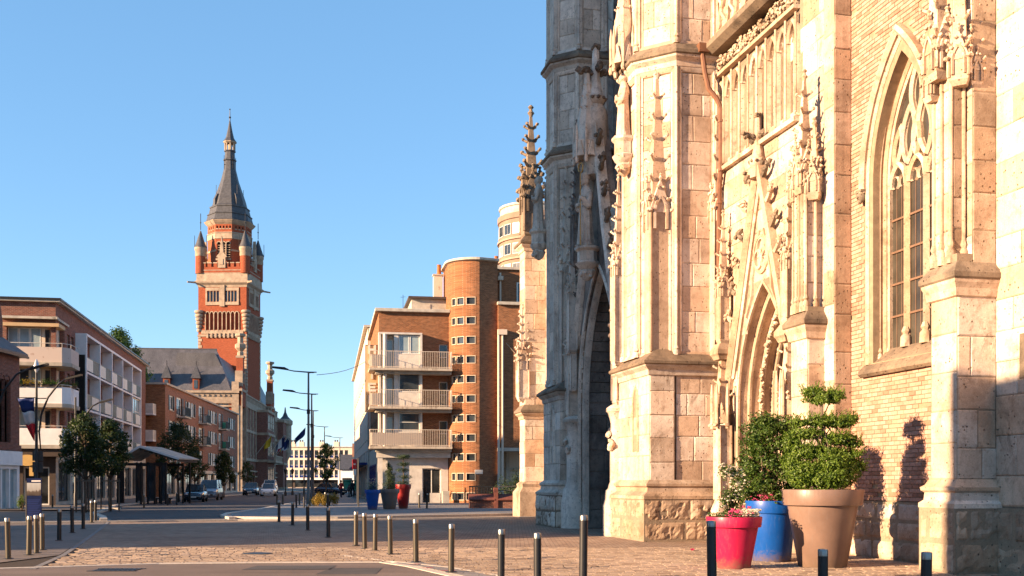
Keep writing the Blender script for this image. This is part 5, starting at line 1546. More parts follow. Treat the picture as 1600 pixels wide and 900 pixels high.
for r_ in rows:
    for (a, b) in wcols:
        f_ = MB(); t = .045
        def ring(s0, s1, z0, z1):
            q = [arc_pt(s0, .03), arc_pt(s1, .03), arc_pt(s1, -.14), arc_pt(s0, -.14)]
            f_.rings([[(p[0], p[1], z0) for p in q], [(p[0], p[1], z1) for p in q]])
        ring(a, b, r_, r_ + t); ring(a, b, r_ + .6 - t, r_ + .6); ring(a, a + t, r_ + t, r_ + .6 - t); ring(b - t, b, r_ + t, r_ + .6 - t)
        w_ = f_.build('stair_window', M['letter_white'], hotel)
        g_ = MB(); q = [arc_pt(a + t*.6, -.10), arc_pt(b - t*.6, -.10)]
        g_.face([(q[0][0], q[0][1], r_ + t*.6), (q[1][0], q[1][1], r_ + t*.6), (q[1][0], q[1][1], r_ + .6 - t*.6), (q[0][0], q[0][1], r_ + .6 - t*.6)])
        g_.build('pane', M['glass'], w_)
MB().box(7.15, 7.75, ty - .08, ty + .3, 2.3, 2.62).build('wall_notice', M['white_paint'], hotel)
# --- right-hand block
MB().box(tx1 + .01, 24, -1.6, .4, 4.3, 15.2).build('right_wall', M['brick_hotel'], hotel)
MB().box(tx1 - .05, 24, -1.85, 2.2, 15.2, 15.42).build('right_roof', M['concrete'], hotel)
MB().box(tx1 + .05, 24, 2.0, 12, 15.3, 18.6).build('upper_storey', M['brick_hotel'], hotel)
MB().box(tx1, 24, 1.8, 12.2, 18.6, 18.8).build('upper_roof', M['concrete'], hotel)
us_ = Wall(hotel, (0, 1.98), 0); us_.window(11.0, 12.0, 16.0, 17.6, -.02, .08, 0, 0)
MB().box(tx1 + .2, 24, .6, 1.0, .0, 4.3).build('back_wall', M['dark_void'], hotel)
MB().box(tx1 - .02, 24, -1.8, .6, 4.05, 4.3).build('lintel', M['concrete'], hotel)
MB().box(tx1 + .02, tx1 + .35, -1.6, .6, 0, 4.05).build('corner_post', M['render_cream'], hotel)
MB().box(tx1 + .9, tx1 + 1.15, .1, .3, 0, 4.05).box(tx1 + .35, 14, .2, .3, 2.65, 2.8).build('glazing_frame', M['concrete'], hotel)
for px_ in (.12, .42):
    MB().lathe([(.09, .2), (.09, 12.9)], (tx1 + px_ - .1, -1.74), 8).build('downpipe', M['render_cream'], hotel, angle=40)
MB().box(tx1 - .05, tx1 + .65, -1.9, -1.6, 12.9, 13.3).build('hopper', M['render_cream'], hotel)
MB().lathe([(.08, 15.4), (.08, 18.3)], (tx1 + .7, 1.8), 8).box(tx1 + .5, tx1 + .9, 1.5, 1.98, 17.7, 18.0).build('downpipe', M['render_cream'], hotel, angle=40)
MB().tube([(tx1 + .6, -1.65, 12.3), (tx1 + 1.6, -1.65, 11.2), (tx1 + 2.6, -1.65, 10.5), (tx1 + 4, -1.65, 9.9)], .015, 4).build('cable', M['letter_white'], hotel)
MB().box(tx1 + 1.6, tx1 + 2.4, -1.95, -1.6, 14.6, 14.8).build('security_lamp', M['white_paint'], hotel)
# --- cream wing running away along the street
wing = empty('street_wing', (0, 0, 0), 0, hotel)
cw = Wall(hotel, (-.25, 0), -pi/2)
hs = [(-19.5 - 4.2*k, -18.2 - 4.2*k, z_, z_ + 1.5) for k in range(12) for z_ in (5.6, 8.6, 11.6, 14.0) if z_ < 13.8]
cw.face('wing_wall', M['render_cream'], -72, -17.0, 4.6, 15.9, hs, .25, hotel)
for h_ in hs: cw.window(*h_, .2, .07, 1, 0, 'white_frame', 'glass', 'concrete', hotel)
cw.part('wing_roof', M['concrete'], lambda m: m.box(-72.2, -17.0, -.35, 12, 15.9, 16.1), hotel)
cw.part('wing_shops', M['brown_dark'], lambda m: m.box(-72, -17.0, .1, .5, 0, 4.6), hotel)
for k in range(12): cw.part('wing_pier', M['concrete'], lambda m: m.box(-72 + k*5, -71.4 + k*5, -.02, .2, 0, 4.6), hotel)
for k in range(10): cw.window(-71.2 + k*5, -67.2 + k*5, .2, 3.2, .06, .1, 1, 0, 'dark_metal', 'glass_shop', None, hotel, 'shop_window')
cw.part('shop_canopy', M['panel_blue'], lambda m: m.box(-60, -18, -.9, -.02, 3.3, 3.5), hotel)
MB().box(-.2, 12, 17, 72, 0, 15.8).build('wing_core', M['render_cream'], hotel)
MB().box(-.12, .0, .3, 17, 0, 4.4).build('side_base', M['concrete'], hotel)
for k in range(3): sw.window(-15 + k*4.6, -11.6 + k*4.6, .2, 3.1, -.16, .1, 1, 0, 'panel_blue', 'glass_shop', None, hotel, 'shop_window')
bpy.data.objects.remove(wing)

# ---------------------------------------------------------------- round apartment tower far behind the hotel
rt_ = empty('apartment_tower', (4.2, 165, 0), 0)
tag(rt_, 'round pale pink apartment tower rising behind the brick hotel', 'apartment tower')
MB().lathe([(6.2, 0), (6.2, 40.5), (6.4, 40.6), (6.4, 41.4)], (0, 0), 32).build('wall', plain('pink_concrete', (.27, .18, .13), .9, var=.2, scale=.6), rt_, angle=30)
MB().lathe([(5.0, 41.4), (5.0, 42.6), (5.2, 42.7), (5.2, 43.0)], (-1, 0), 24).build('roof', M['concrete'], rt_, angle=30)
for fl in range(10):
    z_ = 11 + fl*2.95
    MB().lathe([(6.28, z_ - .1), (6.45, z_ - .06), (6.45, z_ + .22), (6.28, z_ + .26)], (0, 0), 32).build('floor_band', M['terracotta_pale'], rt_, angle=30)
    for k in range(7):
        a = R(185 + k*17); c_, s_ = cos(a), sin(a)
        Tm = Matrix.Translation((6.2*c_, 6.2*s_, 0)) @ Matrix.Rotation(a + pi/2, 4, 'Z')
        w_ = MB(Tm); w_.box(-.75, .75, -.06, .1, z_ + .7, z_ + 2.3); w__ = w_.build('window', M['white_frame'], rt_)
        g_ = MB(Tm); g_.box(-.68, -.03, -.085, -.02, z_ + .78, z_ + 2.22).box(.03, .68, -.085, -.02, z_ + .78, z_ + 2.22); g_.build('pane', M['glass'] if (k + fl) % 3 else M['glass_sky'], w__)
# ---------------------------------------------------------------- buildings along the left of the street
# --- corner apartment block with wrapped balconies and a white grid of loggias
AX_, AY_ = -31.24, 74.5
ASC = 1.052
ARZ = atan2(.188, 1.0)
blk = empty('apartment_block', (AX_, AY_, 0), ARZ); blk.scale = (ASC, ASC, ASC)
tag(blk, 'brick apartment block with a white loggia grid and curved corner balconies', 'apartment block')
af = Wall(blk, (0, 0), 0); as_ = Wall(blk, (0, 0), pi/2)
LEN = 40.0; TOP = 13.3
FLR = [4.1, 6.75, 9.4]
af.face('front_wall', M['brick_red'], -14, 0, 4.0, TOP, [(-3.0, -.02, zf, zf + 2.5) for zf in FLR] + [(-9.5, -7.5, zf + .8, zf + 2.3) for zf in FLR], .3)
for zf in FLR: af.window(-9.5, -7.5, zf + .8, zf + 2.3, .2, .08, 1, 0)
sideholes = [(3.4 + k*1.25, 4.3 + k*1.25, zf + .7, zf + 2.3) for zf in FLR for k in (0, 1)] + [(.02, 2.6, zf, zf + 2.5) for zf in FLR]
as_.face('side_wall', M['brick_red'], 0, LEN, 4.0, TOP, sideholes, .3)
for zf in FLR:
    for k in (0, 1): as_.window(3.4 + k*1.25, 4.3 + k*1.25, zf + .7, zf + 2.3, .2, .07, 0, 0, 'white_frame', 'glass', 'concrete')
MB().box(-13.9, -.4, 3.6, LEN, .05, TOP - .1).box(-13.9, -3.4, .4, 3.7, .05, TOP - .1).build('inner_core', M['dark_void'], blk)
MB().box(-14.2, .3, -.3, LEN + .2, TOP, TOP + .12).build('roof_slab', M['concrete'], blk)
MB().box(-14.3, .38, -.38, LEN + .3, TOP + .12, TOP + .24).build('roof_edge', M['dark_metal'], blk)
for i, zf in enumerate(FLR):
    bay_ = MB().box(-3.05, -.35, .62, .8, zf, zf + 2.5).box(-.5, -.34, .8, 3.6, zf, zf + 2.5).box(-.95, -.55, .34, .62, zf, zf + 2.3).build('recessed_wall', M['render_cream'], blk)
    MB().box(-3.2, .25, -.3, 1.6, zf + 2.28, zf + 2.5).build('ceiling_beam', M['render_ochre'], bay_)
    bw = Wall(blk, (0, .38), 0)
    for k in range(3):
        bw.window(-3.0 + k*.68, -2.36 + k*.68, zf + .1, zf + 2.25, .0, .05, 0, 0, 'white_frame', 'glass_sky' if not (i == 1 and k == 1) else 'glass', None, bay_)
    bw.window(-.72, -.42, zf + .1, zf + 2.15, -.05, .05, 0, 0, 'brown_dark', 'glass', None, bay_, 'balcony_door')
    # slab and parapet wrap the corner with a canted end
    def plan(d): return [(-4.2, -1.15 - d), (.62 + d*.4, -1.15 - d), (1.05 + d, -.6), (1.05 + d, 1.9), (0, 2.3), (-4.2, 2.3)]
    sl = MB().taper([(plan(.05), zf - .35), (plan(.08), zf - .12), (plan(.0), zf - .1)]).build('balcony_slab', M['concrete'], blk)
    pp = plan(0)[:4]
    par = MB()
    for a, b in zip(pp, pp[1:]):
        d_ = (Vector(b) - Vector(a)).normalized(); n_ = Vector((d_.y, -d_.x))
        q = [Vector(a), Vector(b), Vector(b) - n_*.1, Vector(a) - n_*.1]
        par.prism([(p.x, p.y) for p in q], zf - .1, zf + (.95 if i < 2 else .85))
    par.build('parapet', M['render_pink'] if i == 2 else M['render_white'], sl)
    rl_ = MB()
    rl_.tube([(p[0], p[1] + .03, zf + 1.1) for p in pp], .022, 6)
    for p in pp + [(-1.2, -1.12), (-2.6, -1.12)]: rl_.tube([(p[0], p[1] + .03, zf + .85), (p[0], p[1] + .03, zf + 1.1)], .015, 5)
    rl_.build('handrail', M['white_paint'], sl)
MB().box(-3.4, .2, -.5, 0, 12.15, 12.3).box(-.1, .12, -.5, 3.5, 12.16, 12.31).build('canopy_slab', M['concrete'], blk)
# flower boxes on the middle balcony
for k, (fx, col) in enumerate(((-3.6, 'leaf_bright'), (-2.3, 'leaf_shrub'), (-1.2, 'leaf_gold'), (-.1, 'leaf_shrub'), (.85, 'leaf_tree'))):
    wp = Matrix.Translation((AX_, AY_, 0)) @ Matrix.Rotation(ARZ, 4, 'Z') @ (ASC*Vector((fx, -1.1 if fx < .5 else -.1, FLR[1] + .95)))
    fb_ = empty('flower_box', wp, ARZ)
    MB().box(-.5, .5, -.13, .13, 0, .2).build('box', M['brown_dark'], fb_)
    lf = MB(); r2 = random.Random(k)
    for _ in range(260):
        c_ = Vector((r2.uniform(-.55, .55), r2.uniform(-.25, .2), .15 + abs(r2.gauss(0, .16 if k != 0 else .3))))
        a_ = Vector((r2.uniform(-1, 1), r2.uniform(-1, 1), r2.uniform(-.4, 1))).normalized()*.06; b_ = a_.orthogonal().normalized()*.03
        lf.face([c_ - a_, c_ + b_, c_ + a_, c_ - b_])
    lf.build('flowers', M[col], fb_)
    tag(fb_, ['tall leafy flower box at the house end of the balcony', 'green flower box second along the middle balcony', 'yellow flowering box in the middle of the balcony', 'green flower box nearest the balcony corner', 'dark trailing flower box around the balcony corner'][k], 'flower box', 'flower boxes on the apartment balcony')
# loggia grid
L0, BAY, NB, PR = 6.2, 5.12, 5, .75
lg = as_.part('loggia_grid', M['render_white'], lambda m: (
    [m.box(L0 + k*BAY - .12, L0 + k*BAY + .12, -PR, 1.2, 4.0, 12.05) for k in range(NB + 1)],
    [m.box(L0 - .12, L0 + NB*BAY + .12, -PR + .01, 1.2, z_ - .14, z_) for z_ in (4.15, 6.8, 9.45)],
    m.box(L0 - .14, L0 + NB*BAY + .14, -PR - .02, 1.2, 11.95, 12.12)))
as_.part('loggia_back', M['render_white'], lambda m: m.box(L0, L0 + NB*BAY, .9, 1.1, 4.0, 12.0))
as_.part('sign_panel', M['dark_void'], lambda m: (m.box(L0 - .24, L0 - .13, -PR + .1, .35, 6.4, 10.6), m.box(L0 - .40, L0 - .26, -PR + .1, .6, 3.6, 6.6)))
for fl, z_ in enumerate((4.15, 6.8, 9.45)):
    for k in range(NB):
        u0 = L0 + k*BAY + .13; u1 = L0 + (k+1)*BAY - .13; um = u0 + (u1 - u0)*(.52 if fl != 1 else .42)
        lo = as_.part('loggia', M['render_white'], lambda m: m.box(u0, u1, .86, .9, z_, z_ + .1))
        pa_, sa_ = ((u0, um), (um, u1)) if fl == 2 else ((um, u1), (u0, um))
        as_.part('parapet_panel', M['white_paint'], lambda m: m.box(pa_[0] + .05, pa_[1] - .1, -PR + .05, -PR + .1, z_ + .12, z_ + 1.0), lo)
        as_.part('parapet_slats', M['dark_metal'], lambda m: ([m.box(sa_[0] + q*.14, sa_[0] + q*.14 + .10, -PR + .06, -PR + .09, z_ + .1, z_ + 1.02) for q in range(int((sa_[1] - sa_[0])/.14))], m.box(u0, u1, -PR + .04, -PR + .11, z_ + 1.0, z_ + 1.06)), lo)
        as_.window(u0 + .5, u0 + 2.3, z_ + .1, z_ + 2.15, .85, .08, 1, 0, 'white_frame', 'glass', None, lo, 'loggia_door')
        if fl == 1 and k == 4:
            as_.window(u0, u1, z_ + .05, z_ + 2.5, -PR + .2, .12, 3, 1, 'white_paint', 'glass_sky', None, lo, 'glazed_screen')
        if fl == 1 and k == 2: as_.part('wall_lamp', M['dark_metal'], lambda m: m.blob((u0 + 1.2 + 2, .8, z_ + 1.7), .14, 2), lo)
# shops
af.part('shop_awning', M['brown_dark'], lambda m: m.box(-14, .6, -1.0, .3, 3.25, 3.75))
af.face('shop_wall', M['brown_dark'], -14, 0, 0, 4.0, [(-4.3, -2.6, .1, 2.7), (-2.0, -.4, .1, 2.6)], .3)
af.window(-4.3, -2.6, .1, 2.7, .2, .08, 2, 0, 'dark_metal', 'glass_shop', name='shop_window')
af.window(-2.0, -.4, .1, 2.6, .2, .1, 1, 0, 'white_frame', 'glass_shop', name='shop_door')
as_.face('shop_wall', M['concrete'], 0, LEN, 0, 4.0, [(.8 + k*4.4, 4.4 + k*4.4, .3, 2.9) for k in range(9)], .3)
for k in range(9): as_.window(.8 + k*4.4, 4.4 + k*4.4, .3, 2.9, .2, .1, 1, 0, 'dark_metal', 'glass_shop', None, None, 'shop_window')
sg_ = af.part('shop_sign', M['awning_yellow'], lambda m: m.rings([[(-1.5 + .62*cos(t_), y_, 3.0 + .36*sin(t_)) for t_ in [2*pi*j/24 for j in range(24)]] for y_ in (-1.12, -1.02)]))
MB().box(-1.4, -1.15, -.95, -.8, 2.0, 2.7).build('sign_stem', M['awning_yellow'], blk)

# --- brown brick row beyond it
RX, RY = -37.46, 117.5
row_ = empty('brick_row', (RX, RY, 0), atan2(.106, 1.0)); row_.scale = (1.049, 1.049, 1.049)
tag(row_, 'brown brick three storey row with white shuttered windows beside the town hall', 'apartment row')
RL, RH = 51.4, 11.65
rf, rs_ = Wall(row_, (0, 0), 0), Wall(row_, (0, 0), pi/2)
wins = [(1.6, 4.6), (10.6, 16.8), (25.6, 32.2), (42.0, 48.2)]; drs = [(5.9, 8.7), (19.2, 21.8), (34.0, 36.6)]
RZ_ = (3.3, 6.1, 8.75)
hs = [(a, b, z_ + .45, z_ + 2.0) for a, b in wins for z_ in RZ_] + [(a, b, z_ + .0, z_ + 2.1) for a, b in drs for z_ in RZ_]
rs_.face('street_wall', M['brick_row'], 0, RL, 3.0, RH, hs, .25)
rf.face('end_wall', M['brick_hotel'], -12, 0, 0, RH, [(-3.2, -2.2, z_ + .3, z_ + 1.9) for z_ in RZ_], .2)
for z_ in RZ_: rf.window(-3.2, -2.2, z_ + .3, z_ + 1.9, .15, .07, 1, 0)
MB().box(-11.9, -.4, .5, RL, .05, RH - .1).build('inner_core', M['dark_void'], row_)
MB().box(-12.1, .22, -.2, RL + .1, RH, RH + .2).build('roof_edge', M['slab_edge'], row_)
for z_ in RZ_:
    for a, b in wins:
        n_ = max(1, round((b - a)/2.2)); w_ = (b - a)/n_
        for k in range(n_):
            rs_.window(a + k*w_ + .45, a + (k+1)*w_ - .45, z_ + .45, z_ + 2.0, .12, .14, 1, 0, 'white_frame', 'glass', 'concrete')
            for u_ in (a + k*w_ + .22, a + (k+1)*w_ - .22):
                rs_.part('shutter', M['dark_metal'] if k % 2 == 0 else M['white_frame'], lambda m: m.box(u_ - .2, u_ + .2, -.04, .03, z_ + .45, z_ + 2.0))
    for a, b in drs:
        rs_.window(a + .2, b - .2, z_ + .02, z_ + 2.1, .12, .2, 1, 0, 'white_frame', 'glass', None, None, 'balcony_door')
        if z_ > 4:
            bs = rs_.part('balcony_slab', M['concrete'], lambda m: m.box(a - .3, b + .3, -1.0, .0, z_ - .16, z_ - .02))
            rs_.railing(a - .25, b + .25, -.95, z_ - .02, 1.0, 20, M['dark_metal'], .015, bs, .9)
            rs_.part('privacy_panel', M['white_paint'] if a < 30 else M['green_sign'], lambda m: m.box(b + .2, b + .28, -.95, -.0, z_, z_ + 1.0), bs)
            rs_.part('shutter', M['brown_dark'], lambda m: m.box(b - .02, b + .9, -.05, -.01, z_ + .02, z_ + 2.1))
# white concrete side balconies on the end wall
for z_ in (5.9, 8.6):
    sb = rf.part('end_balcony', M['render_white'], lambda m: m.box(-2.9, -.9, -1.5, .0, z_ - .15, z_))
    rf.part('balcony_panel', M['white_paint'], lambda m: (m.box(-2.9, -.9, -1.5, -1.44, z_, z_ + 1.0), m.box(-.96, -.9, -1.44, 0, z_, z_ + 1.0)), sb)
rs_.face('shop_wall', M['concrete'], 0, RL, 0, 3.0, [(1 + k*5, 5 + k*5, .3, 2.6) for k in range(10)], .3)
for k in range(10): rs_.window(1 + k*5, 5 + k*5, .3, 2.6, .2, .12, 1, 0, 'dark_metal', 'glass_shop', None, None, 'shop_window')
rs_.part('shop_fascia', M['render_cream'], lambda m: m.box(0, RL, -.25, .0, 2.65, 3.0))

# --- brick house with arched windows at the left edge
hs_ = empty('brick_house', (-30.6, 64.0, 0), 0)
tag(hs_, 'dark red brick house with tall arched windows at the left edge', 'house')
hw = Wall(hs_, (0, 0), 0); hsd = Wall(hs_, (0, 0), pi/2)
ar = [(-1.15 - k*1.0, -.5 - k*1.0) for k in range(4)]; as2 = [(.42, .92), (1.08, 1.58), (1.74, 2.24)]
hw.face('front_wall', M['brick_red'], -5, 0, 3.6, 9.4, [(a, b, 4.1, 7.9) for a, b in ar], .35)
hsd.face('side_wall', M['brick_red'], 0, 3.6, 3.6, 9.4, [(a, b, 4.1, 7.9) for a, b in as2], .35)
for w_, lst in ((hw, ar), (hsd, as2)):
    for a, b in lst:
        w_.window(a, b, 4.1, 7.9, .2, .04, 0, 3, 'brown_dark')
        w_.part('arch', M['brick_red'], lambda m: m.mold(round_pts(a - .03, b + .03, 7.7, .42, 10, 4.1), [(-.0, .2), (0, -.06), (.10, -.06), (.10, .2)]))
    w_.part('sill_band', M['brick_red'], lambda m: m.box(-5 if w_ is hw else 0, .0 if w_ is hw else 3.6, -.12, .1, 3.6, 3.95))
MB().prism_x([(-.45, 9.4), (-.45, 9.65), (2.4, 11.7), (3.6, 11.7), (3.6, 9.4)], -5, -3.0).build('roof', M['slate_roof'], hs_)
MB().taper([([(-3.0, -.45), (.45, -.45), (.45, 3.8), (-3.0, 3.8)], 9.4), ([(-3.0, -.45), (.45, -.45), (.45, 3.8), (-3.0, 3.8)], 9.62), ([(-3.0, 2.0), (-2.0, 2.0), (-2.0, 3.5), (-3.0, 3.5)], 11.4)]).build('hip_roof', M['slate_roof'], hs_)
MB().box(-3.2, .5, -.52, -.38, 9.36, 9.5).box(.42, .52, -.5, 3.8, 9.36, 9.5).build('gutter', M['dark_metal'], hs_)
MB().prism_y([(-5, 3.6), (-.95, 3.6), (-.95, 11.6), (-1.35, 14.6), (-3.0, 15.0), (-5, 14.4)], .8, 3.4).build('gable_block', M['brick_red'], hs_)
MB().box(-4.9, -.4, .5, 3.5, 0.05, 9.3).build('inner_core', M['dark_void'], hs_)
hw.part('shop_fascia', M['render_white'], lambda m: m.box(-5, .0, -.18, .3, 2.7, 3.55)); hsd.part('shop_fascia', M['render_white'], lambda m: m.box(0, 3.62, -.18, .2, 2.72, 3.57))
hw.face('shop_wall', M['render_white'], -5, 0.05, 0, 2.7, [(-.15 - 1.35*(k+1) + .1, -.15 - 1.35*k, .05, 2.5) for k in range(3)], .3)
for k in range(3): hw.window(-.15 - 1.35*(k+1) + .1, -.15 - 1.35*k, .05, 2.5, .2, .07, 0, 0, 'white_frame', 'glass_sky', name='shop_window')
hsd.face('shop_side', M['render_white'], 0, 3.6, 0, 3.6, [(.25 + k*1.05, 1.15 + k*1.05, .05, 2.5) for k in range(3)], .3)
for k in range(3): hsd.window(.25 + k*1.05, 1.15 + k*1.05, .05, 2.5, .2, .06, 0, 0, 'white_frame', 'glass_sky', name='shop_window')

# --- the old brick bell tower and neighbour that stand left of the view and throw long shadows, plus an added block
bt_ = empty('bell_tower', (-32.5, 27.0, 0), SUN_AZ)
tag(bt_, 'tall square brick bell tower standing left of the view across from the church', 'bell tower')
MB().box(-7.6, 7.6, -7.6, 7.6, 0, 34).build('wall', M['brick_red'], bt_)
for k, (sx, sy) in enumerate(((-1, -1), (1, -1), (1, 1), (-1, 1))):
    MB().taper([([(sx*7 - 1.4, sy*7 - 1.4), (sx*7 + 1.4, sy*7 - 1.4), (sx*7 + 1.4, sy*7 + 1.4), (sx*7 - 1.4, sy*7 + 1.4)], 0), ([(sx*7 - 1, sy*7 - 1), (sx*7 + 1, sy*7 - 1), (sx*7 + 1, sy*7 + 1), (sx*7 - 1, sy*7 + 1)], 33)]).build('corner_buttress', M['brick_red'], bt_)
for z_ in (9, 20, 34): MB().box(-8.2, 8.2, -8.2, 8.2, z_, z_ + .5).build('string_course', M['town_stone'], bt_)
for ang in range(4):
    w = Wall(bt_, (7.65*sin(ang*pi/2), -7.65*cos(ang*pi/2)), ang*pi/2)
    for u_ in (-2.2, 2.2):
        w.part('belfry_louvre', M['dark_void'], lambda m: m.rings([[(p[0], y_, p[1]) for p in arch_pts(u_ - 1.2, u_ + 1.2, 29, 2.2, 8, 22)] for y_ in (.1, -.02)]))
        w.part('lower_window', M['dark_void'], lambda m: m.rings([[(p[0], y_, p[1]) for p in arch_pts(u_ - .9, u_ + .9, 16, 1.6, 8, 11)] for y_ in (.1, -.02)]))
MB().box(-7.9, 7.9, -7.9, -7.5, 34.5, 36).box(-7.9, 7.9, 7.5, 7.9, 34.5, 36).box(-7.9, -7.5, -7.5, 7.5, 34.5, 36).box(7.5, 7.9, -7.5, 7.5, 34.5, 36).build('parapet', M['town_stone'], bt_)
def side_house(name, x, y, w, d, h, rz, label, mat, flat=False):
    o = empty(name, (x, y, 0), rz); tag(o, label, 'house')
    MB().box(-w, 0, 0, d, 0, h).build('wall', mat, o)
    if flat: MB().box(-w - .2, .2, -.2, d + .02, h, h + .25).build('roof', M['concrete'], o)
    else: MB().prism_x([(-.3, h), (d/2, h + d*.32), (d + .3, h)], -w - .2, .2).build('roof', M['slate_roof'], o)
    for ang, (ox, oy), ln in ((0, (0, 0), w), (pi/2, (0, 0), d)):
        q = Wall(o, (ox, oy), ang)
        for k in range(int(ln/2.6)):
            for z_ in range(int((h - .6)/3)):
                u_ = (-ln + .9 + k*2.6) if ang == 0 else (.9 + k*2.6)
                q.window(u_, u_ + 1.2, z_*3 + .9, z_*3 + 2.4, -.04, .08, 1, 0)
    return o
side_house('corner_house', -33.5, 41.0, 12, 13.6, 7.0, R(0), 'low red brick house between the bell tower and the arched house', M['brick_red'])
side_house('shadow_block', -10.7, -6.25, 14, 16.2, 10.75, SUN_AZ, 'added pale block, unseen, that shades the foot of the church buttress', M['render_cream'], True)  # made-up block out of view, shaped to cast shade on the buttress
# ---------------------------------------------------------------- town hall with its belfry
TX, TY = -47.8, 190.0
th = empty('town_hall', (TX, TY, 0), atan2(.106, 1.0))
tag(th, 'red brick and stone town hall with slate roofs and a tall belfry', 'town hall')
tf, ts = Wall(th, (0, 0), 0), Wall(th, (0, 0), pi/2)
# south front
fh = [(-20.5 + k*3.4, -18.6 + k*3.4, z_, z_ + 2.8) for k in range(6) for z_ in (8.0, 13.2)]
tf.face('south_wall', M['brick_town'], -26, -.6, 0, 15.4, fh, .4)
for h_ in fh: tf.window(*h_, .3, .15, 1, 1, 'town_stone', 'glass', 'town_stone')
tf.part('stone_frieze', M['town_stone'], lambda m: (m.box(-26.2, 0, -.25, .3, 15.4, 17.2), [m.box(-26 + k*.9, -25.6 + k*.9, -.4, -.24, 16.6, 16.95) for k in range(28)], m.box(-26.4, .2, -.55, .3, 17.2, 17.6), m.box(-26.2, 0, -.32, .3, 14.8, 15.1)))
tf.part('corner_pier', M['town_stone'], lambda m: m.box(-1.1, .12, -.3, 1.0, 0, 19.2))
# main roof with hip, ridge and dormers
MB().rings([[(-27, -.3, 17.6), (-1.2, -.3, 17.6), (-1.2, 11, 17.6), (-27, 11, 17.6)], [(-27, 5.2, 25.3), (-4.6, 5.2, 25.3), (-4.6, 5.6, 25.3), (-27, 5.6, 25.3)]]).build('main_roof', M['slate_roof'], th)
MB().box(-27, -4.5, 5.2, 5.6, 25.25, 25.55).build('ridge', M['slate'], th)
for dx in (-12.2, -7.2, -17.2):
    d = MB(); d.box(dx - .55, dx + .55, -.2, 3.0, 17.6, 19.7); dm_ = d.build('dormer', M['brick_town'], th)
    MB().box(dx - .3, dx + .3, -.26, -.15, 17.9, 19.4).build('pane', M['glass'], dm_)
    MB().taper([([(dx - .85, -.5), (dx + .85, -.5), (dx + .85, 2.6), (dx - .85, 2.6)], 19.7), ([(dx - .06, .2), (dx + .06, .2), (dx + .06, .4), (dx - .06, .4)], 22.0)]).build('dormer_roof', M['slate'], dm_)
    MB().tube([(dx, .3, 21.9), (dx, .3, 22.8)], .06, 5).build('dormer_finial', M['dark_metal'], dm_)
# street front: brick between stone bands, projecting pavilions with tall gables, balcony, flags
SL = 69.0
sh = [(3.2 + k*4.1, 5.2 + k*4.1, z_, z_ + hh) for k in range(16) for z_, hh in ((1.6, 3.0), (6.8, 3.6), (12.0, 2.6))]
ts.face('street_wall', M['brick_red'], 0, SL, 0, 16.5, sh, .5)
for h_ in sh: ts.window(*h_, .35, .18, 1, 1, 'town_stone', 'glass', 'town_stone')
ts.part('stone_bands', M['town_stone'], lambda m: [m.box(-.1, SL, -.3, .1, z_, z_ + t_) for z_, t_ in ((0, 1.2), (5.6, .5), (10.9, .5), (15.4, 1.1), (2.6, .25), (3.6, .25))])
ts.part('pilasters', M['town_stone'], lambda m: [m.box(2.0 + k*4.1, 2.7 + k*4.1, -.25, .05, 5.6, 15.6) for k in range(17)])
ts.part('balustrade', M['town_stone'], lambda m: (m.box(6, 40, -.2, .1, 17.6, 17.85), [m.box(6 + k*.45, 6.2 + k*.45, -.12, .02, 16.5, 17.6) for k in range(75)], m.box(44, 62, -.2, .1, 17.6, 17.85), [m.box(44 + k*.45, 44.2 + k*.45, -.12, .02, 16.5, 17.6) for k in range(40)]))
MB().prism_y([(-.5, 16.5), (-11, 16.5), (-11, 24.5), (-4.5, 24.5)], 3, SL - 1).build('street_roof', M['slate_roof'], th)
MB().box(-24, -.7, .6, SL - .5, .05, 16.4).build('inner_core', M['brick_red'], th)
def gable(u, w, zt, name):
    g = ts.part(name, M['brick_town'], lambda m: m.prism_y([(u - w/2, 15), (u + w/2, 15), (u + w/2, 18.2), (u + w*.34, 18.6), (u + w*.30, 21.0), (u + w*.16, 21.6), (u + w*.13, 23.6), (u - w*.13, 23.6), (u - w*.16, 21.6), (u - w*.30, 21.0), (u - w*.34, 18.6), (u - w/2, 18.2)], -.55, .6))
    ts.part('gable_coping', M['town_stone'], lambda m: (m.box(u - w*.14, u + w*.14, -.7, .7, 23.6, 24.0), m.box(u - w*.36, u - w*.28, -.65, .65, 18.5, 21.2), m.box(u + w*.28, u + w*.36, -.65, .65, 18.5, 21.2), m.box(u - w*.52, u + w*.52, -.7, .7, 17.6, 18.0), m.box(u - w*.5, u - w*.42, -.72, .65, 0, 18), m.box(u + w*.42, u + w*.5, -.72, .65, 0, 18)), g)
    ts.part('gable_finial', M['town_stone'], lambda m: (m.lathe([(.55, 24.0), (.55, 24.6), (.4, 24.8), (.95, 25.4), (.95, 26.0), (.5, 26.3), (.5, 27.3), (.9, 27.5), (.9, 27.9), (.3, 28.0)], (u, 0), 8)), g)
    ts.window(u - .7, u + .7, 19.0, 21.0, -.6, .15, 1, 1, 'town_stone', 'glass', None, g)
gable(2.6, 5.6, 27, 'street_gable'); gable(48, 7, 27, 'street_gable')
pv = ts.part('pavilion', M['brick_red'], lambda m: m.box(24, 36, -2.2, 0, 0, 15.6))
ts.part('pavilion', M['brick_red'], lambda m: m.box(60, 68, -1.6, 0, 0, 15.8))
for z_ in (.0, 5.6, 10.9, 15.4):
    ts.part('pavilion_band', M['town_stone'], lambda m: m.box(23.8, 36.2, -2.45, 0, z_, z_ + .5), pv)
    ts.part('pavilion_band', M['town_stone'], lambda m: m.box(59.8, 68.2, -1.85, 0, z_, z_ + .5), pv)
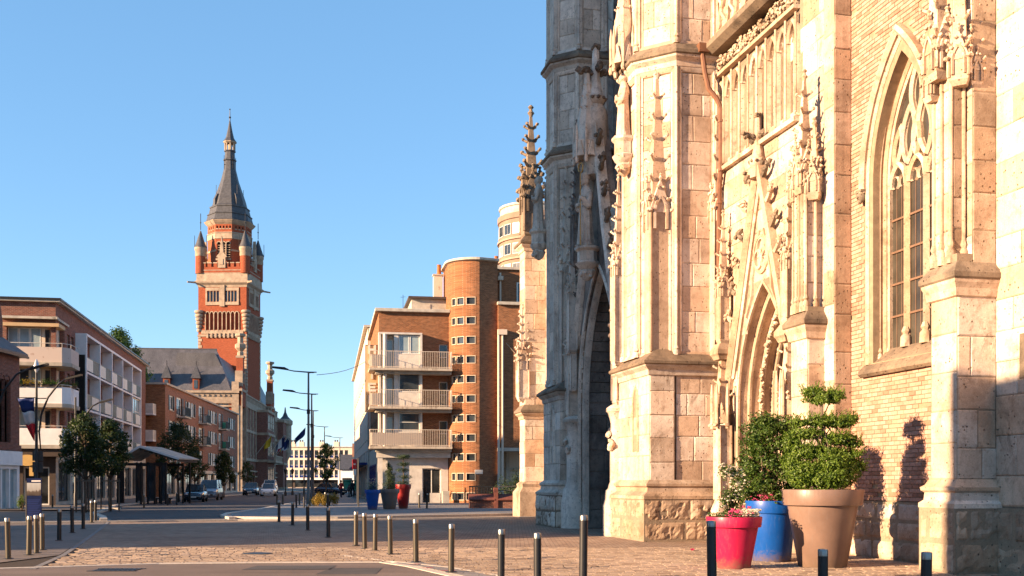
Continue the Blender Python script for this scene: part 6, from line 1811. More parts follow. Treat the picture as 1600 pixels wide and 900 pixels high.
for k in range(3):
    for z_ in (1.6, 6.8, 12.0): ts.window(25.2 + k*3.7, 27.4 + k*3.7, z_, z_ + 3.0, -2.25, .2, 1, 1, 'town_stone', 'glass', None, pv)
bc = ts.part('balcony', M['town_stone'], lambda m: (m.box(23.5, 36.5, -3.9, -2.2, 5.5, 5.9), m.box(23.5, 36.5, -3.9, -3.6, 6.7, 6.9), [m.box(23.6 + k*.5, 23.85 + k*.5, -3.85, -3.65, 5.9, 6.7) for k in range(26)]))
tr = ts.part('corner_turret', M['town_stone'], lambda m: m.lathe([(.3, 6), (1.5, 8.5), (1.5, 15), (1.8, 15.4), (1.8, 16.2), (1.3, 16.6)], (SL - .5, -1.2), 10))
ts.part('turret_roof', M['slate'], lambda m: m.lathe([(1.3, 16.6), (.7, 17.2), (.25, 18.2), (.1, 19.4)], (SL - .5, -1.2), 10), tr)
# --- the belfry
TW = 9.54; hw_ = TW/2
TCX, TCY = -51.75, 212.0          # front right corner in the world
tr_ = R(-3.0)
T0 = Matrix.Translation((TX, TY, 0)) @ Matrix.Rotation(atan2(.106, 1.0), 4, 'Z')
ctr = Vector((TCX, TCY, 0)) + Matrix.Rotation(tr_, 3, 'Z') @ Vector((-hw_, hw_, 0))
lc = T0.inverted() @ ctr
bel = empty('belfry', (lc.x, lc.y, 0), tr_ - atan2(.106, 1.0), th)
def sqr(d, c=(0, 0)): return [(c[0] - d, c[1] - d), (c[0] + d, c[1] - d), (c[0] + d, c[1] + d), (c[0] - d, c[1] + d)]
MB().prism(sqr(hw_ - .35), 0, 42.4).build('core', M['brick_town'], bel)
BR, TS = M['brick_town'], M['town_stone']
for k in range(4):
    a = k*pi/2; w = Wall(bel, (hw_*sin(a), -hw_*cos(a)), a)
    ark = [(-3.32 + j*.83, -3.32 + j*.83 + .58) for j in range(8)]
    ark = [(x0 + .12, x1 + .12) for x0, x1 in ark]
    wn2 = [(-2.95 + j*.62, -2.95 + j*.62 + .45) for j in range(4)] + [(.55 + j*.62, .55 + j*.62 + .45) for j in range(4)]
    w.face('shaft_wall', BR, -hw_, hw_, 0, 42.5, [(x0, x1, 31.4, 34.9) for x0, x1 in ark] + [(x0, x1, 36.9, 38.9) for x0, x1 in wn2], .5)
    w.part('arcade', TS, lambda m: ([m.mold(round_pts(x0, x1, 34.5, .4, 8), [(-.02, .1), (-.02, -.12), (.13, -.12), (.13, .1)]) for x0, x1 in ark], [m.box(x1 + .04, x1 + .21, -.14, .1, 30.9, 34.6) for x0, x1 in ark], m.box(ark[0][0] - .21, ark[0][0] - .04, -.14, .1, 30.9, 34.6), m.box(-hw_ + .6, hw_ - .6, -.12, .06, 30.6, 31.3), [m.box(x0 + .1, x1 - .1, -.3, -.1, 29.8, 30.7) for x0, x1 in ark]))
    w.part('window_surround', TS, lambda m: (m.box(-3.3, 3.3, -.14, .05, 39.0, 39.6), m.box(-3.3, -.25, -.2, .05, 36.2, 36.8), m.box(.25, 3.3, -.2, .05, 36.2, 36.8), m.box(-3.3, -3.0, -.14, .05, 36.8, 39.0), m.box(3.0, 3.3, -.14, .05, 36.8, 39.0), m.box(-.45, .5, -.3, .05, 35.9, 40.1), [m.box(x1 + .02, x1 + .15, -.1, .05, 36.8, 39.0) for x0, x1 in wn2]))
    for x0, x1 in wn2: w.part('window', M['glass'], lambda m: m.box(x0, x1, .2, .24, 36.9, 38.9))
    for x0, x1 in ark: w.part('arcade_recess', M['brick_red'], lambda m: m.box(x0, x1, .4, .44, 31.4, 34.9))
    if k < 2:
        for q in range(20, 49):
            for s0, s1 in ((-hw_ - .04, -hw_ + (.75 if q % 2 else .5)), (hw_ - (.75 if q % 2 else .5), hw_ + .04)):
                w.part('quoin', TS, lambda m: m.box(s0, s1, -.07 - .005*k, .04, q*.62, q*.62 + .5))
    w.part('parapet', BR, lambda m: (m.box(-hw_ - .1, hw_ + .1, -.3, .1, 42.5, 43.6), [m.box(-hw_ + .9 + q*1.12, -hw_ + 1.55 + q*1.12, -.3, .1, 43.6, 44.3) for q in range(7)]))
    w.part('parapet_coping', TS, lambda m: [m.box(-hw_ + .82 + q*1.12, -hw_ + 1.63 + q*1.12, -.36, .16, 44.3, 44.5) for q in range(7)] + [m.box(-hw_ - .1, hw_ + .1, -.34, .14, 42.9, 43.05)])
    w.part('gablet', TS, lambda m: (m.prism_y([(-.75, 43.4), (.75, 43.4), (.75, 45.4), (1.1, 45.5), (.35, 46.4), (.3, 47.4), (0, 49.6), (-.3, 47.4), (-.35, 46.4), (-1.1, 45.5), (-.75, 45.4)], -.5, .1), m.box(-.3, .3, -.6, -.5, 44.0, 45.1)))
# corbelled corner bands that carry the upper stage
for sx in (-1, 1):
    for sy in (-1, 1):
        m = MB()
        for q in range(6):
            z_ = 31.0 + q*.72; e = .5 + q*.09
            m.lathe([(e*.8, z_), (e, z_ + .2), (e, z_ + .45), (e*.82, z_ + .6)], (sx*(hw_ - .15), sy*(hw_ - .15)), 10)
        m.build('corner_corbels', TS, bel, angle=40)
        # corner turret with conical slate roof
        c_ = (sx*(hw_ - .35), sy*(hw_ - .35))
        t_ = MB().lathe([(1.0, 42.4), (1.0, 45.9)], c_, 12).build('corner_turret', BR, bel, angle=40)
        MB().lathe([(.98, 45.7), (1.08, 45.9), (1.05, 46.8), (1.18, 47.0), (1.18, 47.5)], c_, 12).build('turret_band', TS, t_, angle=40)
        MB().lathe([(1.22, 47.5), (.85, 48.4), (.10, 50.8)], c_, 12).build('turret_roof', M['slate'], t_, angle=40)
        MB().tube([(c_[0], c_[1], 51), (c_[0], c_[1], 54.2)], .07, 5).blob((c_[0], c_[1], 52.4), .16).build('turret_finial', M['dark_metal'], t_)
        for (ax, ay) in ((1.2, 0), (-1.2, 0)): MB().tube([(c_[0] + ax, c_[1] + ay, 47.4), (c_[0] + ax, c_[1] + ay, 49.9)], .05, 4).build('small_finial', M['dark_metal'], t_)
        g_ = MB(); g_.tube([(sx*hw_, sy*hw_, 40.6), (sx*(hw_ + 1.6), sy*(hw_ + 1.6), 40.5)], [.22, .16], 6); g_.build('gargoyle', TS, bel)
MB().taper([(sqr(hw_ + .05), 39.7), (sqr(hw_ + .12), 40.1), (sqr(hw_ + .55), 40.5), (sqr(hw_ + .6), 40.8), (sqr(hw_ + .3), 41.0), (sqr(hw_ + .25), 42.3), (sqr(hw_ + .32), 42.5)]).build('great_cornice', TS, bel)
MB().taper([(sqr(hw_ + .02), 30.0), (sqr(hw_ + .14), 30.1), (sqr(hw_ + .14), 30.4), (sqr(hw_ + .02), 30.5)]).build('string_course', TS, bel)
# octagonal bell stage
oap = 3.95
def og(d): return ngon(0, 0, (oap + d)/cos(pi/8), 8, pi/8)
MB().prism(og(-.3), 42, 52.6).build('bell_core', M['dark_void'], bel)
for k in range(8):
    a = k*pi/4; w = Wall(bel, (oap*sin(a), -oap*cos(a)), a); hf = oap*tan(pi/8)
    big = k % 2 == 0
    lv = [(-1.3, -.55), (-.37, .37), (.55, 1.3)] if big else []
    sq_ = [(-1.45 + q*.64, -1.12 + q*.64) for q in range(5)] if big else [(-.9, -.6), (-.15, .15), (.6, .9)]
    w.face('bell_wall', BR, -hf, hf, 42.4, 52.5, [(x0, x1, 45.6, 48.7) for x0, x1 in lv] + [(x0, x1, 51.4, 51.9) for x0, x1 in sq_], .4)
    if lv:
        w.part('louvres', TS, lambda m: [m.rings([[(x0, .32, z_), (x1, .32, z_), (x1, .1, z_ - .16), (x0, .1, z_ - .16)], [(x0, .34, z_ + .08), (x1, .34, z_ + .08), (x1, .12, z_ - .08), (x0, .12, z_ - .08)]]) for x0, x1 in lv for z_ in [45.9 + q*.46 for q in range(6)]])
        w.part('bell_arches', TS, lambda m: ([m.mold(round_pts(x0, x1, 48.3, .42, 8), [(-.02, .1), (-.02, -.1), (.16, -.1), (.16, .1)]) for x0, x1 in lv], m.box(-.55, -.37, -.1, .05, 45.4, 48.4), m.box(.37, .55, -.1, .05, 45.4, 48.4), m.box(-1.5, 1.5, -.25, .05, 45.1, 45.45)))
    for x0, x1 in ([(-hf, hf)] if not big else [(-hf, -1.45), (1.45, hf)]): w.part('bell_band', TS, lambda m: m.box(x0, x1, -.08, .05, 46.9, 47.25))
    for x0, x1 in sq_: w.part('vent_sill', TS, lambda m: m.box(x0 - .09, x1 + .09, -.05, .03, 51.2, 51.38))
MB().taper([(og(.02), 49.3), (og(.15), 49.4), (og(.1), 49.6), (og(.1), 50.4), (og(.22), 50.5), (og(.02), 50.7)]).build('stone_band', TS, bel)
MB().taper([(og(.0), 52.2), (og(.3), 52.5), (og(.62), 52.9), (og(.7), 53.05)]).build('bell_cornice', TS, bel)
MB().taper([(og(.72), 53.05), (og(.3), 53.3), (og(-.02), 54.5)]).build('lower_roof', M['slate'], bel)
MB().taper([(og(.14), 54.45), (og(.14), 54.6), (og(-.18), 54.8), (og(-.45), 56.0)]).build('middle_roof', M['slate'], bel)
MB().taper([(og(-.3), 55.95), (og(-.3), 56.15), (og(-.8), 56.5), (og(-1.05), 57.6), (og(-2.35), 61.7), (og(-2.9), 64.2)]).build('spire_roof', M['slate'], bel)
for k in range(4):
    a = k*pi/2 + pi/4; q = (oap - 1.0)
    MB(Matrix.Translation((q*cos(a), q*sin(a), 0)) @ Matrix.Rotation(a, 4, 'Z')).prism_y([(-1.4, 56.3), (.5, 56.3), (.45, 57.6), (-.1, 58.7), (-1.4, 58.3)], -.4, .4).tube([(0, 0, 58.6), (0, 0, 60.4)], .05, 4).build('spire_dormer', M['slate'], bel)
    r_ = 1.25; MB().tube([(r_*cos(a), r_*sin(a), 63.9), (r_*cos(a), r_*sin(a), 66.6)], .05, 4).tube([(r_*cos(a), r_*sin(a), 64.8), (r_*cos(a + pi/2), r_*sin(a + pi/2), 64.8)], .04, 4).build('spire_railing', M['dark_metal'], bel)
og2 = lambda r: ngon(0, 0, r, 8, pi/8)
MB().taper([(og2(1.5), 60.5), (og2(1.05), 65.6), (og2(1.3), 65.7), (og2(1.3), 65.9), (og2(1.0), 66.1), (og2(.95), 67.4), (og2(1.15), 67.5), (og2(1.15), 67.7)]).build('lantern_base', M['slate'], bel)
m = MB()
for p in og2(.95): m.lathe([(.14, 67.7), (.14, 69.1)], p, 6)
m.lathe([(.4, 67.7), (.4, 69.2)], (0, 0), 8); m.taper([(og2(1.05), 69.1), (og2(1.3), 69.3), (og2(1.3), 69.5)])
m.build('lantern', TS, bel)
MB().taper([(og2(1.35), 69.5), (og2(.8), 70.3), (og2(.5), 71.6), (og2(.1), 73.8)]).build('lantern_roof', M['slate'], bel)
MB().tube([(0, 0, 73.5), (0, 0, 76.2)], [.12, .05], 6).blob((0, 0, 74.4), .25).blob((0, 0, 76), .16).build('spike', M['dark_metal'], bel)
# --- flags on slanting poles along the balcony: each its own thing
def flag_thing(p, rz, L_, tilt, cols, label, group):
    o = empty('flag', p, rz); tag(o, label, 'flag', group)
    e = Vector((L_*cos(tilt), 0, L_*sin(tilt)))
    MB().tube([(0, 0, 0), e], .05, 6).build('pole', M['white_paint'], o)
    n_ = len(cols); W_ = L_*.55; H_ = 1.7
    for k, c in enumerate(cols):
        m = MB(); top = []; bot = []
        for i in range(7):
            f = (k + i/6)/n_
            b = e*(1 - f*.52)
            sag = .12*sin(f*9 + L_)
            top.append((b.x, b.y + sag, b.z)); bot.append((b.x - .15 + .1*sin(f*7), b.y + sag*1.6 + .05, b.z - H_*(.9 + .1*sin(f*5))))
        for i in range(6): m.face([bot[i], bot[i+1], top[i+1], top[i]])
        m.build('cloth', M[c], o)
    return o
fl_ = [(22, ['flag_yellow', 'flag_yellow'], 'yellow flag first along the town hall balcony'), (24.5, ['flag_blue', 'flag_white', 'flag_blue'], 'blue and white striped flag on the town hall balcony'), (27, ['flag_blue', 'flag_red'], 'blue and red flag beside the striped flag on the town hall'), (33, ['flag_blue', 'flag_white'], 'blue and white flag in the middle of the town hall row'), (36, ['flag_blue', 'flag_white', 'flag_red'], 'blue white and red flag on the town hall front'), (41, ['flag_blue', 'flag_white'], 'pale blue and white flag past the tricolour on the town hall'), (46, ['flag_yellow', 'flag_red'], 'yellow and red flag last along the town hall')]
for u, cols, lb in fl_:
    p = T0 @ Vector((2.4 if 23 < u < 37 else .3, u, 7.0))
    flag_thing(p, atan2(.106, 1.0) + R(-25), 5.2, R(48), cols, lb, 'flags along the town hall front')
flag_thing(T0 @ Vector((1.5, 66, 9.5)), R(-10), 7.0, R(45), ['flag_blue', 'flag_blue'], 'dark blue flag on a long pole beyond the town hall corner', 'flags along the town hall front')

# ---------------------------------------------------------------- white block with blue panels closing the street
fb_o = empty('office_block', (-71.5, 330, 0), 0)
tag(fb_o, 'cream block with blue panels and rows of windows closing the street', 'office block')
fbw = Wall(fb_o, (0, 0), 0)
MB().box(0, 23.2, .5, 14, 0, 11.8).build('core', M['dark_void'], fb_o)
fh = [(1.0 + k*1.52, 2.1 + k*1.52, z_, z_ + 2.35) for k in range(14) for z_ in (3.0, 6.0, 9.0)]
fbw.face('front_wall', M['render_cream'], 0, 23.2, 0, 12.2, fh + [(1, 22, .1, 2.3)], .3)
for k, h_ in enumerate(fh):
    w_ = fbw.window(h_[0], h_[1], h_[2] + .75, h_[3], .2, .08, 0, 0, 'white_frame', 'glass')
    fbw.part('blue_panel', M['panel_blue'], lambda m: m.box(h_[0], h_[1], .18, .22, h_[2], h_[2] + .75), w_)
fbw.part('shop_canopy', M['render_white'], lambda m: m.box(-.5, 23.6, -1.5, .0, 2.35, 2.7))
fbw.part('shop_glass', M['glass_shop'], lambda m: m.box(1, 22, .2, .25, .1, 2.3))
for k in range(6): fbw.part('shop_pier', M['brown_dark'], lambda m: m.box(.8 + k*4.2, 1.5 + k*4.2, -.1, .3, 0, 2.35))
for cx_ in (4.2, 6.8, 13, 17.5): 
    c_ = MB().box(cx_ - .8, cx_ + .8, 4, 5.5, 11.8, 14.0).build('chimney', M['render_cream'], fb_o)
    for q in (-.4, .3): MB().lathe([(.2, 14.0), (.22, 14.6)], (cx_ + q, 4.7), 8).build('chimney_pot', M['brown_dark'], c_)
MB().box(-.2, 23.4, -.3, 14, 12.2, 12.45).build('roof_edge', M['concrete'], fb_o)
rb_o = empty('shop_building', (-47.0, 300, 0), 0); tag(rb_o, 'low grey shop with a pitched roof at the far end of the street', 'shop')
MB().box(-1, 16, 0, 12, 0, 5.2).build('wall', M['render_white'], rb_o); MB().prism_x([(-.8, 5.2), (6, 9.4), (12.5, 5.2)], -1.4, 16).build('roof', M['slate'], rb_o)
MB().box(2.2, 4.0, 5, 7, 8, 12.5).build('chimney', M['brick_row'], rb_o)
ww = Wall(rb_o, (0, 0), 0)
for k in range(4): ww.window(.2 + k*3.6, 2.8 + k*3.6, .4, 2.8, -.05, .1, 1, 0, 'dark_metal', 'glass_shop', name='shop_window')
# ---------------------------------------------------------------- plants
def leaf_quad(mb, c, n, ln, wd, rnd):
    a = Vector((rnd.uniform(-1, 1), rnd.uniform(-1, 1), rnd.uniform(-1, 1))); a = (a - n*a.dot(n)*.6)
    if a.length < 1e-3: a = Vector((1, 0, 0))
    a.normalize(); b = n.cross(a)
    if b.length < 1e-3: b = a.orthogonal()
    b.normalize(); a = a*ln/2; b = b*wd/2
    mb.face([c - a, c + b - n*wd*.15, c + a, c - b - n*wd*.15])
def leaf_cloud(mb, c, rad, n, ln, wd, rnd, shell=.55, squash=None):
    """leaves spread through an ellipsoid, denser near its skin, with ragged lumps and hollows"""
    c = Vector(c); k = 0; off = Vector((rnd.uniform(0, 99), rnd.uniform(0, 99), rnd.uniform(0, 99)))
    for _ in range(n*6):
        if k >= n: break
        d = Vector((rnd.gauss(0, 1), rnd.gauss(0, 1), rnd.gauss(0, 1))).normalized()
        lump = noise.noise(d*1.9 + off) + .5*noise.noise(d*4.3 + off)
        r = (1 - shell*rnd.random()**1.6) * (1 + .38*lump)
        p = Vector((d.x*rad[0]*r, d.y*rad[1]*r, d.z*rad[2]*r))
        if noise.noise((p*1.0)*(2.2/max(rad)) + off*1.7) < -.22: continue
        nn = (d + Vector((rnd.uniform(-.9, .9), rnd.uniform(-.9, .9), rnd.uniform(-.4, 1.1)))).normalized()
        leaf_quad(mb, c + p, nn, ln*rnd.uniform(.7, 1.3), wd*rnd.uniform(.7, 1.3), rnd); k += 1
def branchy(mb, base, tips, r0, rnd):
    base = Vector(base)
    for t in tips:
        t = Vector(t); m = base.lerp(t, .5) + Vector((rnd.uniform(-.08, .08), rnd.uniform(-.08, .08), .05))*(t - base).length
        mb.tube([base, m, t], [r0, r0*.6, r0*.2], 6)
def street_tree(x, y, h, cr, cz0, label, seed, n=3400, leaf=.16, mat='leaf_tree', group='street trees', lean=0.0, stakes=False):
    """tapered trunk, limbs, and a crown of leaf clumps with gaps"""
    r = random.Random(seed); o = empty('street_tree', (x, y, 0), r.uniform(0, 6)); tag(o, label, 'tree', group)
    tr = MB(); tr.tube([(0, 0, 0), (.03, .02, cz0*.5), (0, .05, cz0), (lean, 0, (cz0 + h)/2), (lean, 0, h*.93)], [.11*h/6, .09*h/6, .075*h/6, .05*h/6, .015], 8)
    clumps = []
    nc = 26
    for i in range(nc):
        f = i/nc; a = i*2.4 + r.uniform(-.4, .4); zz = cz0 + (h - cz0)*(.10 + .82*f)
        rr = cr*(.85*sin(pi*min(1, .18 + f*.85))**.7)*r.uniform(.35, 1.1)
        clumps.append((lean + rr*cos(a), rr*sin(a), zz, cr*r.uniform(.2, .42)))
    branchy(tr, (0, 0, cz0*.92), [(c[0]*.9, c[1]*.9, c[2]) for c in clumps[:9]], .05*h/6, r)
    branchy(tr, (lean, 0, (cz0 + h)*.5), [(c[0]*.9, c[1]*.9, c[2]) for c in clumps[9:]], .035*h/6, r)
    tr.build('trunk', M['bark'], o, smooth=True)
    lf = MB()
    for c in clumps: leaf_cloud(lf, c[:3], (c[3], c[3], c[3]*.85), n//nc, leaf, leaf*.6, r, .75)
    lf.build('crown', M[mat], o)
    if stakes:
        for sx in (-.35, .35):
            for sy in (-.35, .35): MB().tube([(sx, sy, 0), (sx*.95, sy*.95, 1.9)], .045, 6).build('stake', M['bark'], o)
        MB().box(-.4, .4, -.38, -.32, 1.72, 1.8).box(-.4, .4, .32, .38, 1.72, 1.8).box(-.38, -.32, -.32, .32, 1.72, 1.8).box(.32, .38, -.32, .32, 1.72, 1.8).build('stake_rail', M['bark'], o)
    return o
def T(px, s): return at(px, s)
x, y = T(133, 28.2); street_tree(x, y, 5.6, 1.6, 1.95, 'dark leafy young tree with stakes left of the pair by the balconies', 1, stakes=True, n=6500)
x, y = T(172, 27.2); street_tree(x, y, 5.4, 1.35, 1.95, 'dark young tree with stakes right of the pair before the loggias', 2, stakes=True, n=5600)
x, y = T(290, 18.6); street_tree(x - .6, y, 7.0, 2.1, 1.9, 'large dark tree behind the glass shelter', 3, n=7500)
x, y = T(318, 16.5); street_tree(x - .8, y, 5.2, 1.1, 1.8, 'thin dark tree behind the parked van', 4, n=3000)
x, y = T(350, 14.6); street_tree(x, y, 5.2, 1.45, 1.3, 'round dark tree in front of the brick row end', 5, n=6500)
x, y = T(386, 12.6); street_tree(x, y, 4.4, 1.0, 1.6, 'small dim tree in front of the town hall', 6, n=1800)
x, y = T(510, 14.4); street_tree(x, y, 6.2, 1.45, 1.7, 'green tree standing among the tall lamp posts', 7, n=4200, mat='leaf_shrub')
x, y = T(186, 12.4); street_tree(x, y, 21.6, 3.6, 11, 'tall pale green tree showing above the apartment roof', 8, n=6500, leaf=.32, mat='leaf_shrub')
x, y = T(211, 12.2); street_tree(x, y, 19.0, 2.0, 11, 'dark tree beside the slate roof above the apartment block', 9, n=3000, leaf=.3)
# golden shrub beside the lamp row
def low_shrub(name, x, y, z, w, d, h, mat, label, seed, n, leaf, cat='shrub'):
    r = random.Random(seed); o = empty(name, (x, y, z)); tag(o, label, cat)
    st = MB(); branchy(st, (0, 0, 0), [(r.uniform(-w, w)*.4, r.uniform(-d, d)*.4, h*r.uniform(.5, .8)) for _ in range(9)], .03, r); st.build('stems', M['bark'], o)
    lf = MB()
    for i in range(9):
        c = (w*.5*r.uniform(-.75, .75), d*.5*r.uniform(-.7, .7), h*r.uniform(.25, .62)); leaf_cloud(lf, c, (w*.24, d*.26, h*.34), n//9, leaf, leaf*.5, r, .8)
    lf.build('leaves', M[mat], o)
    return o
low_shrub('golden_shrub', *T(497, 23.6), .1, 1.1, 1.0, 1.05, 'leaf_gold', 'golden yellow shrub at the foot of the first lamp post', 11, 2200, .09)
low_shrub('golden_shrub', *T(515, 23.2), .1, 1.2, 1.0, .95, 'leaf_gold', 'orange tinged shrub on the hotel side of the golden one', 12, 2200, .09)
low_shrub('yellow_shrub', *T(34, 26.8), .0, .55, .5, 1.1, 'leaf_bright', 'small yellow green shrub beside the corner shop glass', 13, 700, .07)

# ---------------------------------------------------------------- planters
def pot(name, x, y, rt, rbm, h, rim, mat, label, group, seg=40, z=0.0):
    o = empty(name, (x, y, z)); tag(o, label, 'planter', group)
    ri = rt*.93
    rl_ = rbm + (ri - rbm)*(h - rim)/h
    MB().lathe([(rbm*.96, 0), (rbm, .02), (rl_, h - rim)], (0, 0), seg).build('body', mat, o, angle=40)
    MB().lathe([(rl_ - .03, h - rim - .002), (rt*.955, h - rim - .002), (rt*.965, h - rim + .015), (rt, h - .015), (rt*.99, h), (rt*.91, h), (rt*.89, h - .02), (rt*.87, h - .12)], (0, 0), seg).build('rim', mat, o, angle=40)
    MB().lathe([(rt*.875, h - .13), (rt*.6, h - .09), (0.01, h - .07)], (0, 0), seg).build('soil', M['soil'], o, angle=60)
    return o
def px_pos(px, s): return (px - 800.0)/s, FOCAL/s
GP = 'big planters in front of the church'
pm = px_pos(1147, 79.6); pot('planter', *pm, .545, .315, 1.02, .20, M['pot_magenta'], 'magenta planter with low flowers in front of the church', GP)
pb_ = px_pos(1206, 73.0); pot('planter', *pb_, .56, .40, 1.30, .26, M['pot_blue'], 'bright blue planter between the magenta and taupe ones by the church', GP)
pt = px_pos(1285, 78.2); pot('planter', *pt, .80, .47, 1.55, .31, M['pot_tan'], 'large taupe planter with a cloud pruned tree by the church', GP)
GM = 'planters in front of the hotel'
p1 = px_pos(582, 27.0); pot('planter', *p1, .46, .27, 1.15, .22, M['pot_blue'], 'dark blue planter in front of the hotel corner', GM, 24, .1)
p2 = px_pos(608.5, 26.6); pot('planter', *p2, .60, .36, 1.18, .24, M['pot_grey'], 'grey planter holding a conifer in front of the hotel', GM, 24, .1)
p3 = px_pos(630, 26.0); pot('planter', *p3, .48, .27, 1.45, .26, M['pot_red'], 'tall red planter with a topiary tree in front of the hotel', GM, 24, .1)
def plant(name, p, z, label, cat='plant', group=None):
    o = empty(name, (p[0], p[1], z)); return tag(o, label, cat, group)
# cloud-pruned tree
r = random.Random(21); o = plant('cloud_pruned_tree', pt, 1.46, 'cloud pruned evergreen with tiers of bright leaves in the taupe planter', 'tree')
tr = MB(); tr.tube([(.0, 0, 0), (-.05, .02, .5), (.06, 0, 1.0), (-.02, .02, 1.45), (.0, 0, 2.0)], [.06, .05, .042, .03, .018], 8)
tiers = [(0, 0, .32, .60, .55, .30), (-.42, -.1, .42, .36, .36, .26), (.42, .05, .42, .38, .36, .24), (.1, -.3, .38, .5, .3, .26), (-.2, .3, .4, .4, .3, .25), (.50, .0, .78, .34, .32, .13), (.05, .05, .82, .4, .38, .15), (-.38, .05, .85, .36, .34, .15), (.30, .0, 1.10, .36, .33, .13), (-.30, .0, 1.20, .36, .33, .12), (.30, .03, 1.42, .40, .33, .12), (-.02, .02, 1.45, .3, .3, .12), (-.48, .0, 1.42, .22, .22, .09), (.02, 0, 1.92, .42, .36, .15), (-.22, .03, 2.05, .2, .2, .1), (.22, 0, 1.98, .22, .2, .09), (-.64, .0, .60, .2, .2, .12), (.68, .04, .56, .22, .22, .13), (.60, -.05, 1.02, .2, .2, .1), (-.6, .03, 1.05, .18, .18, .09), (.55, .0, 1.5, .18, .18, .09), (.1, -.42, .62, .3, .2, .16)]
branchy(tr, (0, 0, .35), [(t[0]*.8, t[1]*.8, t[2]) for t in tiers[5:8]], .03, r); branchy(tr, (0, 0, .9), [(t[0]*.8, t[1]*.8, t[2]) for t in tiers[8:13]], .025, r); branchy(tr, (0, 0, 1.5), [(t[0]*.8, t[1]*.8, t[2]) for t in tiers[13:]], .02, r)
tr.build('trunk', M['bark'], o, smooth=True)
lf = MB()
for (tx, ty, tz, a, b, c) in tiers:
    leaf_cloud(lf, (tx, ty, tz), (a, b, c), int(9500*a*b + 2200*c), .062, .03, r, .7)
    for _ in range(int(260*a*b) + 12):       # upright shoots that break the outline
        d = r.uniform(0, 6.28); q = r.random()**.5; bx, by = tx + a*q*cos(d), ty + b*q*sin(d); bz = tz + c*(1 - q*q)**.5*.7
        hgt = r.uniform(.06, .17); dx, dy = r.uniform(-.05, .05) + .05*cos(d), r.uniform(-.05, .05) + .05*sin(d)
        for k in range(7):
            f = k/6; leaf_quad(lf, Vector((bx + dx*f, by + dy*f, bz + hgt*f)), Vector((r.uniform(-1, 1), r.uniform(-1, 1), .4)).normalized(), .05, .02, r)
lf.build('crown', M['leaf_bright'], o)
# broad glossy bush in the blue planter
r = random.Random(22); o = plant('glossy_bush', pb_, 1.2, 'tall dark glossy bush growing from the blue planter', 'bush')
tr = MB(); branchy(tr, (0, 0, 0), [(r.uniform(-.55, .55), r.uniform(-.4, .4), r.uniform(.5, 1.8)) for _ in range(16)], .028, r); tr.build('stems', M['bark'], o, smooth=True)
lf = MB()
for i in range(34):
    f = i/33; zz = .12 + 1.7*f; rr = (.68 + .10*sin(f*6))*(1 if f < .8 else 1 - (f - .8)*2.2); a = i*2.4
    leaf_cloud(lf, (rr*.72*cos(a), rr*.6*sin(a), zz), (.29, .26, .2), 460, .07, .038, r, .85)
for _ in range(90):
    a = r.uniform(0, 6.28); zz = r.uniform(.4, 1.85); q = Vector((.62*cos(a), .5*sin(a), zz)); d = Vector((cos(a)*.5, sin(a)*.5, .8)).normalized()
    for k in range(6): leaf_quad(lf, q + d*k*.03, Vector((r.uniform(-1, 1), r.uniform(-1, 1), .4)).normalized(), .06, .03, r)
lf.build('crown', M['leaf_shrub'], o)
def flowers(name, p, z, rad, n, mats, label, seed, hgt=.22, leaves=600, gp=None, cat='flowers'):
    r = random.Random(seed); o = plant(name, p, z, label, cat, gp)
    lf = MB()
    for _ in range(leaves):
        a = r.uniform(0, 6.28); q = rad*r.random()**.5; leaf_quad(lf, Vector((q*cos(a), q*sin(a), r.uniform(-.04, hgt*.8))), Vector((r.uniform(-1, 1), r.uniform(-1, 1), .8)).normalized(), .055, .025, r)
    lf.build('leaves', M['leaf_shrub'], o)
    for mt, a0, a1, k in mats:
        fl = MB()
        for _ in range(int(n*k)):
            a = r.uniform(a0, a1); q = rad*(.35 + .7*r.random()); c = Vector((q*cos(a), q*sin(a), hgt*r.uniform(.4, 1.15)))
            for j in range(5):
                b = j*1.2566; leaf_quad(fl, c + Vector((cos(b)*.016, sin(b)*.016, 0)), Vector((cos(b)*.6, sin(b)*.6 - .5, .8)).normalized(), .034, .028, r)
        fl.build('blooms', M[mt], o)
    return o
flowers('pink_flowers', (pb_[0], pb_[1]), 1.22, .52, 130, [('petal_pink', 3.3, 6.1, 1.0)], 'pink flowers around the foot of the glossy bush', 31, .2, 500)
flowers('bedding_flowers', pm, .92, .50, 170, [('petal_white', 4.9, 7.0, 1.5), ('petal_pink', 4.2, 5.3, .35)], 'white and pink bedding flowers filling the magenta planter', 32, .22, 1500)
# loose white-flowered shrub rising behind the bedding
r = random.Random(33); o = plant('white_flowered_shrub', (pm[0] - .02, pm[1] + .2), .95, 'spindly shrub with white and pink blooms in the magenta planter', 'shrub')
tr = MB(); tips = [(r.uniform(-.28, .3), r.uniform(-.2, .2), r.uniform(.35, 1.0)) for _ in range(15)]; branchy(tr, (0, 0, 0), tips, .014, r); tr.build('stems', M['bark'], o)
lf = MB(); fw_ = MB(); fp_ = MB()
for t in tips:
    leaf_cloud(lf, t, (.12, .12, .16), 60, .055, .028, r, .95); leaf_cloud(lf, (t[0]*.6, t[1]*.6, t[2]*.55), (.1, .1, .15), 45, .055, .028, r, .95)
    for _ in range(9):
        c = Vector(t) + Vector((r.gauss(0, .06), r.gauss(0, .06), r.gauss(0, .08)))
        for j in range(5): leaf_quad(fw_, c + Vector((cos(j*1.26)*.02, sin(j*1.26)*.02, 0)), Vector((cos(j*1.26)*.6, -.6, .7)).normalized(), .045, .034, r)
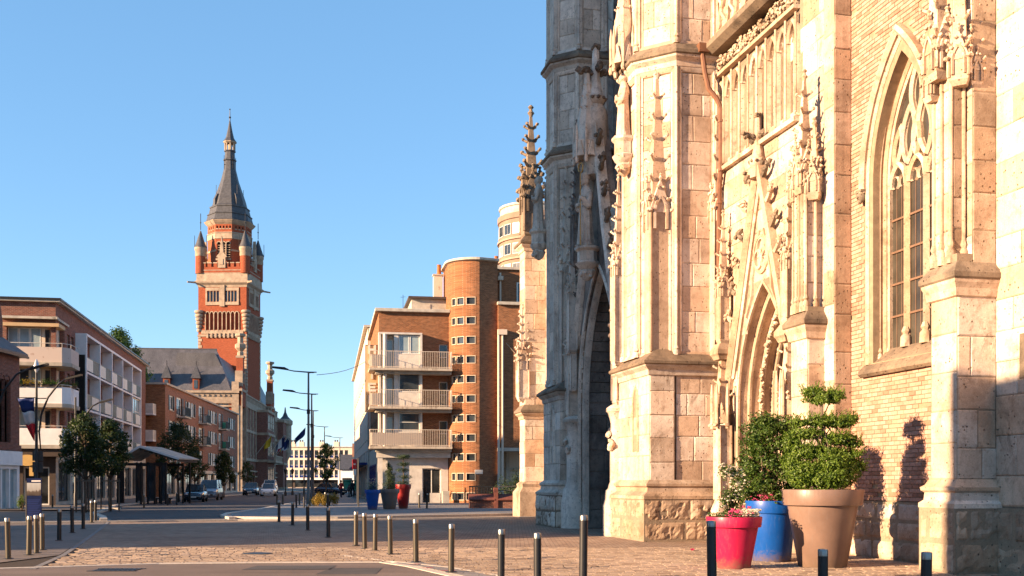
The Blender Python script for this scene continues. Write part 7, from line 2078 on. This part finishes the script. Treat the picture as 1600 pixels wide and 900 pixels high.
for _ in range(26):
    c = Vector((r.gauss(.2, .1), r.gauss(-.2, .08), r.gauss(.18, .05)))
    for j in range(6): leaf_quad(fp_, c + Vector((cos(j*1.05)*.024, sin(j*1.05)*.024, 0)), Vector((cos(j)*.6, -.6, .7)).normalized(), .055, .04, r)
lf.build('leaves', M['leaf_shrub'], o); fw_.build('white_blooms', M['petal_white'], o); fp_.build('pink_blooms', M['petal_pink'], o)
# a fallen bloom on the setts
x_, y_ = at(1082, 64.0); fb2 = MB()
for j in range(12): leaf_quad(fb2, Vector((.03*cos(j*.52), .03*sin(j*.52), .01 + .01*(j % 3))), Vector((cos(j), sin(j), 1)).normalized(), .06, .05, random.Random(j))
ob = fb2.build('fallen_bloom', M['petal_pink'], loc=(x_, y_, .03)); tag(ob, 'single pink bloom lying on the setts before the pier', 'flower')
# hotel planters
flowers('pale_flowers', p1, 1.2, .4, 60, [('petal_white', 0, 6.28, 1.0)], 'pale flowers in the dark blue hotel planter', 34, .6, 420)
r = random.Random(35); o = plant('conifer', p2, 1.2, 'dark cone shaped conifer in the grey planter', 'conifer')
MB().tube([(0, 0, -.05), (0, 0, 1.5)], [.05, .02], 6).build('stem', M['bark'], o); lf = MB()
for i in range(9):
    f = i/8; leaf_cloud(lf, (.05*sin(i*2.1), .05*cos(i*2.1), .1 + 1.35*f), (.52*(1 - f*.75), .5*(1 - f*.75), .22), 300, .09, .03, r, .85)
lf.build('crown', M['leaf_conifer'], o)
r = random.Random(36); o = plant('topiary_tree', p3, 1.45, 'dark tiered topiary tree in the tall red planter', 'topiary')
MB().tube([(0, 0, -.05), (.03, 0, .8), (0, 0, 1.75)], [.05, .04, .02], 6).build('stem', M['bark'], o); lf = MB()
for (tx, tz, a, b) in ((0, .2, .52, .2), (.12, .55, .46, .15), (-.05, .95, .45, .15), (.05, 1.32, .42, .14), (-.05, 1.75, .46, .15), (.12, 1.8, .3, .1)): leaf_cloud(lf, (tx, 0, tz), (a, a*.9, b), 560, .07, .03, r, .8)
lf.build('crown', M['leaf_conifer'], o)

# ---------------------------------------------------------------- brick planter seats with railing and dark shrubs
bs_ = empty('brick_bench', (at(775, 25.6)[0], at(775, 25.6)[1], .1), R(6)); tag(bs_, 'low dark red brick planter wall with a sloping cap and iron railing', 'planter wall')
for (a, b) in ((-1.62, -.10), (.12, 1.75)):
    MB().box(a, b, 0, .7, 0, .50).build('wall', M['brick_red'], bs_)
    MB().prism_x([(-.12, .48), (-.12, .55), (.34, .86), (.75, .86), (.75, .48)], a - .04, b + .04).build('sloping_cap', M['bench_red'], bs_)
MB().box(-.12, .12, -.1, .8, 0, 1.25).build('pier', M['bench_red'], bs_); MB().box(1.75, 1.95, -.1, .8, 0, 1.2).build('pier', M['bench_red'], bs_)
for q in range(9): MB().box(-1.6 + q*.18, -1.54 + q*.18, .45, .5, .86, 1.32).build('railing_bar', M['dark_metal'], bs_)
MB().box(-1.62, -.1, .44, .51, 1.28, 1.36).build('top_rail', M['dark_metal'], bs_); MB().box(.12, 1.75, .44, .5, 1.3, 1.36).box(.12, 1.75, .44, .5, 1.05, 1.1).build('top_rail', M['lamp_grey'], bs_)
low_shrub('dark_shrub', at(800, 23.4)[0], at(800, 23.4)[1], .1, 2.6, 1.4, 2.3, 'leaf_conifer', 'dark green shrub behind the brick planter wall', 41, 3200, .11)
low_shrub('dark_shrub', at(812, 23.0)[0] + .4, at(812, 23.0)[1], .1, 1.8, 1.4, 3.0, 'leaf_tree', 'taller dark shrub against the church buttress', 42, 2600, .12)
# ---------------------------------------------------------------- bollards
def bollard(h=.9, r=.058, mat='bollard'):
    o = empty('bollard')
    MB().lathe([(r, 0), (r, h - .085)], (0, 0), 14).build('post', M[mat], o, angle=40)
    MB().lathe([(r*1.01, h - .083), (r*1.01, h - .012), (r*.9, h), (r*.3, h + .006), (0.002, h + .006)], (0, 0), 14).build('cap', M['steel'], o, angle=40)
    MB().lathe([(r*1.9, 0), (r*1.9, .012), (r*1.2, .02)], (0, 0), 14).build('base_ring', M['dark_metal'], o, angle=40)
    return o
GB = 'steel bollards around the square'
bproto = bollard(); bdark = bollard(.9, .06, 'dark_metal'); btall = bollard(1.15, .066, 'dark_metal')
spots = [  # column, base row in the photo, kind, which one it is
 (13, 874, 0, 'bronze bollard at the far left edge of the square'), (45, 868, 0, 'first of three close bronze bollards before the blue panel'),
 (57, 865, 0, 'second of three close bronze bollards before the blue panel'), (66, 860, 0, 'third of three close bronze bollards before the blue panel'),
 (92.5, 845, 1, 'shaded bollard next after the three close ones'), (113, 833, 1, 'shaded bollard second after the three close ones'),
 (130, 827, 1, 'shaded bollard before the twin bollards at the kerb'), (143, 817, 0, 'left one of the twin bollards at the left kerb'), (149, 815, 1, 'right one of the twin bollards at the left kerb'),
 (82, 796, 0, 'pale bollard standing by the yellow shop sign'), (225, 794, 0, 'bollard in front of the glass shelter'), (262, 790, 1, 'dark bollard beside the parked navy car'), (276, 789, 1, 'dark bollard touching the front of the navy car in view'),
 (436, 816, 1, 'first bollard of the diagonal row coming from the street'), (457, 821, 1, 'second bollard of the diagonal row coming from the street'), (481, 829, 1, 'third bollard of the diagonal row, in line with the first lamp'), (513, 840, 1, 'fourth bollard of the diagonal row coming from the street'),
 (556, 853, 0, 'first lit bronze bollard at the kerb corner'), (570, 858, 0, 'second lit bronze bollard at the kerb corner'), (586, 861, 0, 'third lit bronze bollard at the kerb corner'), (610, 867, 0, 'fourth lit bronze bollard, below the red planter'), (650, 879, 0, 'fifth lit bronze bollard, below the hotel shop window'), (705, 895, 0, 'sixth lit bronze bollard, below the stair tower'),
 (783, 912, 1, 'black bollard below the brick planter wall'), (840, 925, 1, 'black bollard left of the tall one before the shaded pier'), (911, 916, 2, 'tall black bollard before the shaded porch'), (1113, 945, 2, 'tall black bollard overlapping the magenta planter'), (1286, 980, 1, 'short black bollard below the taupe planter'), (1446, 990, 1, 'short black bollard below the window buttress'),
 (433, 791, 0, 'distant bronze bollard left of the street pair'), (442, 791, 0, 'distant bronze bollard right of the street pair'), (463, 796, 1, 'distant dark bollard before the first lamp'), (468, 791, 0, 'distant bronze bollard beside the lamp pole'), (508, 793, 0, 'distant bronze bollard in front of the golden shrubs'), (512, 797, 1, 'distant dark bollard in front of the golden shrubs'), (655, 796, 0, 'bronze bollard before the hotel shop window'), (667, 797, 1, 'dark bollard before the hotel shop window')]
used = set()
for px_, py_, k, lb in spots:
    s = (py_ - 753)/1.7
    if k == 1 and py_ == 912: s = 93.7
    if (px_, k) == (840, 1): s = 101
    if px_ == 911: s = 96.4
    if px_ == 1113: s = 112.7
    if px_ == 1286: s = 133.0
    if px_ == 1446: s = 139.0
    x, y = at(px_, s); pr = (bproto, bdark, btall)[k]
    o = pr if k not in used else copy_tree(pr)
    used.add(k); z = .10 if (y > 52 and x > -15) else .012
    o.location = (x, y, z); o.rotation_euler = (R(RND.uniform(-1.3, 1.3)), R(RND.uniform(-1.3, 1.3)), RND.uniform(0, 6)); tag(o, lb, 'bollard', GB)

# ---------------------------------------------------------------- tall street lamps in a row
def lamp(h=9.0):
    o = empty('street_lamp')
    MB().lathe([(.16, 0), (.16, .5), (.105, .6), (.095, 3), (.06, h)], (0, 0), 12).build('pole', M['lamp_grey'], o, angle=40)
    MB().tube([(.35, 0, h - .02), (0, 0, h + .02), (-1.0, 0, h + .10), (-1.6, 0, h + .22)], [.03, .05, .04, .035], 8).build('arm', M['lamp_grey'], o, smooth=True)
    MB().prism_y([(-2.45, h + .30), (-1.5, h + .17), (-1.35, h + .24), (-1.6, h + .36), (-2.4, h + .42)], -.13, .13).build('lamp_head', M['dark_metal'], o)
    MB().prism_y([(.0, h - .05), (.55, h - .0), (.55, h + .05), (.0, h + .06)], -.08, .08).build('rear_arm', M['lamp_grey'], o)
    MB().box(-.1, .1, -.1, .1, 6.2, 6.5).build('bracket_box', M['dark_metal'], o)
    return o
lp = lamp(); first = True
for k, (px_, s, lb) in enumerate(((482, 23.1, 'tallest grey street lamp, nearest of the row'), (487, 18.5, 'second grey street lamp of the receding row'), (489.5, 15.0, 'third grey street lamp of the receding row'), (507, 11.6, 'fourth grey street lamp, left of the two distant ones'), (531, 9.3, 'fifth grey street lamp, the most distant of the row'))):
    x, y = at(px_, s); o = lp if first else copy_tree(lp)
    first = False; o.location = (x, y, .1); o.rotation_euler = (0, 0, 0); tag(o, lb, 'street lamp', 'grey street lamps along the street')
a_ = Vector((at(495, 22.6)[0], at(495, 22.6)[1], 9.1)); b_ = Vector((-10.4, 88.0, 12.4))
tag(MB().tube([a_.lerp(b_, t_) - Vector((0, 0, .5*sin(pi*t_))) for t_ in [i/10 for i in range(11)]], .02, 4).build('overhead_cable', M['dark_metal']), 'thin overhead cable from the first lamp to the hotel', 'cable')
# curved-arm lamps on the left pavement
def curved_lamp(px_, s, lb, flip=1, globe=False, ht=7.6, reach=1.95):
    x, y = at(px_, s); o = empty('curved_lamp', (x, y, 0)); tag(o, lb, 'street lamp', 'curved arm lamps on the left pavement')
    MB().lathe([(.12, 0), (.12, .9), (.085, 1.0), (.06, ht - .2)], (0, 0), 10).build('pole', M['dark_metal'], o, angle=40)
    pts = [(.22*flip, 0, 3.4), (.14*flip, 0, 4.3), (.25*flip, 0, 5.2), (.6*flip, 0, 6.1), (1.15*flip, 0, 6.8), (reach*flip*.85, 0, 7.15)]
    MB().tube(pts, [.03, .05, .055, .055, .05, .045], 8).tube([(0, 0, 6.05), (.6*flip, 0, 6.05)], .03, 6).tube([(0, 0, 4.35), (.16*flip, 0, 4.35)], .03, 6).build('curved_arm', M['dark_metal'], o, smooth=True)
    MB().rings([[(reach*flip*.78 + q*flip*.85, w_ , 7.0 + q*.22 + dz) for w_, dz in ((-.11, 0), (.11, 0), (.11, .1), (-.11, .1))] for q in (0, 1)]).build('lamp_head', M['dark_metal'], o)
    if globe: MB().lathe([(.05, ht - .2), (.13, ht), (.14, ht + .15), (.09, ht + .35), (.02, ht + .5)], (0, 0), 12).build('globe', M['headlamp'], o, angle=60)
    return o
l1 = curved_lamp(57, 30.0, 'dark lamp with a curved arm, globe and tricolour flag', 1, True)
for (z0, z1) in ((2.2, 2.75), (2.8, 3.3)): MB().box(-.25, .3, .08, .11, z0, z1).build('sign_back', M['lamp_grey'], l1)
curved_lamp(-12, 33.0, 'dark curved lamp arm reaching in from the left edge', 1, False, 7.6, 2.3)
curved_lamp(118, 23.2, 'distant curved lamp arm above the young trees', 1, False, 7.6, 2.1)
# tricolour hanging beside the lamp
x, y = at(57, 30.0); o = empty('tricolour_flag', (x, y - .1, 0)); tag(o, 'blue white and red flag hanging from the curved arm lamp', 'flag')
edge_ = [(-.98, 6.06), (-.72, 5.35), (-.55, 4.7), (-.06, 3.88)]
MB().tube([(-1.0, 0, 6.08), (.03, 0, 6.08)], .025, 6).build('crossbar', M['dark_metal'], o)
for k, c in enumerate(('flag_blue', 'flag_white', 'flag_red')):
    m = MB(); (xa, za), (xb, zb) = edge_[k], edge_[k+1]; N = 8; grid = []
    for j in range(5):
        f = j/4; xl = xa + (xb - xa)*f; z_ = za + (zb - za)*f
        grid.append([(xl + (-.06 - xl)*i/N, .07*sin(i*1.1 + z_*1.3) + .04*cos(z_*4), z_ - .05*sin(i*.8)) for i in range(N + 1)])
    idx = [m.add(g) for g in grid]
    for j in range(4):
        for i in range(N): m.f.append((idx[j] + i, idx[j+1] + i, idx[j+1] + i + 1, idx[j] + i + 1))
    cl = m.build('cloth', M[c], o, smooth=True); sd = cl.modifiers.new('thickness', 'SOLIDIFY'); sd.thickness = .006
# old style lantern posts far down the street
for k, (px_, s, lb) in enumerate(((446, 13.6, 'old lantern post left of the three in the distance'), (457, 12.9, 'old lantern post in the middle of the three in the distance'), (475, 12.0, 'old lantern post right of the three, near the lamp row'))):
    x, y = at(px_, s); o = empty('lantern_post', (x, y, .1)); tag(o, lb, 'lantern', 'old lantern posts down the street')
    MB().lathe([(.14, 0), (.14, .4), (.06, .6), (.045, 2.5), (.08, 2.55)], (0, 0), 8).build('post', M['dark_metal'], o, angle=40)
    MB().lathe([(.1, 2.55), (.2, 2.95), (.22, 3.0), (.08, 3.2), (.02, 3.35)], (0, 0), 6).build('lantern', M['dark_metal'], o)

# ---------------------------------------------------------------- information panel, signs
x, y = at(53, 36.8); o = empty('information_panel', (x, y, 0), R(3)); tag(o, 'dark blue information panel with a photograph on the left pavement', 'information panel')
MB().box(-.31, .31, 0, .06, 0, 1.86).build('board', M['sign_blue'], o); MB().box(-.34, -.31, -.01, .07, 0, 1.75).build('steel_edge', M['steel'], o)
def _print():
    t = NT('printed_street_view'); s = t.n('ShaderNodeSeparateXYZ'); t.l(t.obj(), s.inputs[0])
    nz = t.noise(t.mapping(t.obj(), (1, 1, .35)), 7, 3); f = t.math('ADD', s.outputs[2], t.math('MULTIPLY', t.math('SUBTRACT', nz, .5), .5))
    return t.done(t.bsdf(t.ramp(t.math('MULTIPLY', t.math('SUBTRACT', f, 1.05), 1.7), [(0, (.03, .025, .025)), (.42, (.09, .07, .06)), (.5, (.28, .27, .27)), (1, (.36, .37, .38))]), .4))
MB().box(-.29, .29, -.008, 0, 1.12, 1.66).build('photograph', _print(), o)
for k in range(11): MB().box(-.27, .27 - .1*((k*7) % 3)/2, -.006, 0, .92 - k*.075, .945 - k*.075).build('text_line', M['panel_blue'], o)
MB().box(-.1, .28, -.006, 0, 1.71, 1.77).build('heading_line', M['flag_white'], o)
x, y = at(555, 21.5); o = empty('street_sign', (x, y, .1), R(30)); tag(o, 'red and white street sign on a pole at the hotel side', 'sign')
MB().lathe([(.04, 0), (.04, 3.35)], (.16, 0), 8).build('pole', M['dark_metal'], o, angle=40)
MB().box(-.22, .1, -.03, 0, 2.55, 3.25).build('red_plate', M['sign_red'], o); MB().box(-.14, .02, -.045, -.03, 2.84, 2.94).box(-.16, .06, -.03, 0, 2.1, 2.52).build('white_plate', M['white_paint'], o)
for px_, s, hh, lb in ((560, 24.0, 3.1, 'slim dark post beside the street sign'), (475, 25.0, 2.4, 'slim dark post right of the distant bollards')):
    x, y = at(px_, s); o = empty('sign_post', (x, y, .1)); tag(o, lb, 'post')
    MB().lathe([(.05, 0), (.05, hh)], (0, 0), 8).build('pole', M['dark_metal'], o, angle=40); MB().lathe([(.055, hh), (.03, hh + .06)], (0, 0), 8).build('pole_cap', M['dark_metal'], o)

# ---------------------------------------------------------------- glass shelter with a folded roof
x, y = at(232, 20.3); sh_ = empty('street_shelter', (x, y, .0), R(-8)); tag(sh_, 'dark steel street shelter with a folded pale canopy', 'shelter')
A = [(-1.9, -1.0, 3.35), (-.2, -1.0, 4.35), (-.2, 2.6, 4.35), (-1.9, 2.6, 3.35)]
B = [(-.2, -1.0, 4.35), (2.95, -1.0, 3.40), (2.95, 2.6, 3.40), (-.2, 2.6, 4.35)]
for pl in (A, B):
    MB().rings([pl, [(p[0], p[1], p[2] + .1) for p in pl]]).build('canopy', M['concrete'], sh_)
MB().bar((-1.9, -1.04, 3.40), (-.2, -1.04, 4.40), .06, .16).bar((-.2, -1.04, 4.40), (2.95, -1.04, 3.45), .06, .16).build('canopy_edge', M['render_white'], sh_)
for q in range(9):
    f = q/8; MB().bar((-.2 + 3.0*f, -.95, 4.18 - .9*f), (-.2 + 3.0*f, 2.5, 4.18 - .9*f), .06, .14).build('rafter', M['lamp_grey'], sh_)
for (px_, py_) in ((-1.7, -.7), (-.6, -.7), (-.25, -.7), (.3, -.7), (.85, -.7), (1.4, -.7), (1.75, -.7), (-1.7, 2.3), (-.2, 2.3), (1.75, 2.3), (2.3, 2.3)):
    MB().box(px_ - .06, px_ + .06, py_ - .06, py_ + .06, 0, 3.2).build('post', M['dark_metal'], sh_)
for (a, b) in ((-.6, -.25), (.3, .85), (1.4, 1.75)): MB().box(a + .06, b - .06, -.71, -.69, .25, 3.0).build('glass_panel', M['glass'], sh_)
MB().box(-1.7, 1.75, -.76, -.64, 2.95, 3.15).build('beam', M['dark_metal'], sh_); MB().box(-1.7, 1.75, 2.24, 2.36, 2.95, 3.15).build('beam', M['dark_metal'], sh_)
MB().box(.2, 1.6, .3, .75, .38, .46).build('seat', M['dark_metal'], sh_); MB().box(.3, .4, .35, .7, 0, .38).build('seat_leg', M['dark_metal'], sh_); MB().box(1.4, 1.5, .35, .7, 0, .38).build('seat_leg', M['dark_metal'], sh_)
MB().box(-2.2, -1.75, -.75, -.55, 0, 2.6).build('advert_case', M['dark_metal'], sh_)

# ---------------------------------------------------------------- cars
def car(name, x, y, z, rz, L_, W_, H_, paint, label, van=False):
    """body lofted from side profile with rounded shoulders; front at -y"""
    o = empty(name, (x, y, z), rz); tag(o, label, 'van' if van else 'car')
    h = H_; w = W_/2
    if van: prof = [(-.5, .30, .62, .80), (-.485, .25, .85, .92), (-.36, .24, 1.05, .97), (-.30, .24, 1.12, .98), (-.05, .24, 1.16, 1.0), (.30, .24, 1.16, 1.0), (.47, .25, 1.14, .98), (.5, .32, 1.0, .95)]
    else: prof = [(-.5, .30, .56, .72), (-.49, .22, .66, .86), (-.44, .2, .76, .94), (-.30, .2, .86, .98), (-.20, .2, .90, 1.0), (.10, .2, .92, 1.0), (.34, .2, .94, .99), (.46, .22, .90, .94), (.5, .34, .78, .84)]
    rs_ = []
    for f, z0, z1, ww in prof:
        a = w*ww; yy = f*L_
        rs_.append([(-a*.86, yy, z0), (a*.86, yy, z0), (a*.98, yy, z0 + .1), (a, yy, z0 + (z1 - z0)*.55), (a*.95, yy, z1 - .06), (a*.84, yy, z1), (-a*.84, yy, z1), (-a*.95, yy, z1 - .06), (-a, yy, z0 + (z1 - z0)*.55), (-a*.98, yy, z0 + .1)])
    MB().rings(rs_).build('body', M[paint], o, angle=50)
    gh = (-.335, -.16, .44, .485) if van else (-.24, -.07, .24, .43)
    zb = 1.08 if van else .86
    def gl(f, wid, zz): return [(-w*wid, f*L_, zz), (w*wid, f*L_, zz)]
    bot = gl(gh[0], .84, zb) + gl(gh[3], .84, zb)[::-1]; top = gl(gh[1], .70, h) + gl(gh[2], .70, h)[::-1]
    MB().rings([bot, [(p[0]*1.0, p[1], h - .02) for p in top]]).build('windows', M['glass'], o)
    MB().rings([[(p[0]*1.01, p[1], h - .05) for p in top], [(p[0]*1.0, p[1], h), ] and [(p[0]*.97, p[1]*.99, h + .01) for p in top]]).build('roof', M[paint], o, bevel=.02)
    for sx in (-1, 1):
        pl = MB()
        for (f0, f1) in ((0, 0), (1, 1), (2, 2)):
            q = [(gh[0], gh[1]), ((gh[0] + gh[3])/2, (gh[1] + gh[2])/2), (gh[3], gh[2])][f0]
            pl.bar((sx*w*.845, q[0]*L_, zb), (sx*w*.705, q[1]*L_, h), .05, .05)
        pl.build('pillars', M[paint], o)
        MB().box(sx*w*1.0 - .02 + (.0 if sx > 0 else -.12), sx*w*1.0 + .12 + (.02 if sx > 0 else -.10), gh[0]*L_ + .25, gh[0]*L_ + .4, zb + .02, zb + .17).build('wing_mirror', M[paint], o, bevel=.03)
        MB().blob((sx*w*.66, -.478*L_, .66 if not van else .78), .15, 2, 0, (1.1, .6, .55)).build('headlight', M['headlamp'], o, smooth=True)
        MB().blob((sx*w*.72, .482*L_, .76 if not van else .9), .12, 2, 0, (.9, .4, 1.1)).build('tail_light', M['sign_red'], o, smooth=True)
        for f in (-.31, .30):
            wh = MB(Matrix.Translation((sx*(w - .10), f*L_, .31)) @ Matrix.Rotation(pi/2, 4, 'Y')).lathe([(.2, -.1), (.29, -.1), (.31, -.06), (.31, .06), (.29, .1), (.2, .1)], (0, 0), 20).build('wheel', M['rubber'], o, angle=40)
            MB(Matrix.Translation((sx*(w - .10), f*L_, .31)) @ Matrix.Rotation(pi/2, 4, 'Y')).lathe([(.19, -.085), (.2, .0), (.19, .085), (.05, .07 + .03)], (0, 0), 12).build('rim', M['steel'], wh, angle=40)
    zc = .5 if not van else .6
    MB().box(-w*.55, w*.55, -.503*L_, -.492*L_, zc - .16, zc - .04).build('grille', M['dark_void'], o); MB().box(-.26, .26, -.508*L_, -.5*L_, zc - .02 - .12, zc - .02).build('number_plate', M['plate'], o)
    MB().box(-.26, .26, .5*L_, .506*L_, .6, .72).build('number_plate', M['plate'], o)
    return o
x, y = at(296, 18.7); car('parked_car', x, y + 1.8, .014, R(10), 4.1, 1.72, 1.48, 'car_navy', 'navy hatchback parked facing the camera by the shelter')
x, y = at(317, 17.2); car('parked_van', x, y + 2.6, .014, R(7), 4.4, 1.8, 1.86, 'car_grey', 'silver blue van parked behind the navy hatchback', True)
x, y = at(415, 13.4); car('white_car', x, y + 1.6, .014, R(8), 4.1, 1.74, 1.5, 'car_white', 'white car coming down the street by the town hall')
x, y = at(417, 11.6); car('white_van', x, y + 2, .014, R(8), 4.6, 1.85, 1.95, 'car_white', 'pale van following the white car down the street', True)
x, y = at(386, 13.2); car('dark_car', x, y + 2, .1, R(8), 4.0, 1.7, 1.5, 'car_navy', 'dark car parked in front of the town hall wall')
x, y = at(517, 12.8); car('dark_car', x, y, .1, R(60), 4.0, 1.7, 1.45, 'car_navy', 'dark car parked behind the golden shrubs')

# ---------------------------------------------------------------- people down the street
def person(px_, s, h, rz, top, legs, label, seed, z=.1, stride=.18):
    x, y = at(px_, s); o = empty('person', (x, y, z), rz); tag(o, label, 'person')
    r = random.Random(seed); k = h/1.75; mb = MB()
    def lim(pts, rad): mb.tube([(p[0]*k, p[1]*k, p[2]*k) for p in pts], [q*k for q in rad], 10)
    for sx in (-1, 1):
        st = stride*sx
        lim([(sx*.09, 0, .92), (sx*.10, -st*.5 - .03, .5), (sx*.10, -st, .08)], [.085, .06, .045]); lim([(sx*.10, -st + .05, .045), (sx*.10, -st - .16, .035)], [.045, .035])
        lim([(sx*.19, 0, 1.42), (sx*.25, st*.4, 1.12), (sx*.23, st*.4 - .12, .88)], [.055, .045, .035])
        lim([(sx*.23, st*.4 - .12, .88), (sx*.22, st*.4 - .16, .78)], [.032, .026])
        for q in range(5): lim([(sx*.225, st*.4 - .15, .80), (sx*(.205 + q*.012), st*.4 - .17, .71 + (.03 if q in (0, 4) else 0))], [.01, .008])
    mb.rings([[(rx*k*cos(t_), ry*k*sin(t_), zz*k) for t_ in [2*pi*j/16 for j in range(16)]] for zz, rx, ry in ((.84, .15, .11), (.95, .165, .12), (1.1, .15, .11), (1.3, .185, .125), (1.42, .2, .11), (1.49, .1, .08), (1.52, .06, .06))])
    lim([(0, 0, 1.48), (0, -.01, 1.58)], [.055, .052]); mb.blob((0, -.015*k, 1.65*k), .115*k, 2, 0, (.82, .95, 1.12)); mb.blob((0, -.125*k, 1.645*k), .018*k, 1, 0, (.8, 1, 1.4))
    b = remeshed(mb, 'body', M[top], o, .022, 1)
    me = b.data; me.materials.append(M[legs]); me.materials.append(M['skin'])
    for p in me.polygons:
        zc = p.center.z/k
        p.material_index = 1 if zc < .9 and abs(p.center.x) < .19*k else (2 if zc > 1.50 or zc < .86 else 0)
    MB().blob((0, .015*k, 1.68*k), .122*k, 2, .04, (.84, .92, 1.05)).build('hair', M['hair'], o, smooth=True)
    return o
person(533, 15.2, 1.75, R(170), 'cloth_red', 'cloth_jean', 'person in a red jacket walking away past the golden shrubs', 1)
person(551, 15.0, 1.76, R(190), 'cloth_black', 'cloth_black', 'person in a dark coat walking near the red sign', 2)
person(545.5, 14.2, 1.3, R(180), 'cloth_jean', 'cloth_black', 'smaller person in blue walking beside the dark coat', 3)
# market awnings beyond the people
for px_, lb in ((542.5, 'green stall front left of the walker in the dark coat'), (559, 'green stall front right of the walker in the dark coat')):
    x, y = at(px_, 12.2); o = empty('stall', (x, y, .1)); tag(o, lb, 'stall')
    MB().box(-.45, .45, 0, .5, .5, 1.75).build('front_panel', M['green_sign'], o); MB().box(-.45, -.38, 0, .5, 0, .5).box(.38, .45, 0, .5, 0, .5).build('legs', M['dark_metal'], o); MB().box(-.55, .55, -.2, .6, 1.75, 1.85).build('roof', M['green_sign'], o)
print('objects', len(bpy.data.objects), 'tris', sum(sum(len(p.vertices) - 2 for p in m.polygons) for m in bpy.data.meshes))
